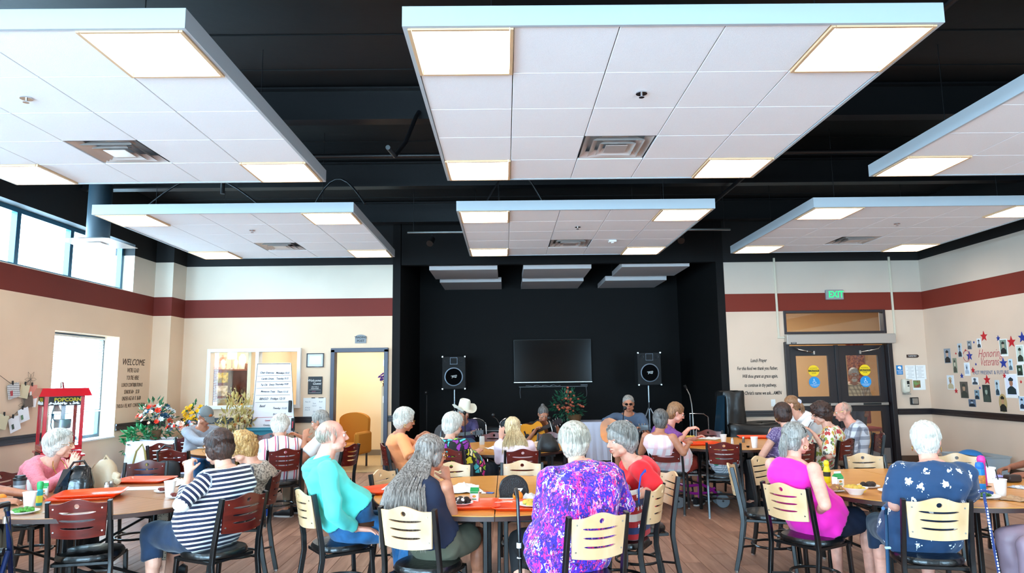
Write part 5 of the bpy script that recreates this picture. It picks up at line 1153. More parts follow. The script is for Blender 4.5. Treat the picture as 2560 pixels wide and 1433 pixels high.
b = MB(); b.tube([(.15, -.04, 1.2), (.22, -.1, 1.24), (.27, -.12, 1.3)], .007, 6); b.cyl((.24, -.11, 1.26), (.27, -.12, 1.31), .014, n=8); put(b, 'kettle_handle', mat('teal grip', '#1c5a70', .4), pm_)
b = MB(); b.tube([(-.12, -.05, 1.44), (-.11, -.08, 1.3), (-.14, -.08, 1.15), (-.1, -.06, 1.06), (.02, 0, 1.07)], .008, 6); put(b, 'power_cord', mat('grey cord', '#3d5058', .5), pm_)
b = MB(); b.lathe([(.015, 1.42), (.03, 1.38), (.055, 1.33), (.05, 1.33)], (-.18, -.02, 0), 16); put(b, 'heat_lamp', M_steel, pm_)
b = MB(); b.box((.10, -.05, .99), (.3, .16, .13), rz=.2, bev=.004); o = put(b, 'supply_box', mat('dark green box', '#1f3a24', .6, var=(25, .8)), pm_, False); b = MB(); b.box((.08, -.14, .955), (.22, .02, .06), rz=.2); put(b, 'paper_bag', M_paper, pm_, False)
b = MB(); b.box((.06, -D_/2-.008, .81), (.36, .012, .06)); put(b, 'switch_panel', M_blkpl, pm_, False)
b = MB(); b.tube([(.1, 0, 1.63), (.16, -.02, 1.70), (.22, -.05, 1.70), (.25, -.05, 1.64), (.3, -.05, 1.65)], .009, 6); put(b, 'scoop', M_steel, pm_)
b = MB(); b.tube([(.30, .0, .45), (.42, -.05, .5), (.46, -.05, .38), (.38, -.02, .25), (.3, 0, .2)], .008, 6); put(b, 'mains_cable', M_blkpl, pm_)
for sx in (-1, 1):
    b = MB(); b.cyl((sx*(W_/2+.02), 0, .0+.12), (sx*(W_/2+.05), 0, .12), .12, n=20); put(b, 'wheel', M_blkpl, pm_)
# greeting card garlands
def card(y, z, w, h, rot, m, lb, pattern=None):
    t = thing('hanging_card', lb, 'card', (XL+.02, y, z), 0, None); b = MB(); Rm = Matrix.Rotation(R(rot), 3, 'X')
    b.add([Rm@Vector((0.002, yy*w/2, -h/2+zz*h/2)) for yy, zz in ((-1, -1), (1, -1), (1, 1), (-1, 1))]+[Rm@Vector((0.03, yy*w/2, -h/2+zz*h/2)) for yy, zz in ((1, -1), (1, 1))], [(0, 1, 2, 3), (0, 4, 5, 3)]); put(b, 'folded_card', m, t, False)
    if pattern: b = MB(); b.box(Rm@Vector((.012, 0, -h*.62)), (.004, w*.6, h*.35), Rm=Rm); put(b, 'printed_motif', pattern, t, False)
    b = MB(); b.box((.012, 0, .012), (.014, .022, .05), bev=.003); put(b, 'clip', M_blkpl, t, False)
cream = mat('cream card', '#cdbf9c', .8)
for pp_, w, h, rot, m, lb, pt in (((-6.090, 8.642, 1.607), .17, .18, 14, patt('checked card', f_plaid('#dcd8d2', '#4a4644', '#55504c', 40)), 'black and white checked greeting card with red lettering pegged on the wall twine', mat('red print', '#b4464a', .7)),
    ((-6.090, 8.871, 1.595), .13, .17, -12, cream, 'plain cream card pegged right of the checked card', None), ((-6.090, 8.998, 1.584), .14, .17, 6, mat('coral card', '#d98a78', .8), 'coral and white card pegged at the upper right end of the twine', M_paper),
    ((-6.090, 8.938, 1.454), .12, .15, 10, mat('brown card', '#6f5f52', .8), 'small brown card hanging below the coral card', None), ((-6.090, 9.044, 1.441), .09, .13, -10, M_paper, 'narrow white card beside the brown card', None),
    ((-6.090, 8.854, 1.297), .15, .17, 18, M_paper, 'white card with green leaf print pegged on the lower twine', mat('green print', '#6c8f6a', .7)), ((-6.090, 8.696, 1.197), .15, .18, 20, M_paper, 'white card with dark photo print on the lower twine', mat('dark green print', '#4c5c50', .7)), ((-6.090, 8.542, 1.235), .13, .17, -16, cream, 'cream card at the left edge of the lower twine', None)):
    card(pp_[1], pp_[2], w, h, rot, m, lb, pt)
for pts, lb in (([(8.36, 1.75), (8.48, 1.69), (8.64, 1.61), (8.75, 1.58), (8.87, 1.59), (8.99, 1.66)], 'upper grey twine strung with cards on the left wall'), ([(8.44, 1.28), (8.54, 1.23), (8.7, 1.2), (8.85, 1.3), (8.91, 1.34)], 'lower grey twine strung with cards on the left wall')):
    b = MB(); b.tube([(XL+.012, y, z) for y, z in pts], .003, 5)
    yy, zz = pts[-1]
    for k in range(6):
        a = k*1.05; e = (math.cos(a), math.sin(a)); b.tube([(XL+.012, yy+e[0]*r_-e[1]*w_, zz+e[1]*r_+e[0]*w_) for r_, w_ in ((0, 0), (.06, .022), (.11, 0), (.06, -.022), (0, 0))], .002, 4)
    tag(put(b, 'twine', mat('grey brown twine', '#6a5a50', .8)), lb, 'twine')
# flower table in the corner
def skirt_table(name, x0, x1, y0, y1, h, lb, flare=.05, seed=0):
    b = MB(); rg = random.Random(seed); N = 120; rings = []
    per = []
    for i in range(N):
        t = i/N*4; s_ = int(t); f_ = t-s_; c = [(x0, y0), (x1, y0), (x1, y1), (x0, y1), (x0, y0)]; per.append((c[s_][0]+(c[s_+1][0]-c[s_][0])*f_, c[s_][1]+(c[s_+1][1]-c[s_][1])*f_))
    cx, cy = (x0+x1)/2, (y0+y1)/2
    for z, k in ((h, .97), (h, 1), (h-.03, 1.01), (h*.5, 1.03), (.012, 1.06)):
        ring = []
        for i, (x, y) in enumerate(per): w = (h-z)/h*.022*math.sin(i*1.15+seed)+(h-z)/h*.01*math.sin(i*2.7); ring.append(Vector((cx+(x-cx)*(k+flare*(h-z)/h)+w*(1 if abs(x-cx) > abs(y-cy) else .3), cy+(y-cy)*(k+flare*(h-z)/h)+w, z)))
        rings.append(ring)
    b.loft(rings); t = thing(name, lb, 'table', (0, 0, 0)); put(b, 'tablecloth', M_cloth, t)
    for sx in (x0+.1, x1-.1):
        for sy in (y0+.1, y1-.1): lg = MB(); lg.cyl((sx, sy, 0), (sx, sy, h-.02), .014, n=8); put(lg, 'leg', M_blackmet, t)
    return t
skirt_table('covered_table', -5.72, -4.45, 10.7, 11.5, .72, 'small table under a white cloth holding silk flowers in the left corner', seed=2)
rg = random.Random(5); greens = [mat('leaf green', '#1f5a30', .5), mat('dark leaf', '#12402a', .5)]
def bouquet(x, y, z, r, lb, blooms, leaf=greens[0], nleaf=60, leafsz=.09, seed=1, pot=None):
    rg = random.Random(seed); t = thing('flower_arrangement', lb, 'flowers', (x, y, z)); b = MB(); leafy(b, (0, 0, r[2]*.75), (r[0], r[1], r[2]*.8), nleaf, leafsz, rg, .45); put(b, 'foliage', leaf, t, False)['kind'] = 'stuff'
    for m, n, s, cone, nm in blooms:
        b = MB()
        for i in range(n):
            a = rg.uniform(0, 6.28); q = rg.uniform(.15, 1)**.5; zz = rg.uniform(.25, 1); p = Vector((r[0]*q*math.cos(a), r[1]*q*math.sin(a), r[2]*(.45+1.05*zz*(1-.35*q)))); bloom(b, p, s*rg.uniform(.8, 1.2), (p.x*2, p.y*2-.25, .35), 7, cone); bloom(b, p, s*.6, (p.x*2, p.y*2-.25, .35), 5, 1.1)
        put(b, nm, m, t, False)['kind'] = 'stuff'
    b = MB(); b.lathe([(r[0]*.25, 0), (r[0]*.38, r[2]*.35), (r[0]*.36, r[2]*.36)], n=16); put(b, 'pot', pot or mat('wicker brown', '#6b4b2c', .8), t)
    b = MB()
    for i in range(18): a = i*.35; b.tube([(0, 0, r[2]*.2), (r[0]*.4*math.cos(a*3), r[1]*.4*math.sin(a*3), r[2]*.7), (r[0]*.8*math.cos(a*3), r[1]*.8*math.sin(a*3), r[2]*1.15)], .003, 4)
    put(b, 'stem', greens[1], t, False)['kind'] = 'stuff'
    return t
fw_, fr_, fy_, fb_, fo_ = mat('white petals', '#dfe6ea', .6), mat('red orange petals', '#e23a1c', .6), mat('yellow petals', '#efb90a', .6), mat('blue teal petals', '#1f4a66', .6), mat('peach petals', '#e8b9a0', .6)
bouquet(-5.45, 11.0, .725, (.26, .22, .40), 'silk flowers in blue, white and red on the corner table', [(fb_, 26, .045, .4, 'blue_blooms'), (fw_, 22, .04, .5, 'white_blooms'), (fr_, 10, .055, .5, 'red_blooms'), (fo_, 12, .035, .6, 'peach_blooms')], seed=3, nleaf=90)
bouquet(-4.98, 11.3, .725, (.20, .16, .38), 'yellow silk flowers on the corner table', [(fy_, 60, .035, .5, 'yellow_blooms')], seed=4, nleaf=30)
bouquet(-5.0, 10.95, .725, (.22, .2, .20), 'low posy of red, blue and peach silk flowers at the right of the corner table', [(fo_, 16, .045, .6, 'peach_blooms'), (fr_, 9, .045, .5, 'red_blooms'), (mat('lavender petals', '#8d95c4', .6), 10, .04, .5, 'lavender_blooms'), (fw_, 10, .035, .5, 'white_blooms')], seed=8, nleaf=50)
t = thing('green_garland', 'bright green leafy silk garland spilling over the left end of the corner table', 'plant', (-5.66, 10.95, .73)); b = MB(); rg = random.Random(2); leafy(b, (0, 0, .07), (.22, .16, .1), 110, .11, rg, .55); leafy(b, (-.06, -.15, -.08), (.12, .08, .16), 40, .1, rg, .5); put(b, 'foliage', mat('bright leaf green', '#17703a', .5), t, False)['kind'] = 'stuff'
bouquet(-4.55, 11.9, .0, (.30, .24, .9), 'tall dried grass and cream blossom arrangement behind the man in the grey cap', [(mat('cream blossoms', '#d9c795', .7), 90, .035, .5, 'cream_blossoms'), (mat('rust blossoms', '#a4692f', .7), 40, .03, .5, 'rust_blossoms')], mat('dry grass', '#b79f5c', .8), 160, .12, 9)
t = thing('dried_spray', 'tall pale dried spray reaching up below the office window', 'flowers', (-4.45, 12.1, 0)); b = MB(); rg = random.Random(12)
for i in range(26): a = rg.uniform(-.35, .35); c_ = rg.uniform(-.2, .2); pts = [(0, 0, .3), (a*.3, c_*.3, .8), (a, c_, 1.15+rg.random()*.35)]; b.tube(pts, .003, 4); [b.sph((a*f_+rg.uniform(-.02, .02), c_*f_, .8+(pts[2][2]-.8)*f_), .011, 5, 4) for f_ in (.5, .6, .7, .8, .9, 1)]
put(b, 'dried_stems', mat('pale straw', '#d8c78e', .8), t, False)['kind'] = 'stuff'; b = MB(); b.lathe([(.08, 0), (.11, .2), (.09, .4), (.1, .42)], n=16); put(b, 'vase', mat('wicker brown'), t)
# ================= office seen through the window =================
ofw = mat('reddish brown bookcase', '#6d3a28', .5, var=(8, .2))
t = thing('bookcase', 'reddish brown bookcase inside the office window', 'bookcase', (-5.60, 14.2, 0)); b = MB()
for x in (-.6, -.22, .0, .55): b.box((x, 0, .95), (.03, .35, 1.78))
for z in (.06, .5, .95, 1.32, 1.83): b.box((-.025, 0, z), (1.18, .36, .03))
b.box((-.025, .17, .95), (1.18, .02, 1.78)); b.box((-.1, -.165, .95), (.24, .02, 1.78)); put(b, 'case', ofw, t, False)
bc = t
for i, (z, c1) in enumerate(((1.68, '#d8c23c'), (1.42, '#d9d8c8'), (1.17, '#9fb4b4'))):
    b = MB(); b.box((0, 0, 0), (.22, .01, .2)); o = solo(b, 'notice', patt('sketch paper %d' % i, f_mottle(c1, '#8f8a70' if i else '#7a7424', 9)), (-5.66, 14.01, z), 'square drawing on the bookcase side inside the office, %s' % ('yellow one on top', 'pale one in the middle', 'grey one at the bottom')[i], 'picture', smooth=False)
for i, (x, w, h, c_) in enumerate(((-5.18, .03, .26, '#c9b487'), (-5.14, .035, .28, '#d8cba8'), (-5.10, .03, .25, '#b9a276'), (-5.06, .03, .27, '#3a2a4a'), (-5.02, .04, .22, '#7a3a2c'))): b = MB(); b.box((0, 0, h/2), (w, .2, h), bev=.003); solo(b, 'book', mat('book '+c_, c_, .6), (x-.34, 14.15, .965), 'standing book %s in the office bookcase' % ('with tan spine, first', 'with cream spine', 'with khaki spine', 'with dark violet spine', 'with brick red spine')[i], 'book', smooth=False)
b = MB(); b.box((0, 0, .1), (.34, .04, .2)); solo(b, 'folder', mat('amber folder', '#e09a22', .6), (-5.25, 14.0, .965), 'amber folder standing at the right of the office shelf', 'folder', smooth=False)
for i, (x, y, z, s_) in enumerate(((-5.13, 14.1, 1.34, .1), (-5.0, 14.1, 1.34, .07))): b = MB(); b.lathe([(s_*.4, 0), (s_*.5, .02), (s_*.4, s_*1.2), (s_*.15, s_*1.5), (s_*.15, s_*1.8)], n=14); solo(b, 'jar', mat('dark glass jar', '#3a3324', .2), (x-.3, y, z), ('larger', 'smaller')[i]+' dark jar on the office bookcase middle shelf', 'jar')
t = thing('table_lamp', 'pale lit lamp on top of the office bookcase', 'lamp', (-5.52, 14.1, 1.845)); b = MB(); b.lathe([(.06, 0), (.06, .02), (.015, .03), (.015, .22)], n=14); put(b, 'base', M_steel, t); b = MB(); b.lathe([(.07, .2), (.09, .22), (.09, .40), (.07, .42)], n=18); put(b, 'lamp_shade', mat('lit lampshade', '#fff2d8', .6, emit=1.6), t)
for i, (x, h_, r_) in enumerate(((-5.36, .2, .045), (-5.10, .2, .045), (-4.97, .3, .07), (-4.86, .14, .05), (-4.74, .16, .04))): b = MB(); b.lathe([(r_*.8, 0), (r_, h_*.2), (r_, h_*.8), (r_*.5, h_*.95), (r_*.5, h_)], n=14); solo(b, 'white_vase' if i < 3 else 'figurine', mat('white ceramic', '#efe8dc', .4) if i < 3 else mat('brown glaze', '#8a5a40', .4), (x-.34, 14.1, 1.845), ('slim white vase left of the office lamp', 'slim white vase right of the office lamp', 'large white vase on the office bookcase', 'low brown figurine on the office bookcase', 'taller brown figurine at the end of the office bookcase')[i], 'vase' if i < 3 else 'figurine')
for i, (x, z, w, h, c1, c2, lb) in enumerate(((-5.72, 1.92, .36, .5, '#f0d8c8', '#c98a70', 'pale pink figure poster at the upper left of the office window'), (-5.68, 1.5, .3, .35, '#cbb0c8', '#a890b8', 'lilac sheet below the pale poster in the office'), (-5.62, 1.2, .34, .36, '#c8d4dc', '#5a6670', 'grey photograph of people in the lower left of the office window'))): b = MB(); b.box((0, 0, 0), (w, .008, h)); solo(b, 'poster', patt('poster %d' % i, f_mottle(c1, c2, 7)), (x-.42, 14.945, z), lb, 'poster', smooth=False)
# ================= whiteboard easel =================
t = thing('whiteboard_easel', 'leaning white flip board with handwritten activity times on a grey easel', 'whiteboard', (-3.93, 12.05, 0), 0); tl = Matrix.Rotation(R(4.5), 3, 'Y')@Matrix.Rotation(R(-8), 3, 'X')
b = MB(); b.box(Vector((0, 0, 1.27))+Vector((0, 0, 0)), (.66, .02, 1.2), Rm=tl, bev=.003)
# board is narrower at the top right; build as panel with frame
b = MB(); Q = [(-.38, .02), (.36, -.0), (.22, 1.18), (-.36, 1.18)]
def BP(x, z, y=0): return Vector((x, -.02+z*.12-.1+y, .72+z))
b.add([BP(x, z) for x, z in Q]+[BP(x, z, .02) for x, z in Q], [(0, 1, 2, 3), (7, 6, 5, 4), (0, 4, 5, 1), (1, 5, 6, 2), (2, 6, 7, 3), (3, 7, 4, 0)]); bd = put(b, 'board', mat('whiteboard', '#d9cfd0', .3), t, False)
b = MB()
for i in range(4): a_, c_ = Q[i], Q[(i+1) % 4]; b.tube([BP(*a_, -.004), BP(*c_, -.004)], .010, 6)
put(b, 'board_frame', M_steel, t)
ink = mat('black marker', '#2c2a2e', .6); rk = mat('red marker', '#c2404a', .6)
for i, (tx, x, z, s_, k_) in enumerate((('Chair Exercise   Mondays 9:15', -.05, 1.02, .048, ink), ('Cardio Drum.   Tuesday 9:15', -.04, .92, .046, ink), ('Tai Chi   Every Thursday 9:30', -.04, .82, .046, ink), ('Monsoon Train   Thurs 11:15', -.03, .70, .046, ink), ('BINGO   Fridays 12:15', -.06, .58, .055, ink), ('Band', -.22, .46, .055, ink), ('Tuesday  11:15', .08, .42, .045, ink), ('Fridays  11:15', .08, .32, .045, ink), ('Community Mtg', -.06, .22, .035, rk), ('Country Things To Do', -.02, .14, .04, ink), ('Let Jane', .0, .07, .04, ink))):
    me = text_mesh(tx, s_, shear=.3, sx=.85, off=.0006); me.materials.clear(); me.materials.append(k_); o = link('handwriting', me, bd); o.matrix_basis = Matrix.Translation(BP(x, z, -.004))@Matrix.Rotation(R(83.5), 4, 'X')@Matrix.Rotation(R((i % 3-1)*1.5), 4, 'Z')
b = MB()
for z in (.97, .87, .76, .64, .52): b.tube([BP(-.34, z, -.003), BP(.24+.0*z, z+.005, -.003)], .0022, 4)
put(b, 'ruled_line', ink, bd, False); b = MB(); b.tube([BP(-.33, .27, -.003), BP(.3, .28, -.003)], .003, 4); put(b, 'red_line', rk, bd, False)
b = MB(); b.box(BP(.26, .45, -.02), (.055, .03, .2), bev=.008); put(b, 'eraser', M_blkpl, t, False); b = MB(); b.box(BP(.33, .15, -.02), (.06, .03, .21), bev=.006); pk = put(b, 'marker_holder', M_blkpl, t, False); b = MB(); b.cyl(BP(.33, .09, -.042), BP(.33, .2, -.042), .01, n=8); put(b, 'marker', rk, pk)
b = MB()
for p0, p1 in (((-.36, -.14, 1.0), (-.62, .15, 0)), ((.34, -.14, .8), (.45, .15, 0)), ((0, .0, 1.6), (0, .38, 0))): b.tube([p0, p1], .012, 8)
b.tube([(-.5, .0, .72), (.4, -.05, .72)], .012, 8); put(b, 'easel_leg', mat('grey blue steel tube', '#5d6672', .4, .7), t)
# teal crate below
t = thing('storage_crate', 'teal rectangular crate at the foot of the whiteboard easel', 'crate', (-4.0, 11.6, 0)); b = MB(); b.add([(x*s, y*s, z) for s, z in ((.88, .35), (1, .82), (.96, .82), (.84, .37)) for x, y in ((-.32, -.2), (.32, -.2), (.32, .2), (-.32, .2))], [(i+4*k, (i+1) % 4+4*k, (i+1) % 4+4*k+4, i+4*k+4) for k in range(3) for i in range(4)]+[(15, 14, 13, 12), (0, 1, 2, 3)]); put(b, 'crate_body', mat('teal plastic', '#1e6f80', .45), t, False)
b = MB(); b.tube([(-.34, -.22, .82), (.34, -.22, .82), (.34, .22, .82), (-.34, .22, .82)], .014, 6, closed=True); put(b, 'rim', mat('teal plastic'), t); b = MB(); [b.cyl((x, y, 0), (x, y, .36), .015, n=8) for x in (-.25, .25) for y in (-.15, .15)]; put(b, 'stand', M_blackmet, t)
# stroller / walker handle
t = thing('walker_handle', 'black looped walker handle rising behind the man in the grey cap', 'walker', (-5.279, 14.020)+(0,)); b = MB()
for o_ in range(1): b.tube([(-.12, 0, 1.02), (-.06, -.03, 1.06), (.02, -.02, 1.04), (.06, 0, .95), (.02, .02, .90), (-.06, .02, .92), (-.11, 0, .97)], .018, 8, closed=True); b.tube([(.03, 0, .92), (.14, .02, .6), (.2, .04, .05)], .016, 8)
put(b, 'frame', M_blackmet, t); b = MB(); b.cyl((.18, .02, .06), (.22, .02, .06), .06, n=16); put(b, 'wheel', M_blkpl, t)
# ================= wall pieces, left of the open door =================
t = thing('framed_certificate', 'dark framed certificate on the wall left of the open door', 'picture', (-3.405, YW, 1.96)); b = MB(); [b.box((s*.145, -.012, 0), (.018, .024, .25)) for s in (-1, 1)]; [b.box((0, -.012, s*.116), (.29, .024, .018)) for s in (-1, 1)]; put(b, 'frame', M_rail, t, False); b = MB(); b.box((0, -.006, 0), (.28, .01, .22)); put(b, 'paper', mat('pale blue certificate', '#dfe8ee', .5), t, False)
for s_ in (1,): b = MB(); b.tube([(-.115, -.0125, -.085), (.115, -.0125, -.085), (.115, -.0125, .085), (-.115, -.0125, .085)], .003, 4, closed=True); put(b, 'border_line', mat('grey blue line', '#6f87a0', .6), t)
t = thing('chalk_sign', 'small black chalk style welcome sign with white script', 'sign', (-3.395, YW, 1.515)); b = MB(); b.box((0, -.012, 0), (.25, .02, .31), bev=.003); cs = put(b, 'board', mat('slate board', '#14181f', .5), t, False)
for tx, s_, x, z, sh_ in (('Welcome', .062, -.02, .085, .3), ('Guest', .062, .03, .03, .3), ('ASK FOR A', .026, 0, -.028, 0), ('PASSWORD', .026, 0, -.058, 0)): me = text_mesh(tx, s_, shear=sh_); me.materials.clear(); me.materials.append(M_paper); o = link('lettering', me, cs); o.matrix_basis = Matrix.Translation((x, -.0235, z))@Matrix.Rotation(R(90), 4, 'X')
me = text_mesh('guest', .03, shear=.3); me.materials.clear(); me.materials.append(mat('pink marker', '#b05a78')); o = link('lettering', me, cs); o.matrix_basis = Matrix.Translation((-.02, -.0235, -.105))@Matrix.Rotation(R(90), 4, 'X')
b = MB(); b.tube([(-.1, -.023, -.13), (.1, -.023, -.13), (.1, -.023, -.08), (-.1, -.023, -.08)], .0018, 4, closed=True); put(b, 'box_line', M_paper, cs)
t = thing('dry_erase_list', 'small white dry erase board with columns of writing left of the open door', 'whiteboard', (-3.40, YW, 1.105)); b = MB(); b.box((0, -.008, 0), (.40, .016, .38), bev=.003); db_ = put(b, 'board', M_white, t, False); b = MB(); b.box((-.02, -.022, .19), (.06, .02, .014)); b.cyl((.07, -.02, .19), (.16, -.02, .19), .006, n=8); put(b, 'marker', M_blkpl, t)
for i in range(9):
    me = text_mesh(('Mary B.', 'Tom', 'Ruth', 'Al & Jo', 'Carol', 'Bev', 'Don K.', 'Ed', 'Sue')[i], .032, shear=.3); me.materials.clear(); me.materials.append(mat('grey marker', '#74788a', .6)); o = link('handwriting', me, db_); o.matrix_basis = Matrix.Translation((-.12+(i % 3)*.115, -.018, .12-(i//3)*.07-(i % 2)*.03))@Matrix.Rotation(R(90), 4, 'X')
t = thing('trading_post_plaque', 'small arched grey plaque reading trading post above the open door', 'plaque', (-2.60, YW, 2.33)); b = MB(); b.prism([(-.1, -.075), (.1, -.075), (.1, .03)]+[(.1*math.cos(a), .03+.05*math.sin(a)) for a in [R(15*i) for i in range(13)]]+[(-.1, .03)], 0, .014, Rm=Matrix(((1, 0, 0), (0, 0, -1), (0, 1, 0)))); pq = put(b, 'plate', mat('weathered grey metal', '#84878a', .6, .3, bump=(60, .5)), t, False)
for tx, z, s_ in (('TRADING', .028, .05), ('POST', -.035, .055)): me = text_mesh(tx, s_, off=.0015); me.materials.clear(); me.materials.append(mat('dark engraving', '#2e3034', .6)); o = link('lettering', me, pq); o.matrix_basis = Matrix.Translation((0, -.0155, z))@Matrix.Rotation(R(90), 4, 'X')
# side room: ochre armchair, purple flowers on a shelf
t = thing('armchair', 'ochre upholstered armchair just inside the open door', 'armchair', (-2.95, 13.15, 0), R(-15)); oc = mat('ochre upholstery', '#b9781c', .8, bump=(80, .3))
b = MB(); b.box((0, 0, .36), (.6, .6, .16), bev=.04); put(b, 'seat', oc, t); b = MB(); b.prism([(-.28, .3), (.28, .3), (.3, .85)]+[(.3*math.cos(a), .85+.14*math.sin(a)) for a in [R(15*i) for i in range(1, 12)]]+[(-.3, .85)], -.33, -.23, Rm=Matrix(((1, 0, 0), (0, 0, -1), (0, 1, 0)))); put(b, 'backrest', oc, t, ang=30)
for s in (-1, 1): b = MB(); b.box((s*.31, 0, .45), (.1, .58, .4), bev=.035); put(b, 'arm', oc, t); [put(MB().cyl((s*.27, y, 0), (s*.27, y, .28), .02, n=8), 'leg', M_rail, t) for y in (-.24, .24)]
t = thing('flower_stand', 'narrow shelf with a bunch of purple silk flowers behind the door edge', 'shelf', (-2.27, 13.35, 0)); b = MB(); b.box((0, 0, .75), (.14, .3, 1.45)); put(b, 'shelf_body', mat('pale cabinet', '#c9c0a8', .6), t, False); 
bouquet(-2.30, 13.3, 1.475, (.11, .11, .17), 'bunch of purple silk flowers by the door edge', [(mat('purple petals', '#5a2f8c', .6), 34, .035, .5, 'purple_blooms')], greens[1], 16, .06, 6)
# ================= stage =================
def pa_speaker(x, y, z, lb, lb2, tripod=None):
    t = thing('loudspeaker', lb, 'loudspeaker', (x, y, z)); b = MB(); b.box((0, .18, .32), (.48, .36, .66), bev=.012); put(b, 'cabinet', mat('black carpet cabinet', '#08080a', .7, bump=(120, .4)), t, False)
    b = MB(); b.lathe([(.165, .0), (.185, .006), (.185, .014), (.165, .016)], (0, -.004, .24), 40, Matrix(((1, 0, 0), (0, 0, -1), (0, 1, 0))), caps=False); put(b, 'cone_ring', mat('grey steel ring', '#5b6068', .35, .7), t); b = MB(); b.cyl((0, -.004, .24), (0, -.012, .24), .165, n=36); put(b, 'grille', mat('black mesh', '#050506', .9, spec=.08, bump=(300, .5)), t)
    b = MB(); b.tube([(-.07, -.006, .49), (.07, -.006, .49), (.07, -.006, .62), (-.07, -.006, .62)], .006, 5, closed=True); put(b, 'horn_rim', mat('grey steel ring'), t); b = MB(); b.add([(-.06, -.004, .5), (.06, -.004, .5), (.06, -.004, .61), (-.06, -.004, .61), (-.02, .08, .52), (.02, .08, .52), (.02, .08, .58), (-.02, .08, .58)], [(0, 1, 5, 4), (1, 2, 6, 5), (2, 3, 7, 6), (3, 0, 4, 7), (4, 5, 6, 7)]); put(b, 'horn', M_blkpl, t, False)
    for s in (-1, 1): b = MB(); b.tube([(s*.15+.035*math.cos(a), -.006, .56+.035*math.sin(a)) for a in [i*.4 for i in range(16)]], .005, 5, closed=True); put(b, 'tweeter_ring', mat('dim steel ring', '#34373c', .4, .6), t)
    for sx in (-1, 1):
        for sz in (0, .64): b = MB(); b.box((sx*.225, .0, sz), (.04, .03, .04), bev=.008); put(b, 'corner_guard', M_steel, t, False)
    b = MB()
    for ln in ([(-.055, .015), (.06, .03)], [(-.01, .02), (-.035, -.03)], [(-.035, .0), (.005, .0)], [(.0, -.02), (.012, .012), (.022, -.018)], [(.03, .02), (.036, -.022)], [(.062, .03), (.046, -.02)]): b.tube([(x_, -.016, .24+z_) for x_, z_ in ln], .0045, 4)
    put(b, 'logo_lettering', M_paper, t)
    s = thing('speaker_stand', lb2, 'stand', (x, y+.18, 0)); b = MB(); b.cyl((0, 0, .25), (0, 0, z-.02), .018, n=12); put(b, 'pole', mat('pale steel tube', '#a9b0b8', .3, .8), s); b = MB(); b.cyl((0, 0, .95), (0, 0, 1.08), .03, n=12); put(b, 'collar', M_blkpl, s)
    for k in range(3): a = R(90+120*k+ (0)); e = (math.cos(a), math.sin(a)); b = MB(); b.tube([(0, 0, 1.0), (e[0]*.52, e[1]*.52, .02)], .013, 8); b.tube([(0, 0, .35), (e[0]*.33, e[1]*.33, .38)], .008, 6); put(b, 'leg', mat('pale steel tube'), s)
pa_speaker(-1.04, 14.0, 1.40, 'black loudspeaker with round grille on the left of the stage', 'tripod stand carrying the left stage loudspeaker')
pa_speaker(2.90, 14.0, 1.43, 'black loudspeaker with round grille on the right of the stage', 'tripod stand carrying the right stage loudspeaker')
t = thing('television', 'large dark flat television on the black stage wall', 'television', (1.04, YS, 1.965)); b = MB(); b.box((0, -.05, 0), (1.72, .05, .95), bev=.006); put(b, 'bezel', M_blkpl, t, False); b = MB(); b.box((0, -.0765, .008), (1.69, .002, .91)); put(b, 'screen', mat('glossy dark screen', '#050304', .12, spec=.25), t, False); b = MB(); b.box((0, -.077, -.467), (1.72, .008, .014)); put(b, 'silver_edge', M_steel, t, False); b = MB(); b.box((0, -.015, 0), (.6, .03, .4)); put(b, 'wall_bracket', M_blackmet, t, False)
t = thing('cable_shelf', 'thin black shelf with loose cables under the television', 'shelf', (1.04, YS, 1.40)); b = MB(); b.box((0, -.06, 0), (1.5, .1, .02)); put(b, 'shelf_board', M_blackmet, t, False); b = MB(); rg = random.Random(3)
for i in range(4): x0 = -.6+i*.18; b.tube([(x0, -.1, .03), (x0+.07, -.12, .02+rg.random()*.03), (x0+.15, -.1, .01), (x0+.22, -.11, .03)], .006, 5)
b.tube([(.6, -.1, .03), (.75, -.12, .03)], .012, 5); b.tube([(-.72, -.1, 0), (-.73, -.12, -.12), (-.72, -.1, -.24)], .006, 5); b.tube([(.72, -.1, 0), (.73, -.12, -.15), (.72, -.1, -.22)], .006, 5); put(b, 'loose_cable', mat('grey cable', '#6c6f74', .5), t)
skirt_table('covered_table', 1.28, 1.98, 13.6, 14.3, .735, 'table with a pale lavender floor length cloth on the stage', seed=5)
t = thing('potted_plant', 'bushy green plant with rust flowers in a basket on the stage table', 'plant', (1.33, 13.75, .74)); b = MB(); rg = random.Random(8); leafy(b, (-.12, 0, .32), (.34, .26, .30), 340, .085, rg, .5); put(b, 'foliage', mat('stage leaf green', '#245c40', .5), t, False)['kind'] = 'stuff'; b = MB()
for i in range(46): a = rg.uniform(0, 6.28); q = rg.random(); p = Vector((-.12+.32*q*math.cos(a), .25*q*math.sin(a)-.1, .3+rg.uniform(-.12, .3)*(1.2-q))); bloom(b, p, .028, (p.x, -.6, .3), 6, .5)
put(b, 'rust_blooms', mat('rust petals', '#b5573a', .6), t, False)['kind'] = 'stuff'; b = MB(); b.lathe([(.12, 0), (.16, .14), (.15, .14)], n=20); put(b, 'basket', mat('wicker brown', '#6b4b2c', .8), t)
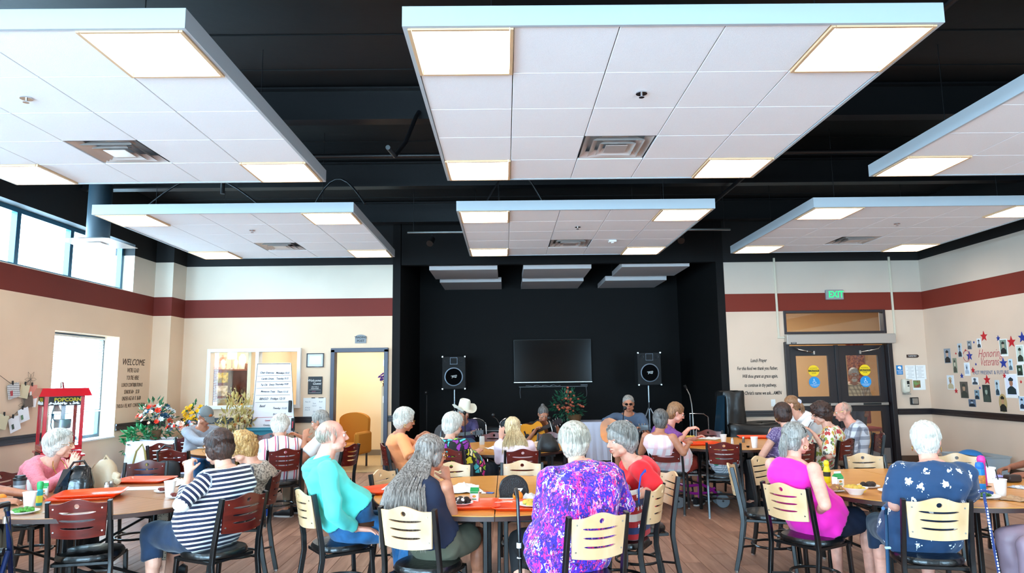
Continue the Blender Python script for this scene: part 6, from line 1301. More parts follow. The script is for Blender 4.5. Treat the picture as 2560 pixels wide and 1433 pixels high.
def folding(x, y, h, lb):
    t = thing('folding_chair', lb, 'chair', (x, y, 0), -R(h), 'black folding chairs on the stage'); b = MB(); b.box((0, 0, .45), (.4, .38, .03), bev=.012); put(b, 'seat', M_vinyl, t)
    b = MB(); b.tube([(-.2, .2, 0), (-.2, -.02, .42), (-.2, -.2, .74)]+[(-.2*math.cos(a), -.21, .74+.14*math.sin(a)) for a in [R(22.5*i) for i in range(1, 8)]]+[(.2, -.2, .74), (.2, -.02, .42), (.2, .2, 0)], .011, 8); put(b, 'tube_frame', M_chrome, t); b = MB()
    for s in (-1, 1): b.tube([(s*.18, -.22, 0), (s*.18, .16, .44)], .01, 8)
    b.cyl((-.18, -.14, .1), (.18, -.14, .1), .008, n=8); b.cyl((-.2, .15, .06), (.2, .15, .06), .008, n=8); put(b, 'rear_leg', M_blackmet, t)
    b = MB(); P_ = [(-.185, .62), (.185, .62), (.185, .74)]+[(.185*math.cos(a), .74+.125*math.sin(a)) for a in [R(15*i) for i in range(1, 12)]]+[(-.185, .74)]; b.prism(P_, .2, .215, Rm=Matrix(((1, 0, 0), (0, 0, -1), (0, 1, 0)))); put(b, 'backrest', mat('black vinyl back', '#0a0a0c', .25, coat=.3), t, False)
folding((-0.588, 15.157)[0]*.93, 12.6, 175, 'empty black folding chair with chrome frame right of the cowboy hat'); folding(.06, 12.7, 186, 'empty black folding chair with chrome frame, middle of the stage')
folding(PP[11]['hc'].x, 11.8, 165, 'black folding chair under the cowboy hat guitarist'); folding(PP[13]['hc'].x, 11.4, 178, 'black folding chair under the grey haired guitarist'); folding(PP[16]['hc'].x, 10.85, 190, 'black folding chair under the guitarist in sunglasses')
def guitar(c, neckend, face, body, lb, sx=1.0):
    """c = body centre, neckend = tip of the headstock (world), face = outward normal"""
    c = Vector(c); ne = Vector(neckend); Y = (ne-c).normalized(); Z = Vector(face); Z = (Z-Y*Z.dot(Y)).normalized(); X = Y.cross(Z); Rm = Matrix((X, Y, Z)).transposed(); t = thing('guitar', lb, 'guitar', c)
    prof = [(-.25, .0), (-.245, .08), (-.22, .13), (-.16, .175), (-.09, .187), (-.02, .165), (.04, .128), (.09, .118), (.14, .13), (.19, .138), (.23, .115), (.25, .07), (.255, 0)]
    P_ = [(w*sx, y) for y, w in prof]+[(-w*sx, y) for y, w in prof[1:-1][::-1]]
    b = MB(); b.prism(P_, -.05, .045, (0, 0, 0), Rm); put(b, 'body', mat(lb+' side', '#5a2c10', .3, coat=.4), t, ang=30); b = MB(); b.prism([(x*.985, y*.985) for x, y in P_], .0455, .049, (0, 0, 0), Rm); put(b, 'soundboard', body, t, False)
    b = MB(); b.cyl(Rm@Vector((0, .07, .0495)), Rm@Vector((0, .07, .0515)), .05, n=28); put(b, 'sound_hole', mat('dark hollow', '#0b0503', .7), t); b = MB(); b.box(Rm@Vector((0, -.1, .055)), (.15, .022, .012), Rm=Rm); put(b, 'bridge', M_rail, t, False)
    L = (ne-c).length; b = MB(); b.box(Rm@Vector((0, (.12+L-.15)/2, .058)), (.055, L-.15-.12, .02), Rm=Rm); put(b, 'neck', mat('ebony fingerboard', '#1c110c', .4), t, False); b = MB(); b.box(Rm@Vector((0, L-.08, .05)), (.075, .16, .016), Rm=Rm, bev=.003); hs_ = put(b, 'headstock', M_rail, t, False)
    b = MB(); [b.cyl(Rm@Vector((s*.038, L-.14+k*.045, .052)), Rm@Vector((s*.062, L-.14+k*.045, .052)), .008, n=6) for s in (-1, 1) for k in range(3)]; put(b, 'tuning_peg', M_chrome, hs_); b = MB(); [b.cyl(Rm@Vector(((k-2.5)*.008, -.1, .064)), Rm@Vector(((k-2.5)*.007, L-.14, .072)), .0008, n=4) for k in range(6)]; put(b, 'strings', M_chrome, t)
    return t
guitar((0.412, 10.950, 0.748), (0.861, 10.600, 0.964), (0, -1, .15), mat('honey guitar top', '#d98a1c', .3, coat=.5), 'honey coloured classical guitar played by the grey haired woman')
guitar((1.631, 10.420, 0.813), (2.065, 10.100, 0.865), (0, -1, .2), mat('sunburst guitar top', '#c9701c', .3, coat=.5, var=(3, .5)), 'sunburst acoustic guitar played by the man in sunglasses')
guitar((-0.937, 11.350, 0.691), (-0.321, 10.950, 0.764), (0, -1, .2), mat('dark guitar top', '#2a1a14', .6), 'dark guitar with pale fret inlays played by the cowboy hat man')
def mic(x, y, h, lb, boom=None, tripod=True, col=None):
    t = thing('microphone_stand', lb, 'microphone stand', (x, y, 0)); col = col or M_blackmet; b = MB(); b.cyl((0, 0, .02), (0, 0, h*.85), .009, n=8)
    if boom: b.tube([(0, 0, h*.85), (boom[0]*.6, boom[1]*.6, h*.97), (boom[0], boom[1], h)], .007, 6)
    else: b.cyl((0, 0, h*.85), (0, 0, h), .007, n=8)
    put(b, 'pole', col, t); bx, by = boom or (0, 0)
    b = MB(); b.cyl((bx, by, h), (bx, by-.1, h+.03), .012, .018, 10); b.sph((bx, by-.12, h+.035), .028, 12, 8); put(b, 'microphone', M_blkpl, t)
    b = MB()
    for k in range(3): a = R(30+120*k); b.tube([(0, 0, .16), (.28*math.cos(a), .28*math.sin(a), .012)], .008, 6)
    put(b, 'tripod_foot', col, t)
mic((-0.631, 10.750, 0.915)[0], 10.8, 1.05, 'microphone stand in front of the cowboy hat guitarist'); mic((-0.077, 10.900, 0.898)[0], 10.95, 1.0, 'microphone stand between the two left guitarists', (-.12, .05)); mic((0.673, 10.400, 0.979)[0], 10.3, .98, 'silver microphone stand in front of the grey haired guitarist', (-.05, .02), col=M_steel); mic((1.665, 10.000, 1.101)[0], 10.0, 1.12, 'microphone stand before the guitarist in sunglasses', (.03, .1))
mic((-1.455, 12.600, 0.877)[0], 12.9, 1.32, 'spare black microphone stand at the dark left side of the stage')
t = thing('gooseneck_microphone', 'silver gooseneck microphone stand right of the stage', 'microphone stand', ((2.929, 11.000, 0.852)[0], 11.0, 0)); b = MB(); b.cyl((0, 0, 0), (0, 0, .95), .012, n=10); b.tube([(0, 0, .95), (-.01, 0, 1.15), (-.04, -.02, 1.3), (-.09, -.03, 1.4)], .009, 8); put(b, 'pole', M_steel, t); b = MB(); b.cyl((-.09, -.03, 1.4), (-.12, -.04, 1.45), .016, .022, 10); put(b, 'microphone', M_blkpl, t); b = MB(); b.lathe([(.14, 0), (.14, .02), (.02, .03)], n=20); put(b, 'base', M_blackmet, t)
t = thing('metal_rail', 'bent chrome rail standing behind the gooseneck microphone', 'rail', ((3.284, 12.000, 0.917)[0], 12.0, 0)); b = MB(); b.tube([(-.14, 0, .0), (-.14, 0, .96), (.1, 0, .95), (.17, 0, .90), (.18, 0, 0)], .013, 8); put(b, 'tube', M_chrome, t)
t = thing('keyboard_case', 'long black instrument case lying on a bench at the back of the stage', 'case', (-.2, 13.4, 0)); b = MB(); b.box((0, 0, .62), (1.5, .4, .16), bev=.02); put(b, 'case', mat('black case shell', '#0d0d10', .4), t, False); b = MB(); [b.box((x, 0, .27), (.05, .36, .54)) for x in (-.6, .6)]; put(b, 'trestle', M_blackmet, t, False); b = MB(); b.box((0, -.202, .63), (1.5, .004, .01)); put(b, 'silver_trim', M_steel, t, False)
# covered piano
t = thing('covered_piano', 'piano with a tall stack beneath black covers against the right of the stage', 'piano', (0, 0, 0)); cm = mat('black vinyl cover', '#141211', .33, bump=(5, .9), coat=.1)
def drape(name, x0, x1, y0, y1, z0, z1, seed, taper=.0):
    b = MB(); rg = random.Random(seed); N = 64; rings = []
    for k, z in enumerate([z1, z1, z1-.03]+[z1-(z1-z0)*i/6 for i in range(1, 7)]):
        s = .0 if k == 0 else (.96 if k == 1 else 1); ring = []
        for i in range(N):
            a = 2*math.pi*i/N; ca, sa = math.cos(a), math.sin(a); p = 5; rr = (abs(ca)**p+abs(sa)**p)**(-1/p); q = (z1-z)/(z1-z0) if k > 1 else 0; w = 1+taper*q+.03*q*math.sin(i*.9+seed+3*q)+.02*math.sin(i*.37+z*14)
            ring.append(Vector(((x0+x1)/2+ca*rr*(x1-x0)/2*w*s, (y0+y1)/2+sa*rr*(y1-y0)/2*w*s, z+.012*math.sin(i*.5+seed))))
        rings.append(ring)
    b.loft(rings); return put(b, name, cm, t, True, ang=60)
px = (3.645, 11.900, 1.186); drape('keyboard_cover', px[0]-.02, px[0]+1.42, 11.55, 12.3, .02, .80, 1, .04); drape('upright_cover', px[0]-.03, px[0]+.36, 11.65, 12.15, .6, 1.33, 5, .06)
b = MB(); b.add([(px[0]-.12+x, 11.5+y, z) for x, y, z in ((.08, 0, 1.28), (.02, 0, 0), (-.12, .3, 0), (.05, .3, 1.25))], [(0, 1, 2, 3)]); b.add([(px[0]-.125+x, 11.5+y, z) for x, y, z in ((.08, 0, 1.28), (.02, 0, 0), (-.12, .3, 0), (.05, .3, 1.25))], [(3, 2, 1, 0)]); put(b, 'side_drape', mat('teal black sheen cover', '#0b2838', .35), t, False)
# ================= right walls =================
t = thing('prayer_lettering', 'black italic lunch prayer lettering on the cream wall right of the stage', 'lettering', (4.55, YW-.002, 1.6))
for tx, x, z, s_ in (('Lunch Prayer', 4.56, 1.855, .088), ('For this food we thank you Father,', 4.53, 1.715, .084), ('Will thou grant us grace again,', 4.57, 1.575, .084), ('to continue in thy pathway,', 4.57, 1.415, .084), ("in Christ's name we ask....AMEN", 4.58, 1.275, .088)): wall_text(tx, s_, (x, YW-.003, z), '-y', mat('black wall lettering', '#1c1614', .6), t, 'line', shear=.25, sx=.62, off=.0012)
def wp(name, x, z, w, h, m, lb, cat, d=.006): b = MB(); b.box((0, -d/2, 0), (w, d, h), bev=min(.002, d/3)); return solo(b, name, m, (x, YW, z), lb, cat, smooth=False)
sp_ = wp('light_switch', 4.78, 1.10, .08, .125, M_white, 'white light switch plate left of the double doors', 'switch', .008); b = MB(); b.box((0, -.011, 0), (.03, .008, .06), bev=.002); put(b, 'rocker', M_white, sp_, False)
t = thing('direction_sign', 'small dark brown arrow shaped sign reading tapestry right of the doors', 'sign', (7.37, YW, 1.90)); b = MB(); b.prism([(-.12, -.028), (.075, -.028), (.105, 0), (.075, .028), (-.12, .028)], 0, .01, Rm=Matrix(((1, 0, 0), (0, 0, -1), (0, 1, 0)))); o = put(b, 'plate', mat('brown sign', '#3c241c', .5), t, False); me = text_mesh('TAPESTRY', .034); me.materials.clear(); me.materials.append(M_paper); q = link('lettering', me, o); q.matrix_basis = Matrix.Translation((-.02, -.0115, 0))@Matrix.Rotation(R(90), 4, 'X')
o = wp('blue_notice', 7.10, 1.655, .115, .165, mat('blue sign', '#1d7fc0', .5), 'small blue notice with white symbol above the sanitiser', 'sign'); b = MB(); b.sph((0, -.007, .045), (.032, .003, .022), 10, 6); b.sph((.012, -.0075, .03), (.02, .003, .02), 10, 6); put(b, 'symbol', M_paper, o)
for z in (-.012, -.035, -.058): me = text_mesh(('SANITIZE', 'YOUR', 'HANDS')[int(round((-z-.012)/.023))], .024); me.materials.clear(); me.materials.append(M_paper); q = link('lettering', me, o); q.matrix_basis = Matrix.Translation((0, -.0075, z))@Matrix.Rotation(R(90), 4, 'X')
for x, lb in ((7.30, 'white printed notice sheet, left of the pair by the right corner'), (7.48, 'white printed notice sheet, right of the pair by the right corner')):
    o = wp('notice_sheet', x, 1.61, .19, .255, M_paper, lb, 'paper'); b = MB(); [b.box((-.01+.012*math.sin(k*2.1), -.0068, .1-k*.022), (.13-.03*(k % 3), .0006, .004)) for k in range(10)]; put(b, 'printed_text', mat('grey print', '#8a8890', .7), o, False)
o = wp('map_sheet', 7.43, 1.39, .23, .19, M_paper, 'white sheet with green map print below the notices', 'paper'); b = MB(); b.box((-.04, -.0068, .01), (.13, .0006, .13)); put(b, 'map_print', patt('green map', f_mottle('#6f9a5a', '#8a4a34', 14)), o, False)
t = thing('sanitiser_dispenser', 'white wall mounted hand sanitiser dispenser right of the doors', 'dispenser', (7.16, YW, 1.37)); b = MB(); b.box((0, -.05, 0), (.13, .1, .25), bev=.025); put(b, 'housing', mat('warm white plastic', '#d9d2c0', .4), t); b = MB(); b.box((.02, -.102, .06), (.045, .006, .06), bev=.002); b.box((.02, -.102, .0), (.03, .006, .02), bev=.002); put(b, 'window', M_blkpl, t, False); b = MB(); b.box((0, -.06, -.14), (.11, .1, .02), bev=.006); put(b, 'drip_tray', mat('grey translucent tray', '#9a9890', .3), t, False)
t = thing('door_push_plate', 'square dark box with steel push plate below the notices', 'switch', (7.31, YW, 1.10)); b = MB(); b.box((0, -.02, 0), (.14, .04, .13), bev=.006); put(b, 'box', M_blkpl, t, False); b = MB(); b.box((.005, -.043, 0), (.1, .006, .1), bev=.002); put(b, 'plate', M_steel, t, False)
# veterans wall on the right
def star(y, z, r, m, lb): b = MB(); P_ = [((r if k % 2 == 0 else r*.42)*math.sin(k*math.pi/5), (r if k % 2 == 0 else r*.42)*math.cos(k*math.pi/5)) for k in range(10)]; b.prism(P_, 0, .006, Rm=Matrix(((0, 0, -1), (-1, 0, 0), (0, 1, 0)))); return solo(b, 'star', m, (XR, y, z), lb, 'star', smooth=False, group='stars on the veterans wall')
SR_, SB_ = mat('red star', '#c01220', .5), mat('blue star', '#12308c', .5)
for i, ((x_, y, z), r, c_) in enumerate((((7.620, 10.953, 2.163), .085, 0), ((7.620, 10.636, 2.113), .045, 1), ((7.620, 10.365, 2.044), .09, 0), ((7.620, 10.137, 2.097), .085, 1), ((7.620, 11.342, 1.865), .08, 1), ((7.620, 10.580, 1.731), .085, 1), ((7.620, 11.289, 1.630), .05, 0), ((7.620, 11.582, 1.540), .045, 1), ((7.620, 10.981, 1.475), .08, 0), ((7.620, 10.583, 1.537), .045, 0), ((7.620, 11.765, 1.286), .045, 0), ((7.620, 11.428, 1.960), .02, 0), ((7.620, 11.202, 2.081), .02, 1), ((7.620, 11.681, 1.916), .02, 0), ((7.620, 11.207, 1.725), .022, 1), ((7.620, 11.168, 1.347), .022, 1), ((7.620, 10.257, 1.448), .025, 0))):
    star(y, z, r, (SR_, SB_)[c_], '%s %s star on the veterans wall, %s' % ('tiny' if r < .03 else 'small' if r < .06 else 'large', ('red', 'blue')[c_], ('top, above the heading', 'top, between two large red ones', 'top right beside a portrait', 'at the right edge', 'left of the heading', 'right of the heading', 'left of the small caption', 'left below the heading', 'under the small caption', 'right below the caption', 'low on the left', 'between portraits upper left', 'upper left near a portrait', 'far left', 'under the heading', 'low above the square portrait', 'low on the right')[i]))
def portrait(y, z, w, h, c1, c2, c3, lb, oval=False, white=False):
    t = thing('portrait_photo', lb, 'photograph', (XR, y, z), 0, 'portraits on the veterans wall'); b = MB(); mb_ = patt('photo ground '+c1, f_mottle(c1, c1, 3)) if False else mat('photo ground '+c1, c1, .6); RX = Matrix(((0, 0, -1), (-1, 0, 0), (0, 1, 0)))
    if oval: b.prism([(w/2*math.cos(a), h/2*math.sin(a)) for a in [i*.2618 for i in range(24)]], 0, .005, Rm=RX)
    else: b.box((-.0025, 0, 0), (.005, w, h))
    put(b, 'print', mb_, t, False)
    if white: b = MB(); b.box((-.0015, 0, -h*.04), (.003, w*1.25, h*1.2)); put(b, 'white_border', M_paper, t, False)
    def dk(nm, pts, c_, e=.006): b = MB(); b.prism([(x*w, q*h) for x, q in pts], e-.001, e, Rm=RX); put(b, nm, mat('photo tone '+c_, c_, .6), t, False)
    dk('uniform', [(-.42, -.46), (.42, -.46), (.4, -.2), (.12, -.06), (-.12, -.06), (-.4, -.2)], c2); dk('face', [(.17*math.cos(a), .1+.17*math.sin(a)) for a in [i*.5236 for i in range(12)]], c3, .0066); dk('cap', [(-.2, .2), (.2, .2), (.24, .3), (0, .4), (-.24, .3)], c2, .0072)
for i, ((x_, y, z), w, h, c1, c2, c3, ov, wb) in enumerate((((7.620, 11.910, 1.883), .17, .25, '#8f96a0', '#15171c', '#c9a08a', 0, 0), ((7.620, 11.569, 1.965), .10, .23, '#b9c4cc', '#2a3038', '#7c828a', 0, 0), ((7.620, 11.316, 2.040), .10, .14, '#8c9298', '#4a5058', '#b8bcc0', 0, 0), ((7.620, 11.081, 2.061), .09, .15, '#dfe4e8', '#3a3e44', '#8c9298', 0, 0), ((7.620, 11.732, 1.715), .10, .25, '#8a8f78', '#4a4a3c', '#c9c2ae', 0, 0), ((7.620, 11.433, 1.657), .11, .18, '#dfe6ee', '#b0bccb', '#5f6f80', 0, 1), ((7.620, 11.891, 1.432), .18, .24, '#dfe4ea', '#c2b18e', '#a47c60', 0, 0), ((7.620, 11.555, 1.309), .19, .27, '#5a5048', '#3a3d33', '#b08c70', 0, 0), ((7.620, 11.267, 1.455), .15, .12, '#e6e8ea', '#3c4854', '#586470', 0, 0), ((7.620, 11.251, 1.237), .11, .15, '#7a95a4', '#1f2c38', '#a8b8c0', 0, 0), ((7.620, 11.022, 1.262), .17, .27, '#2a3530', '#3f4a40', '#98a494', 0, 0), ((7.620, 11.388, 1.099), .17, .12, '#5a6a80', '#1a222c', '#a8b4c0', 0, 0), ((7.620, 10.544, 1.974), .14, .22, '#7c8f80', '#12181a', '#b8a890', 0, 1), ((7.620, 10.766, 1.353), .09, .24, '#c0d0d8', '#28404c', '#8c9ca4', 0, 0), ((7.620, 10.678, 1.124), .17, .28, '#b59a66', '#15150f', '#c0906a', 1, 0), ((7.620, 10.460, 1.399), .22, .30, '#dfe4f4', '#0e2a30', '#a87458', 0, 1), ((7.620, 10.432, 1.704), .08, .17, '#c4dce8', '#4c6470', '#98a8b4', 0, 0), ((7.620, 10.212, 1.858), .13, .24, '#c8d4c8', '#1a2e22', '#b8b0a0', 0, 1), ((7.620, 10.256, 1.618), .11, .15, '#2c4a34', '#12221a', '#9cac9c', 0, 1), ((7.620, 10.279, 1.138), .10, .18, '#a8c0d8', '#1c2e44', '#b8c4d0', 0, 1))):
    portrait(y, z, w, h, c1, c2, c3, 'portrait photograph on the veterans wall, ' + ('soldier in dark cap, farthest left', 'double print of a figure, upper left', 'grey profile at the upper left', 'pale figure left of the top red star', 'tall print of a soldier in fatigues', 'pale blue print left of the caption', 'soldier in tan shirt on white, left', 'brownish soldier print, lower left', 'small pale sailor print, low centre', 'small blue grey print, low centre', 'dark square soldier print, low centre', 'wide dark group print at the bottom', 'framed soldier under the top right stars', 'narrow blue double print right of centre', 'oval print of a soldier, lowest', 'largest white print with dark cap, right', 'small pale blue print at the right', 'green toned soldier at the right edge', 'small dark green print at the right edge', 'blue print at the lower right edge')[i], bool(ov), bool(wb))
p1, p2, p3 = (7.620, 10.865, 1.887), (7.620, 10.876, 1.756), (7.620, 10.892, 1.588)
t = thing('veterans_lettering', 'red script heading honoring veterans on the right wall', 'lettering', (XR-.002, p1[1], p1[2]))
wall_text('Honoring', .19, (XR-.003, p1[1], p1[2]), '-x', mat('red script paint', '#c2565a', .6), t, 'line', shear=.45, sx=.75, off=-.002); wall_text('Veterans', .19, (XR-.003, p2[1]+.02, p2[2]), '-x', mat('red script paint'), t, 'line', shear=.45, sx=.62, off=-.002); wall_text('PAST PRESENT & FUTURE', .085, (XR-.003, p3[1], p3[2]), '-x', mat('grey blue paint', '#6a7590', .6), t, 'line', sx=.85)
b = MB(); b.tube([(XR-.005, p1[1]+.55+.08*math.cos(a), p1[2]-.02+.09*math.sin(a)) for a in [R(20+i*22) for i in range(16)]], .004, 5); put(b, 'flourish', mat('red script paint'), t, world=True)
# storage tub at the right wall
tx = (9.152, 13.898); t = thing('storage_tub', 'translucent plastic storage tub with blue contents by the right wall', 'tub', (7.25, 10.9, 0)); b = MB(); b.loft([[Vector((x*s, y*s, z)) for x, y in ((-.28, -.4), (.28, -.4), (.3, -.35), (.3, .35), (.28, .4), (-.28, .4), (-.3, .35), (-.3, -.35))] for s, z in ((.85, .0), (.95, .3), (1, .32), (1.03, .34), (.98, .34), (.9, .05))]); put(b, 'tub', mat('frosted plastic', '#b9c4c9', .3, alpha=.55), t, False); b = MB(); b.sph((0, .1, .30), (.16, .2, .1), 16, 10); b.sph((.05, -.15, .22), (.14, .12, .1), 14, 8); put(b, 'blue_contents', mat('blue cloth', '#1f78c0', .6), t); b = MB(); b.box((-.2, -.2, .33), (.05, .3, .03), bev=.01); put(b, 'handle', M_blkpl, t, False)

# ================= things on the tables =================
TZ = .7352
def tray(x, y, rz, lb, z=TZ, n=1, col=None):
    t = thing('tray', lb, 'tray', (x, y, z), R(rz)); b = MB(); w, d = .23, .175
    def rr(w, d, r, z): return [Vector((cx+r*math.cos(a), cy+r*math.sin(a), z)) for cx, cy, a0 in ((w-r, d-r, 0), (-w+r, d-r, 90), (-w+r, -d+r, 180), (w-r, -d+r, 270)) for a in [R(a0+k*22.5) for k in range(5)]]
    b.loft([rr(w-.03, d-.03, .03, 0), rr(w-.012, d-.012, .035, .014), rr(w, d, .04, .02), rr(w, d, .04, .024), rr(w-.014, d-.014, .035, .019), rr(w-.032, d-.032, .03, .004)]); put(b, 'tray_body', col or M_tray, t, ang=50); return t
def cup(x, y, lb, h=.095, straw=False, z=TZ):
    t = thing('foam_cup', lb, 'cup', (x, y, z)); b = MB(); b.lathe([(.027, 0), (.030, .001), (.042, h-.006), (.045, h-.004), (.045, h), (.041, h), (.029, .01), (.001, .01)], n=28); put(b, 'cup_body', M_foam, t)
    if straw: b = MB(); b.cyl((.01, 0, .012), (-.02, .005, h+.065), .0035, n=8); put(b, 'straw', M_blkpl, t)
def plate(x, y, r, lb, bits=(), z=TZ, seed=1, group=None):
    t = thing('plate', lb, 'plate', (x, y, z), 0); b = MB(); b.lathe([(.001, .003), (r*.62, .003), (r*.7, .007), (r, .016), (r, .019), (r*.7, .010), (.001, .007)], n=32); b.v = [Vector((v.x, v.y, v.z)) for v in b.v]; put(b, 'plate_body', M_paper, t); rg = random.Random(seed)
    for nm, m, n, s_, h in bits:
        b = MB()
        for i in range(n): a = rg.uniform(0, 6.28); q = r*.55*rg.random()**.5; b.sph((q*math.cos(a), q*math.sin(a), .012+h*rg.random()), (s_*rg.uniform(.6, 1.3), s_*rg.uniform(.6, 1.2), s_*.6), 7, 5, rotz(a))
        put(b, nm, m, t)['kind'] = 'stuff'
    return t
def bowl(x, y, r, lb, fill=None, z=TZ):
    t = thing('bowl', lb, 'bowl', (x, y, z)); b = MB(); b.lathe([(.001, .002), (r*.5, 0), (r*.55, .006), (r*.9, .04), (r, .046), (r*1.02, .05), (r*.95, .048), (r*.5, .01), (.001, .008)], n=30); put(b, 'bowl_body', M_foam, t)
    if fill: b = MB(); rg = random.Random(3); [b.sph((rg.uniform(-.6, .6)*r, rg.uniform(-.6, .6)*r, .035+rg.random()*.015), r*.25, 7, 5) for i in range(16)]; put(b, 'food', fill, t)['kind'] = 'stuff'
def carton(x, y, rz, lb):
    t = thing('milk_carton', lb, 'carton', (x, y, TZ), R(rz)); b = MB(); b.box((0, 0, .036), (.06, .06, .072)); put(b, 'carton_body', M_paper, t, False); b = MB(); q = .03; b.add([(-q, -q, .072), (q, -q, .072), (q, q, .072), (-q, q, .072), (-q, 0, .098), (q, 0, .098)], [(0, 1, 5, 4), (2, 3, 4, 5), (1, 2, 5), (3, 0, 4)]); put(b, 'gable_top', mat('green carton print', '#12994a', .5), t, False); b = MB(); b.box((0, 0, .105), (.06, .004, .016)); put(b, 'spout_seal', M_paper, t, False)
    b = MB(); b.box((0, -.0303, .065), (.056, .0008, .012)); b.box((0, -.0303, .02), (.03, .0008, .006)); put(b, 'green_print', mat('green carton print'), t, False); b = MB(); b.sph((0, -.03, .04), (.014, .001, .009), 10, 6); put(b, 'badge', mat('amber badge', '#d9a441', .5), t)
def bottle(x, y, prof, cols, lb, cat='bottle', nm='bottle', splits=()):
    t = thing(nm, lb, cat, (x, y, TZ)); z0 = 0
    for i, (pr_, c_, pn) in enumerate(zip(prof, cols, splits)): b = MB(); b.lathe(pr_, n=22); put(b, pn, c_, t)
    return t
def shaker(x, y, lb, c_): t = thing('shaker', lb, 'shaker', (x, y, TZ)); b = MB(); b.lathe([(.017, 0), (.019, .004), (.016, .055), (.015, .06)], n=14); put(b, 'glass_jar', c_, t); b = MB(); b.lathe([(.0165, .056), (.0165, .068), (.012, .076), (.001, .078)], n=14); put(b, 'lid', M_steel, t)
def napkin(x, y, lb, s_=.07, seed=1, m=None, h=.03, nm='napkin'):
    rg = random.Random(seed); b = MB(); N = 9; vs = [(((i/(N-1))-.5)*2*s_, ((j/(N-1))-.5)*2*s_, max(0, h*(.35+rg.uniform(-.35, .65))*(1-max(abs(i/(N-1)-.5), abs(j/(N-1)-.5))*1.7))) for i in range(N) for j in range(N)]
    fs = [(i*N+j, (i+1)*N+j, (i+1)*N+j+1, i*N+j+1) for i in range(N-1) for j in range(N-1)]; n0 = len(vs); vs += [(a, c_, z-.002) for a, c_, z in vs]; fs += [tuple(n0+k for k in f)[::-1] for f in fs]; b.add(vs, fs); return solo(b, nm, m or M_paper, (x, y, TZ+.002), lb, 'napkin' if nm == 'napkin' else 'paper', rg.uniform(0, 3), ang=20)
green = mat('green vegetables', '#3f7d22', .6, var=(60, .4)); brown = mat('brown bread', '#a8764a', .7, var=(60, .3)); choc = mat('chocolate cake', '#25120b', .6); carr = mat('carrot orange', '#f08a24', .6); yel = mat('pasta yellow', '#d9b24a', .6)
# --- left foreground table
p = (-3.205, 6.317); tray(p[0], p[1], -2, 'orange red tray at the far side of the walnut brown table')
p = (-3.199, 5.454); tray(p[0], p[1], 14, 'lower orange red tray of the near pair, behind the foreground mahogany chair'); tray(p[0]+.03, p[1]+.02, 17, 'upper orange red tray of the near pair, behind the foreground mahogany chair', TZ+.022)
p = (-3.374, 5.076); cup(p[0], p[1], 'white foam cup in front, beside the teal and yellow bottle', .11)
p = (-3.879, 5.853); cup(p[0], p[1], 'white foam cup behind the dark travel mug')
p = (-3.721, 5.962); cup(p[0], p[1], 'white foam cup left of the black handbag', .10)
p = (-2.585, 5.491); cup(p[0], p[1], 'white foam cup before the woman in navy stripes', .115)
p = (-3.715, 5.463); bottle(p[0], p[1], ([(.03, 0), (.034, .005), (.042, .12), (.043, .14)], [(.045, .138), (.046, .155), (.036, .16), (.034, .175), (.001, .177)], [(.037, .05), (.0415, .105)]), (mat('grey tumbler', '#5f666e', .35, .3), M_blkpl, mat('buffalo check band', '#a8aaac', .5)), 'dark travel mug with black lid at the left of the walnut table', 'mug', 'travel_mug', ('mug_body', 'lid', 'checked_band'))
p = (-3.365, 5.168); bottle(p[0], p[1], ([(.018, 0), (.02, .005), (.021, .10), (.016, .115)], [(.018, .113), (.02, .13), (.022, .15), (.018, .165), (.001, .172)], [(.0205, .02), (.0215, .07)]), (mat('teal bottle', '#159aa4', .4), mat('green cap', '#1f9c52', .4), mat('yellow label', '#d8cf3a', .5)), 'teal and yellow squeeze bottle with green cap on the walnut table', splits=('bottle_body', 'cap', 'label'))
p = (-3.617, 5.598); carton(p[0], p[1], 25, 'milk carton with green top behind the teal bottle')
p = (-3.216, 5.754); shaker(p[0], p[1], 'salt shaker beside the beige bag', mat('salt glass', '#dcdcdc', .3)); p = (-3.226, 5.835); shaker(p[0], p[1], 'pepper shaker beside the beige bag', mat('pepper glass', '#6a6058', .3))
p = (-3.846, 6.059); plate(p[0], p[1], .10, 'plate with bread before the pink sweater woman', (('bread', brown, 12, .03, .03),))
p = (-3.682, 6.269); bowl(p[0], p[1], .07, 'white bowl behind the black handbag')
p = (-2.731, 5.672); plate(p[0], p[1], .06, 'small plate with cake left of the foam cup', (('cake', mat('red brown cake', '#6a2318', .6), 8, .02, .02),)); p = (-2.500, 5.395); plate(p[0], p[1], .06, 'small plate with cake right of the foam cup', (('cake', mat('red brown cake'), 6, .02, .02),))
p = (-3.005, 5.897); b = MB(); b.box((0, 0, .002), (.30, .17, .002)); solo(b, 'paper_mat', M_paper, (p[0], p[1], TZ), 'flat white paper in front of the far orange tray', 'paper', .1, smooth=False)
p = (-2.784, 6.092); napkin(p[0], p[1], 'crumpled white napkin at the striped woman elbow', .09, 4, h=.08)
p = (-3.262, 4.863); plate(p[0], p[1], .09, 'near plate with green salad at the lower left', (('salad', green, 26, .02, .02),)); napkin(p[0]+.25, p[1]+.05, 'flat crumpled paper left of the near trays', .10, 6, m=mat('cream paper', '#e6dfd0', .7), h=.025)
p = (-3.689, 5.391); b = MB(); b.sph((0, 0, .034), .035, 16, 10); solo(b, 'orange', mat('orange peel', '#f08a18', .5, bump=(200, .3)), (p[0]-.02, p[1]-.12, TZ), 'orange fruit by the dark travel mug', 'fruit')
p = (-3.647, 5.222); plate(p[0], p[1], .10, 'plate with bread at the left picture edge', (('bread', brown, 14, .03, .02),), seed=4)
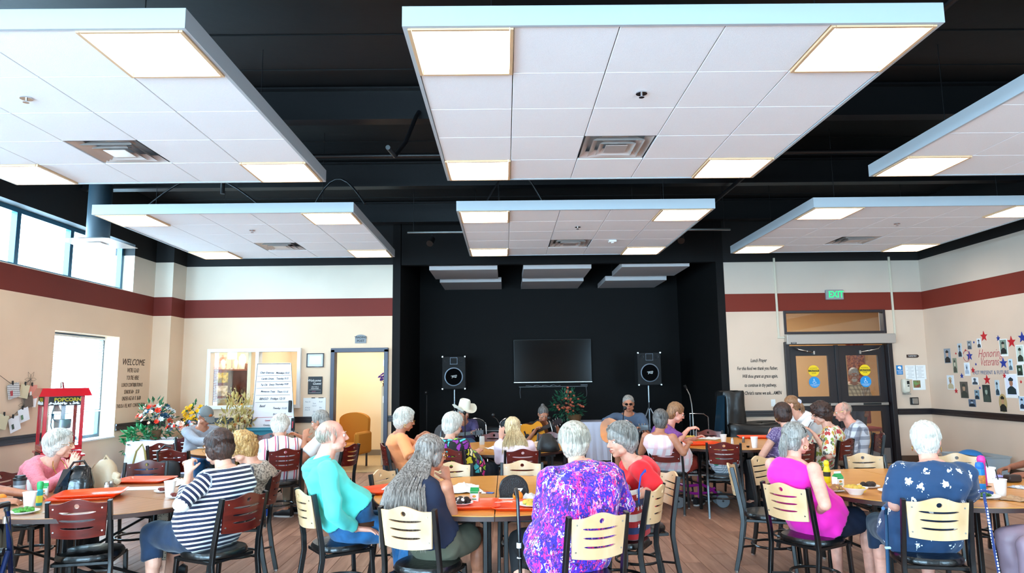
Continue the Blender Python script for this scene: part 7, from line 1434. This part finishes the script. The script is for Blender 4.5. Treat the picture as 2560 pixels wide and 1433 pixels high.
# black handbag and beige backpack purse on the table
p = (-3.430, 5.657); t = thing('handbag', 'glossy black leather handbag slumped on the walnut table', 'bag', (p[0], p[1]+.05, TZ), .3); X3 = Vector((1, 0, 0)); Y3 = Vector((0, 1, 0)); b = MB(); b.loft([ell(Vector((sh_, 0, z)), w, d, X3, Y3, 22, 2.6) for z, w, d, sh_ in ((0, .10, .06, 0), (.02, .125, .075, 0), (.08, .12, .075, .0), (.14, .10, .06, .01), (.19, .07, .04, .02), (.215, .045, .02, .025))]); b.v = [v+Vector((.006*math.sin(v.z*60+v.x*30), .006*math.sin(v.z*50+v.y*40), 0)) for v in b.v]; put(b, 'bag_body', mat('glossy black leather', '#0d0a0a', .22, bump=(9, .8), coat=.3), t)
b = MB(); b.add([(-.15, -.03, .01), (-.05, -.09, .01), (-.03, -.06, .20), (-.10, -.0, .19), (-.14, -.02, .012), (-.05, -.08, .012), (-.03, -.05, .198), (-.10, .01, .188)], [(0, 1, 2, 3), (7, 6, 5, 4), (0, 4, 5, 1), (1, 5, 6, 2), (2, 6, 7, 3), (3, 7, 4, 0)]); put(b, 'flap', mat('patent leather', '#15202a', .1, coat=.6), t, False); b = MB(); b.tube([(-.06, 0, .19), (-.03, .0, .24), (.04, 0, .25), (.07, 0, .2)], .009, 8); put(b, 'handle', mat('glossy black leather'), t)
p = (-3.343, 5.886); t = thing('handbag', 'beige leather backpack purse on the walnut table', 'bag', (p[0], p[1]+.06, TZ)); be = mat('beige leather', '#b59d7f', .45, bump=(20, .3)); b = MB(); b.loft([ell(Vector((0, 0, z)), w, d, X3, Y3, 22, 2.8) for z, w, d in ((0, .085, .05), (.01, .1, .06), (.1, .1, .062), (.18, .085, .05), (.225, .05, .03), (.235, .03, .015))]); put(b, 'bag_body', be, t)
b = MB(); b.tube([(-.08, -.02, .2), (-.12, -.04, .12), (-.13, -.05, .02), (-.17, -.08, .006), (-.10, -.09, .006)], .012, 6, flat=.4); b.tube([(-.02, 0, .225), (0, 0, .265), (.03, 0, .225)], .01, 6); put(b, 'strap', be, t); b = MB(); b.box((.10, -.02, .10), (.06, .05, .06), Rm=Matrix.Rotation(.5, 3, 'Y'), bev=.01); b.box((.12, -.03, .06), (.05, .045, .05), Rm=Matrix.Rotation(.6, 3, 'Y'), bev=.01); put(b, 'side_pocket', mat('pale beige leather', '#cdb89a', .5), t)
# --- centre foreground table
p = (-0.281, 4.888); t_ = tray(p[0], p[1], 3, 'orange red tray with chocolate cake on the centre table'); plate(p[0]-.03, p[1]+.02, .08, 'white plate of chocolate cake and cream in the orange tray', (('cake', choc, 12, .025, .03), ('cream', M_foam, 5, .022, .03)), TZ+.006)
p = (0.136, 4.825); tray(p[0], p[1], -4, 'orange red tray with a pasta plate right of the table seam'); plate(p[0]+.03, p[1], .10, 'white plate of pasta in the tray by the purple shirt', (('pasta', yel, 14, .03, .015), ('greens', green, 3, .015, .02)), TZ+.006); b = MB(); b.tube([(-.09, 0, .004), (.0, 0, .006), (.03, 0, .004)], [.003, .004, .009], 6, flat=.4); solo(b, 'fork', M_foam, (p[0]-.13, p[1]+.03, TZ+.026), 'white plastic fork on the tray rim right of the seam', 'fork', .1)
p = (-0.944, 5.628); tray(p[0]+.02, p[1], 40, 'orange red tray at the left end of the centre table'); napkin(p[0]+.03, p[1], 'crumpled white napkin in the left tray of the centre table', .06, 3, h=.05).location.z = TZ+.01
p = (-0.333, 5.535); napkin(p[0], p[1], 'large crumpled white napkins beside the milk carton, centre table', .13, 2, h=.09)
p = (-0.229, 5.069); carton(p[0], p[1], -5, 'milk carton with green gable top on the centre table')
p = (-0.156, 5.406)
for k, (dx, dy, c_, lb) in enumerate(((-.02, 0, '#e8e4e0', 'white sugar packet by the table seam'), (.0, .03, '#c8503a', 'red sugar packet by the table seam'), (.03, .0, '#3a6ab8', 'blue sugar packet by the table seam'))): b = MB(); b.box((0, 0, .004), (.035, .055, .007), bev=.002); solo(b, 'sugar_packet', mat('packet '+c_, c_, .6), (p[0]+dx, p[1]+dy, TZ), lb, 'packet', k*.6, smooth=False)
p = (0.048, 5.212); t = thing('pouch', 'black zipped leather pouch with a white stripe mark on the centre table', 'bag', (p[0], p[1], TZ), .1); b = MB(); P_ = [(-.10, 0), (.10, 0), (.105, .05)]+[(.1*math.cos(a), .07+.085*math.sin(a)) for a in [R(15*i) for i in range(1, 12)]]+[(-.105, .05)]; b.prism(P_, -.04, .04, Rm=Matrix(((1, 0, 0), (0, 0, -1), (0, 1, 0)))); put(b, 'pouch_body', mat('black pebbled leather', '#120d0b', .4, bump=(150, .4)), t, ang=50); b = MB(); b.tube([(x*.98, -.0, z) for x, z in P_[2:]], .006, 6); b.tube([(x, -.041, z) for x, z in P_[1:]+[P_[0]]], .004, 5, closed=True); put(b, 'zip_piping', M_blkpl, t)
b = MB(); b.prism([(.02, .02), (.035, .02), (.065, .07), (.0, .07), (.0, .06), (.045, .06)], 0, .002, (0, -.041, 0), Matrix(((1, 0, 0), (0, 0, -1), (0, 1, 0)))); put(b, 'white_mark', M_paper, t, False)
p = (-0.016, 5.150); b = MB(); b.cyl((-.07, 0, .006), (.07, 0, .006), .005, n=8); solo(b, 'pen', M_paper, (p[0], p[1]-.02, TZ), 'white pen lying before the black pouch', 'pen', -.05)
p = (0.077, 5.044); b = MB(); b.sph((0, 0, .036), .037, 18, 12); solo(b, 'orange', mat('orange peel'), (p[0], p[1], TZ), 'orange fruit beside the black pouch on the centre table', 'fruit')
p = (0.162, 5.134); napkin(p[0], p[1]+.05, 'crumpled white napkin right of the orange fruit', .07, 8, h=.05)
t = thing('cane', 'black walking cane hooked by the near edge of the centre table', 'cane', (.065, 4.40, 0)); b = MB(); b.tube([(.02, 0, .0), (.01, 0, .5), (0, 0, .86), (-.004, .02, .895), (-.008, .05, .91), (-.01, .09, .895), (-.01, .10, .87)], [.011]*3+[.013]*4, 10); put(b, 'shaft', M_blackmet, t); b = MB(); b.cyl((.005, 0, .57), (.005, 0, .60), .015, n=10); b.cyl((.005, 0, .51), (.005, 0, .515), .014, n=10); put(b, 'collar', M_paper, t)
# --- right foreground table
p = (2.572, 5.504); carton(p[0], p[1], 14, 'milk carton with green gable top on the right table'); p = (2.521, 5.135); bowl(p[0], p[1], .085, 'white foam bowl on the right table beside the dark napkin', yel)
p = (2.427, 5.287); plate(p[0], p[1], .11, 'plate with leftovers before the magenta tank top', (('leftovers', brown, 10, .03, .02), ('rice', yel, 12, .02, .02)))
p = (2.730, 5.410); plate(p[0]+.03, p[1], .08, 'white plate holding a dark chocolate slice on the right table', (('chocolate', choc, 7, .035, .015),))
p = (2.575, 5.711); bottle(p[0], p[1]-.02, ([(.022, 0), (.026, .01), (.024, .06), (.028, .09), (.018, .13)], [(.015, .128), (.02, .14), (.022, .155), (.014, .172), (.001, .176)], [(.027, .05), (.029, .085)]), (mat('yellow squeeze bottle', '#e2cf0c', .4), mat('yellow knob cap', '#f2d41a', .4), mat('dark label', '#2c2a20', .5)), 'bright yellow squeeze bottle with round cap on the right table', splits=('bottle_body', 'cap', 'label'))
p = (2.788, 5.182); plate(p[0]+.02, p[1], .09, 'white plate at the left elbow of the white haired woman')
p = (3.815, 5.858); tray(p[0], p[1], 4, 'lavender tray right of the white haired woman', col=mat('lavender tray', '#8f8fd0', .4)); plate(p[0]+.02, p[1], .13, 'large white plate over salad on the lavender tray', (('salad', green, 10, .03, .01),), TZ+.006); b = MB(); b.lathe([(.001, .0), (.1, .0), (.12, .012), (.12, .016), (.001, .006)], n=28); solo(b, 'plate', M_paper, (p[0]-.02, p[1]+.03, TZ+.05), 'upper white plate lying on the salad plate', 'plate')
p = (3.504, 5.226); bottle(p[0], p[1], ([(.026, 0), (.029, .005), (.03, .145), (.028, .155)], [(.026, .153), (.03, .16), (.03, .18), (.024, .2), (.001, .206)], [(.0295, .05), (.0305, .11)]), (mat('bright blue bottle', '#0c86d8', .35), mat('blue domed cap', '#1c74d8', .4), mat('amber figure label', '#c9863a', .5, var=(60, .4))), 'bright blue bottle with domed cap on the right table', splits=('bottle_body', 'cap', 'label'))
p = (3.631, 5.366); bottle(p[0]+.01, p[1]+.04, ([(.024, 0), (.027, .005), (.026, .16), (.022, .17)], [(.02, .168), (.028, .18), (.03, .2), (.022, .225), (.001, .232)]), (mat('magenta bottle', '#c81c8a', .35), mat('pink cap', '#e0309c', .4)), 'magenta bottle standing behind the bright blue one', splits=('bottle_body', 'cap'))
p = (3.747, 5.515); cup(p[0]+.06, p[1]+.05, 'white foam cup with dark straw behind the magenta bottle', .12, True); p = (3.474, 4.984); cup(p[0], p[1], 'white foam cup with dark straw nearest the right picture edge', .115, True)
p = (3.282, 4.935); plate(p[0], p[1], .13, 'white plate with greens and carrot by the blue bottle', (('greens', mat('dark leafy greens', '#2c5a14', .6), 26, .022, .03),)); b = MB(); [b.sph((-.09+.02*k, -.02+.01*(k % 3), .02), .016, 7, 5) for k in range(5)]; solo(b, 'carrot_pile', carr, (p[0]+.01, p[1]-.02, TZ), 'carrot pieces at the left of the greens plate', 'food')['kind'] = 'stuff'; bowl(p[0]-.07, p[1]+.03, .075, 'white bowl sitting on the greens plate', z=TZ+.02)
p = (3.448, 4.825); napkin(p[0], p[1], 'crinkled brown clear wrapper at the right edge of the table', .08, 11, mat('brown wrapper', '#b89068', .4), .04, 'wrapper'); p = (3.609, 5.446); napkin(p[0], p[1]+.02, 'crumpled brown paper behind the blue bottle', .09, 12, mat('brown paper', '#a67c54', .7), .03, 'wrapper'); p = (3.841, 5.308); napkin(p[0], p[1], 'silver foil paper at the right edge of the right table', .06, 13, mat('foil paper', '#c9ccd4', .3, .3), .03, 'wrapper')
p = (3.989, 5.575); b = MB(); b.box((0, 0, .03), (.12, .07, .055), bev=.01); solo(b, 'cake_slice', choc, (p[0], p[1], TZ), 'dark chocolate cake slice under the tanned hand', 'cake', .2)
b = MB(); b.tube([(0, 0, .90), (.0, .0, .87), (.02, -.03, .45), (.05, -.08, .0)], .008, 8); b.tube([(-.03, 0, .91), (.0, 0, .915), (.05, 0, .90)], .009, 8); solo(b, 'cane', patt('blue flower pattern cane', f_dots('#1c2f66', '#dfe2ee', 60, .35)), (2.78, 4.13, 0), 'patterned blue cane leaning on the back of the right foreground chair', 'cane')
t = thing('cane', 'dark blue cane with pale tag leaning left of the sprig print woman', 'cane', (2.33, 4.45, 0)); b = MB(); b.tube([(-.06, -.12, 0), (.05, .03, .70), (.055, .04, .72), (.05, .02, .76), (.0, -.04, .77)], .011, 8); put(b, 'shaft', mat('dark blue steel', '#123a58', .35, .5), t); b = MB(); b.box((.02, -.02, .53), (.035, .018, .014), bev=.004); put(b, 'tag', mat('pale blue tag', '#a8cce0', .6), t, False)
# --- back centre table
p = (-0.321, 9.307); b = MB(); b.lathe([(.03, 0), (.035, .01), (.035, .10), (.03, .11)], n=18); solo(b, 'drinking_glass', mat('pale drinking glass', '#d8e0e0', .1, alpha=.5), (p[0], p[1], TZ), 'clear drinking glass at the butterfly blouse hand', 'glass')
p = (-0.114, 8.758); napkin(p[0], p[1], 'crumpled napkins beside the seam of the back centre table', .12, 14, h=.06); p = (0.397, 8.887); napkin(p[0], p[1], 'crinkled clear food bag right of the blond woman', .13, 15, mat('crinkled film', '#d9bda0', .3), .10, 'wrapper')
p = (0.497, 8.303); t = thing('handbag', 'small black slouched handbag on the back centre table', 'bag', (p[0], p[1]+.03, TZ)); b = MB(); b.loft([ell(Vector((-.02*(z/.2), 0, z)), w, d, X3, Y3, 18, 2.4) for z, w, d in ((0, .12, .07), (.02, .14, .08), (.10, .12, .07), (.17, .08, .045), (.21, .04, .02))]); put(b, 'bag_body', mat('matt black leather', '#12100f', .45, bump=(9, .8)), t); b = MB(); b.tube([(.05, -.05, .17), (.16, -.07, .1), (.17, -.08, .02), (.13, -.09, -.0)], .007, 6); put(b, 'strap', M_blkpl, t)
# --- back right table
p = (2.483, 9.464); bowl(p[0], p[1], .09, 'white bowl of yellow salad under the lifted fork', yel); p = (2.425, 9.016); tray(p[0]+.05, p[1]-.08, 8, 'orange red tray on the near left of the back right table'); p = (3.803, 10.456); tray(p[0]-.35, p[1]-.7, -10, 'orange red tray on the far right of the back right table')
p = (2.741, 9.669); napkin(p[0]+.08, p[1]+.08, 'open newspaper and napkins on the back right table', .17, 16, h=.03); p = (2.830, 9.178); cup(p[0], p[1], 'white foam cup at the middle of the back right table', .10); p = (2.969, 8.429); cup(p[0], p[1], 'white foam cup at the near right of the back right table', .13)
p = (2.871, 8.951); shaker(p[0], p[1], 'salt shaker on the back right table', mat('salt glass')); p = (3.060, 9.088); shaker(p[0], p[1], 'pepper shaker on the back right table', mat('pepper glass')); p = (2.908, 8.486); b = MB(); b.lathe([(.014, 0), (.02, .02)], n=12); solo(b, 'creamer', M_blkpl, (p[0], p[1], TZ), 'tiny dark creamer cup before the right foam cup', 'creamer')
b = MB(); b.tube([(0, 0, 0), (.004, .0, .06), (.01, 0, .11)], [.003, .003, .008], 6); q = PP[18]['WR']; solo(b, 'fork', M_steel, (q.x+.09, q.y, q.z-.11), 'steel fork held by the woman in the purple cardigan', 'fork')
b = MB(); b.cyl((0, 0, 0), (.07, -.02, .12), .004, n=8); q = PP[21]['WL']; solo(b, 'straw', M_blkpl, (q.x-.1, q.y, q.z+.02), 'dark straw held to the mouth of the woman in the floral blouse', 'straw')
# --- back left table
p = (-4.010, 9.293); plate(p[0]+.1, p[1], .13, 'white paper plate before the man in the grey cap', (('food', brown, 8, .03, .02),)); p = (-4.014, 10.081); napkin(p[0], p[1], 'napkin behind the dark haired woman on the back left table', .08, 17)
# ================= bags, walkers, scooter =================
sb_ = patt('stars and stripes print', f_bands([(0, '#a8141c'), (.25, '#20305c'), (.5, '#a8141c'), (.72, '#d9d4cc')], 5.6, 2))
t = thing('tote_bag', 'stars and stripes tote bag with blue handles on the chair beside the purple shirt', 'bag', (.90, 5.10, .475), R(58)); b = MB(); b.loft([ell(Vector((0, 0, z)), w, d, X3, Y3, 24, 4) for z, w, d in ((0, .15, .075), (.01, .165, .085), (.2, .17, .085), (.33, .175, .07), (.34, .172, .066), (.1, .15, .05))]); put(b, 'bag_body', sb_, t)
st_ = MB()
for side in (-1, 1):
    for k in range(5):
        for z in (.10, .215, .30): P_ = [((.018 if q % 2 == 0 else .008)*math.sin(q*math.pi/5), (.018 if q % 2 == 0 else .008)*math.cos(q*math.pi/5)) for q in range(10)]; st_.prism(P_, 0, .002, (-.12+k*.06, side*(.086 if z < .3 else .081), z), Matrix(((1, 0, 0), (0, 0, side), (0, 1, 0))))
put(st_, 'printed_stars', M_paper, t, False)['kind'] = 'stuff'
for side in (-1, 1): b = MB(); b.tube([(-.08, side*.075, .2), (-.08, side*.08, .34), (-.06, side*.09, .43), (0, side*.1, .46), (.06, side*.09, .43), (.08, side*.08, .34), (.08, side*.075, .2)], .013, 6, flat=.3); put(b, 'handle', mat('royal blue webbing', '#1a5cc8', .6), t)
t = thing('shopping_bag', 'crumpled patterned plastic bag with green logo on the mahogany chair seat', 'bag', (2.54, 8.26, .475)); b = MB(); rg = random.Random(9); b.sph((0, 0, .12), (.17, .14, .13), 22, 14); b.v = [v*(1+.10*math.sin(v.x*50+v.z*30)*math.sin(v.y*47+v.z*60)) if v.z > .02 else Vector((v.x, v.y, .0)) for v in b.v]; put(b, 'bag_body', patt('checked plastic', f_plaid('#c8ccd0', '#5a6a80', '#6a7a88', 36), .35, (20, .8)), t); b = MB(); b.sph((-.11, -.085, .14), (.05, .04, .05), 12, 8); put(b, 'green_logo', mat('green plastic', '#12a070', .5), t); b = MB(); b.tube([(.1, -.02, .2), (.18, 0, .26), (.22, .03, .2)], [.02, .03, .01], 6, flat=.3); put(b, 'loose_corner', M_foam, t)
t = thing('quilted_bag', 'blue patterned quilted bag on the floor at the lower right', 'bag', (3.22, 4.22, 0)); b = MB(); b.loft([ell(Vector((0, 0, z)), w, d, X3, Y3, 24, 2.6) for z, w, d in ((0, .2, .12), (.02, .22, .14), (.15, .21, .13), (.27, .16, .08), (.29, .1, .04))]); put(b, 'bag_body', patt('blue quilted print', f_mottle('#0c1c44', '#3f74b8', 22)), t); b = MB(); b.tube([(-.1, 0, .27), (-.07, 0, .38), (.07, 0, .38), (.1, 0, .27)], .01, 6); put(b, 'handle', mat('navy webbing', '#101c3c', .6), t)
q = PP[7]; t = thing('backpack', 'black bag hanging from the mahogany chair before the man in the grey cap', 'bag', (-3.76, 7.90, .5)); b = MB(); b.loft([ell(Vector((0, 0, z)), w, d, X3, Y3, 20, 3) for z, w, d in ((-.05, .10, .04), (-.02, .14, .06), (.15, .14, .065), (.22, .12, .05), (.24, .06, .02))]); put(b, 'bag_body', mat('dark nylon', '#0e1116', .5, bump=(12, .6)), t); b = MB(); b.tube([(-.1, 0, .2), (-.13, .02, .33), (-.06, .05, .40), (0, .06, .38)], .011, 6); put(b, 'strap', M_blkpl, t)
t = thing('cloth_tote', 'navy tote with woven straw straps at the left end chair', 'bag', (-4.42, 8.62, .28)); b = MB(); b.loft([ell(Vector((0, 0, z)), w, d, X3, Y3, 18, 3) for z, w, d in ((0, .12, .05), (.02, .15, .06), (.28, .15, .05), (.30, .14, .03))]); put(b, 'bag_body', mat('navy canvas', '#1c3f70', .7), t); b = MB(); b.tube([(-.1, -.04, .25), (-.05, -.03, .5), (0, 0, .58), (.05, -.03, .5), (.1, -.04, .25)], .012, 6); put(b, 'straw_strap', mat('woven straw', '#a99a5c', .8, bump=(90, .6)), t)
# rollator in the lower left corner
t = thing('rollator_walker', 'dark blue rollator walker with a beige pouch in the lower left corner', 'walker', (-3.12, 4.22, 0), R(10)); bl_ = mat('dark blue painted tube', '#0f2350', .3, .4)
for s in (0, 1): x = .17-.5*s; b = MB(); b.tube([(x, .22, .08), (x, .1, .5), (x-.0, .02, .82), (x, .0, .88)], .014, 8); b.tube([(x, -.2, .08), (x, .05, .62)], .014, 8); b.tube([(x, -.12, .28), (x, .16, .3)], .01, 6); put(b, 'side_frame', bl_, t)
for s in (0, 1): x = .17-.5*s; b = MB(); b.tube([(x, .0, .86), (x, -.0, .90), (x, -.09, .905), (x, -.13, .90)], .018, 8); put(b, 'handgrip', M_blkpl, t); b = MB(); b.cyl((x, 0, .79), (x, .0, .83), .018, n=10); put(b, 'clamp', M_chrome, t); b = MB(); b.tube([(x+.01, -.05, .88), (x+.05, -.02, .7), (x+.06, .05, .4), (x+.03, .15, .15)], .004, 5); put(b, 'brake_cable', M_blkpl, t)
b = MB(); b.cyl((-.33, 0, .63), (.17, 0, .63), .02, n=10); put(b, 'cross_bar', M_blkpl, t); b = MB(); b.box((-.08, .06, .60), (.44, .22, .03), bev=.01); put(b, 'seat', M_vinyl, t); b = MB(); b.loft([ell(Vector((-.06, -.06, z)), w, d, X3, Y3, 20, 3.5) for z, w, d in ((.30, .15, .06), (.32, .18, .08), (.55, .19, .08), (.60, .18, .06))]); put(b, 'pouch', mat('beige canvas', '#a39378', .7), t)
for x in (.17, -.33):
    for y in (.22, -.2): b = MB(); b.lathe([(.05, -.015), (.09, -.015), (.095, 0), (.09, .015), (.05, .015)], (x, y, .095), 24, Matrix(((0, 0, 1), (0, 1, 0), (-1, 0, 0)))); put(b, 'wheel', M_blkpl, t)
# knee scooter
t = thing('knee_scooter', 'magenta knee scooter with grey wheels and black pad under the back right table', 'scooter', (2.34, 8.82, 0), R(-4)); mg = mat('magenta painted tube', '#a81c94', .3, coat=.5)
b = MB(); b.tube([(-.22, 0, .28), (-.1, 0, .24), (.08, 0, .26), (.2, 0, .2), (.3, 0, .1)], .018, 8); b.tube([(-.22, 0, .18), (0, 0, .15), (.14, 0, .16), (.24, 0, .22)], .016, 8); b.tube([(.04, 0, .1), (.04, 0, .38)], .015, 8); b.tube([(-.22, 0, .05), (-.22, 0, .42)], .017, 8); put(b, 'frame', mg, t)
b = MB(); b.box((.04, 0, .42), (.32, .15, .06), bev=.02); pad = put(b, 'knee_pad', M_vinyl, t); b = MB(); b.box((.04, 0, .38), (.3, .1, .018)); put(b, 'pad_bracket', M_steel, t, False); wall_text('KNEE RUNNER', .036, Vector(t.location)+Vector((.04, -.078, .42)), '-y', M_paper, pad, 'lettering')
for x, y in ((-.24, -.14), (-.24, .14), (.3, -.12), (.3, .12)): b = MB(); b.lathe([(.055, -.014), (.078, -.014), (.082, -.007), (.082, .007), (.078, .014), (.055, .014)], (x, y, .082), 28, Matrix(((1, 0, 0), (0, 0, -1), (0, 1, 0)))); w_ = put(b, 'wheel', mat('grey rubber', '#6f7880', .5), t); b = MB(); b.cyl((x, y-.012, .082), (x, y+.012, .082), .056, n=20); b.cyl((x, y-.018, .082), (x, y+.018, .082), .012, n=10); put(b, 'hub', M_blkpl, w_)
b = MB(); b.cyl((-.24, -.14, .082), (-.24, .14, .082), .01, n=8); b.cyl((.3, -.12, .12), (.3, .12, .12), .01, n=8); [b.box((.3, y, .12), (.03, .012, .09)) for y in (-.105, .105)]; put(b, 'axle', M_steel, t)
b = MB(); b.tube([(-.22, 0, .4), (-.26, 0, .75)], .013, 8); b.tube([(-.26, -.2, .76), (-.26, .2, .76)], .013, 8); put(b, 'handlebar', M_blackmet, t)
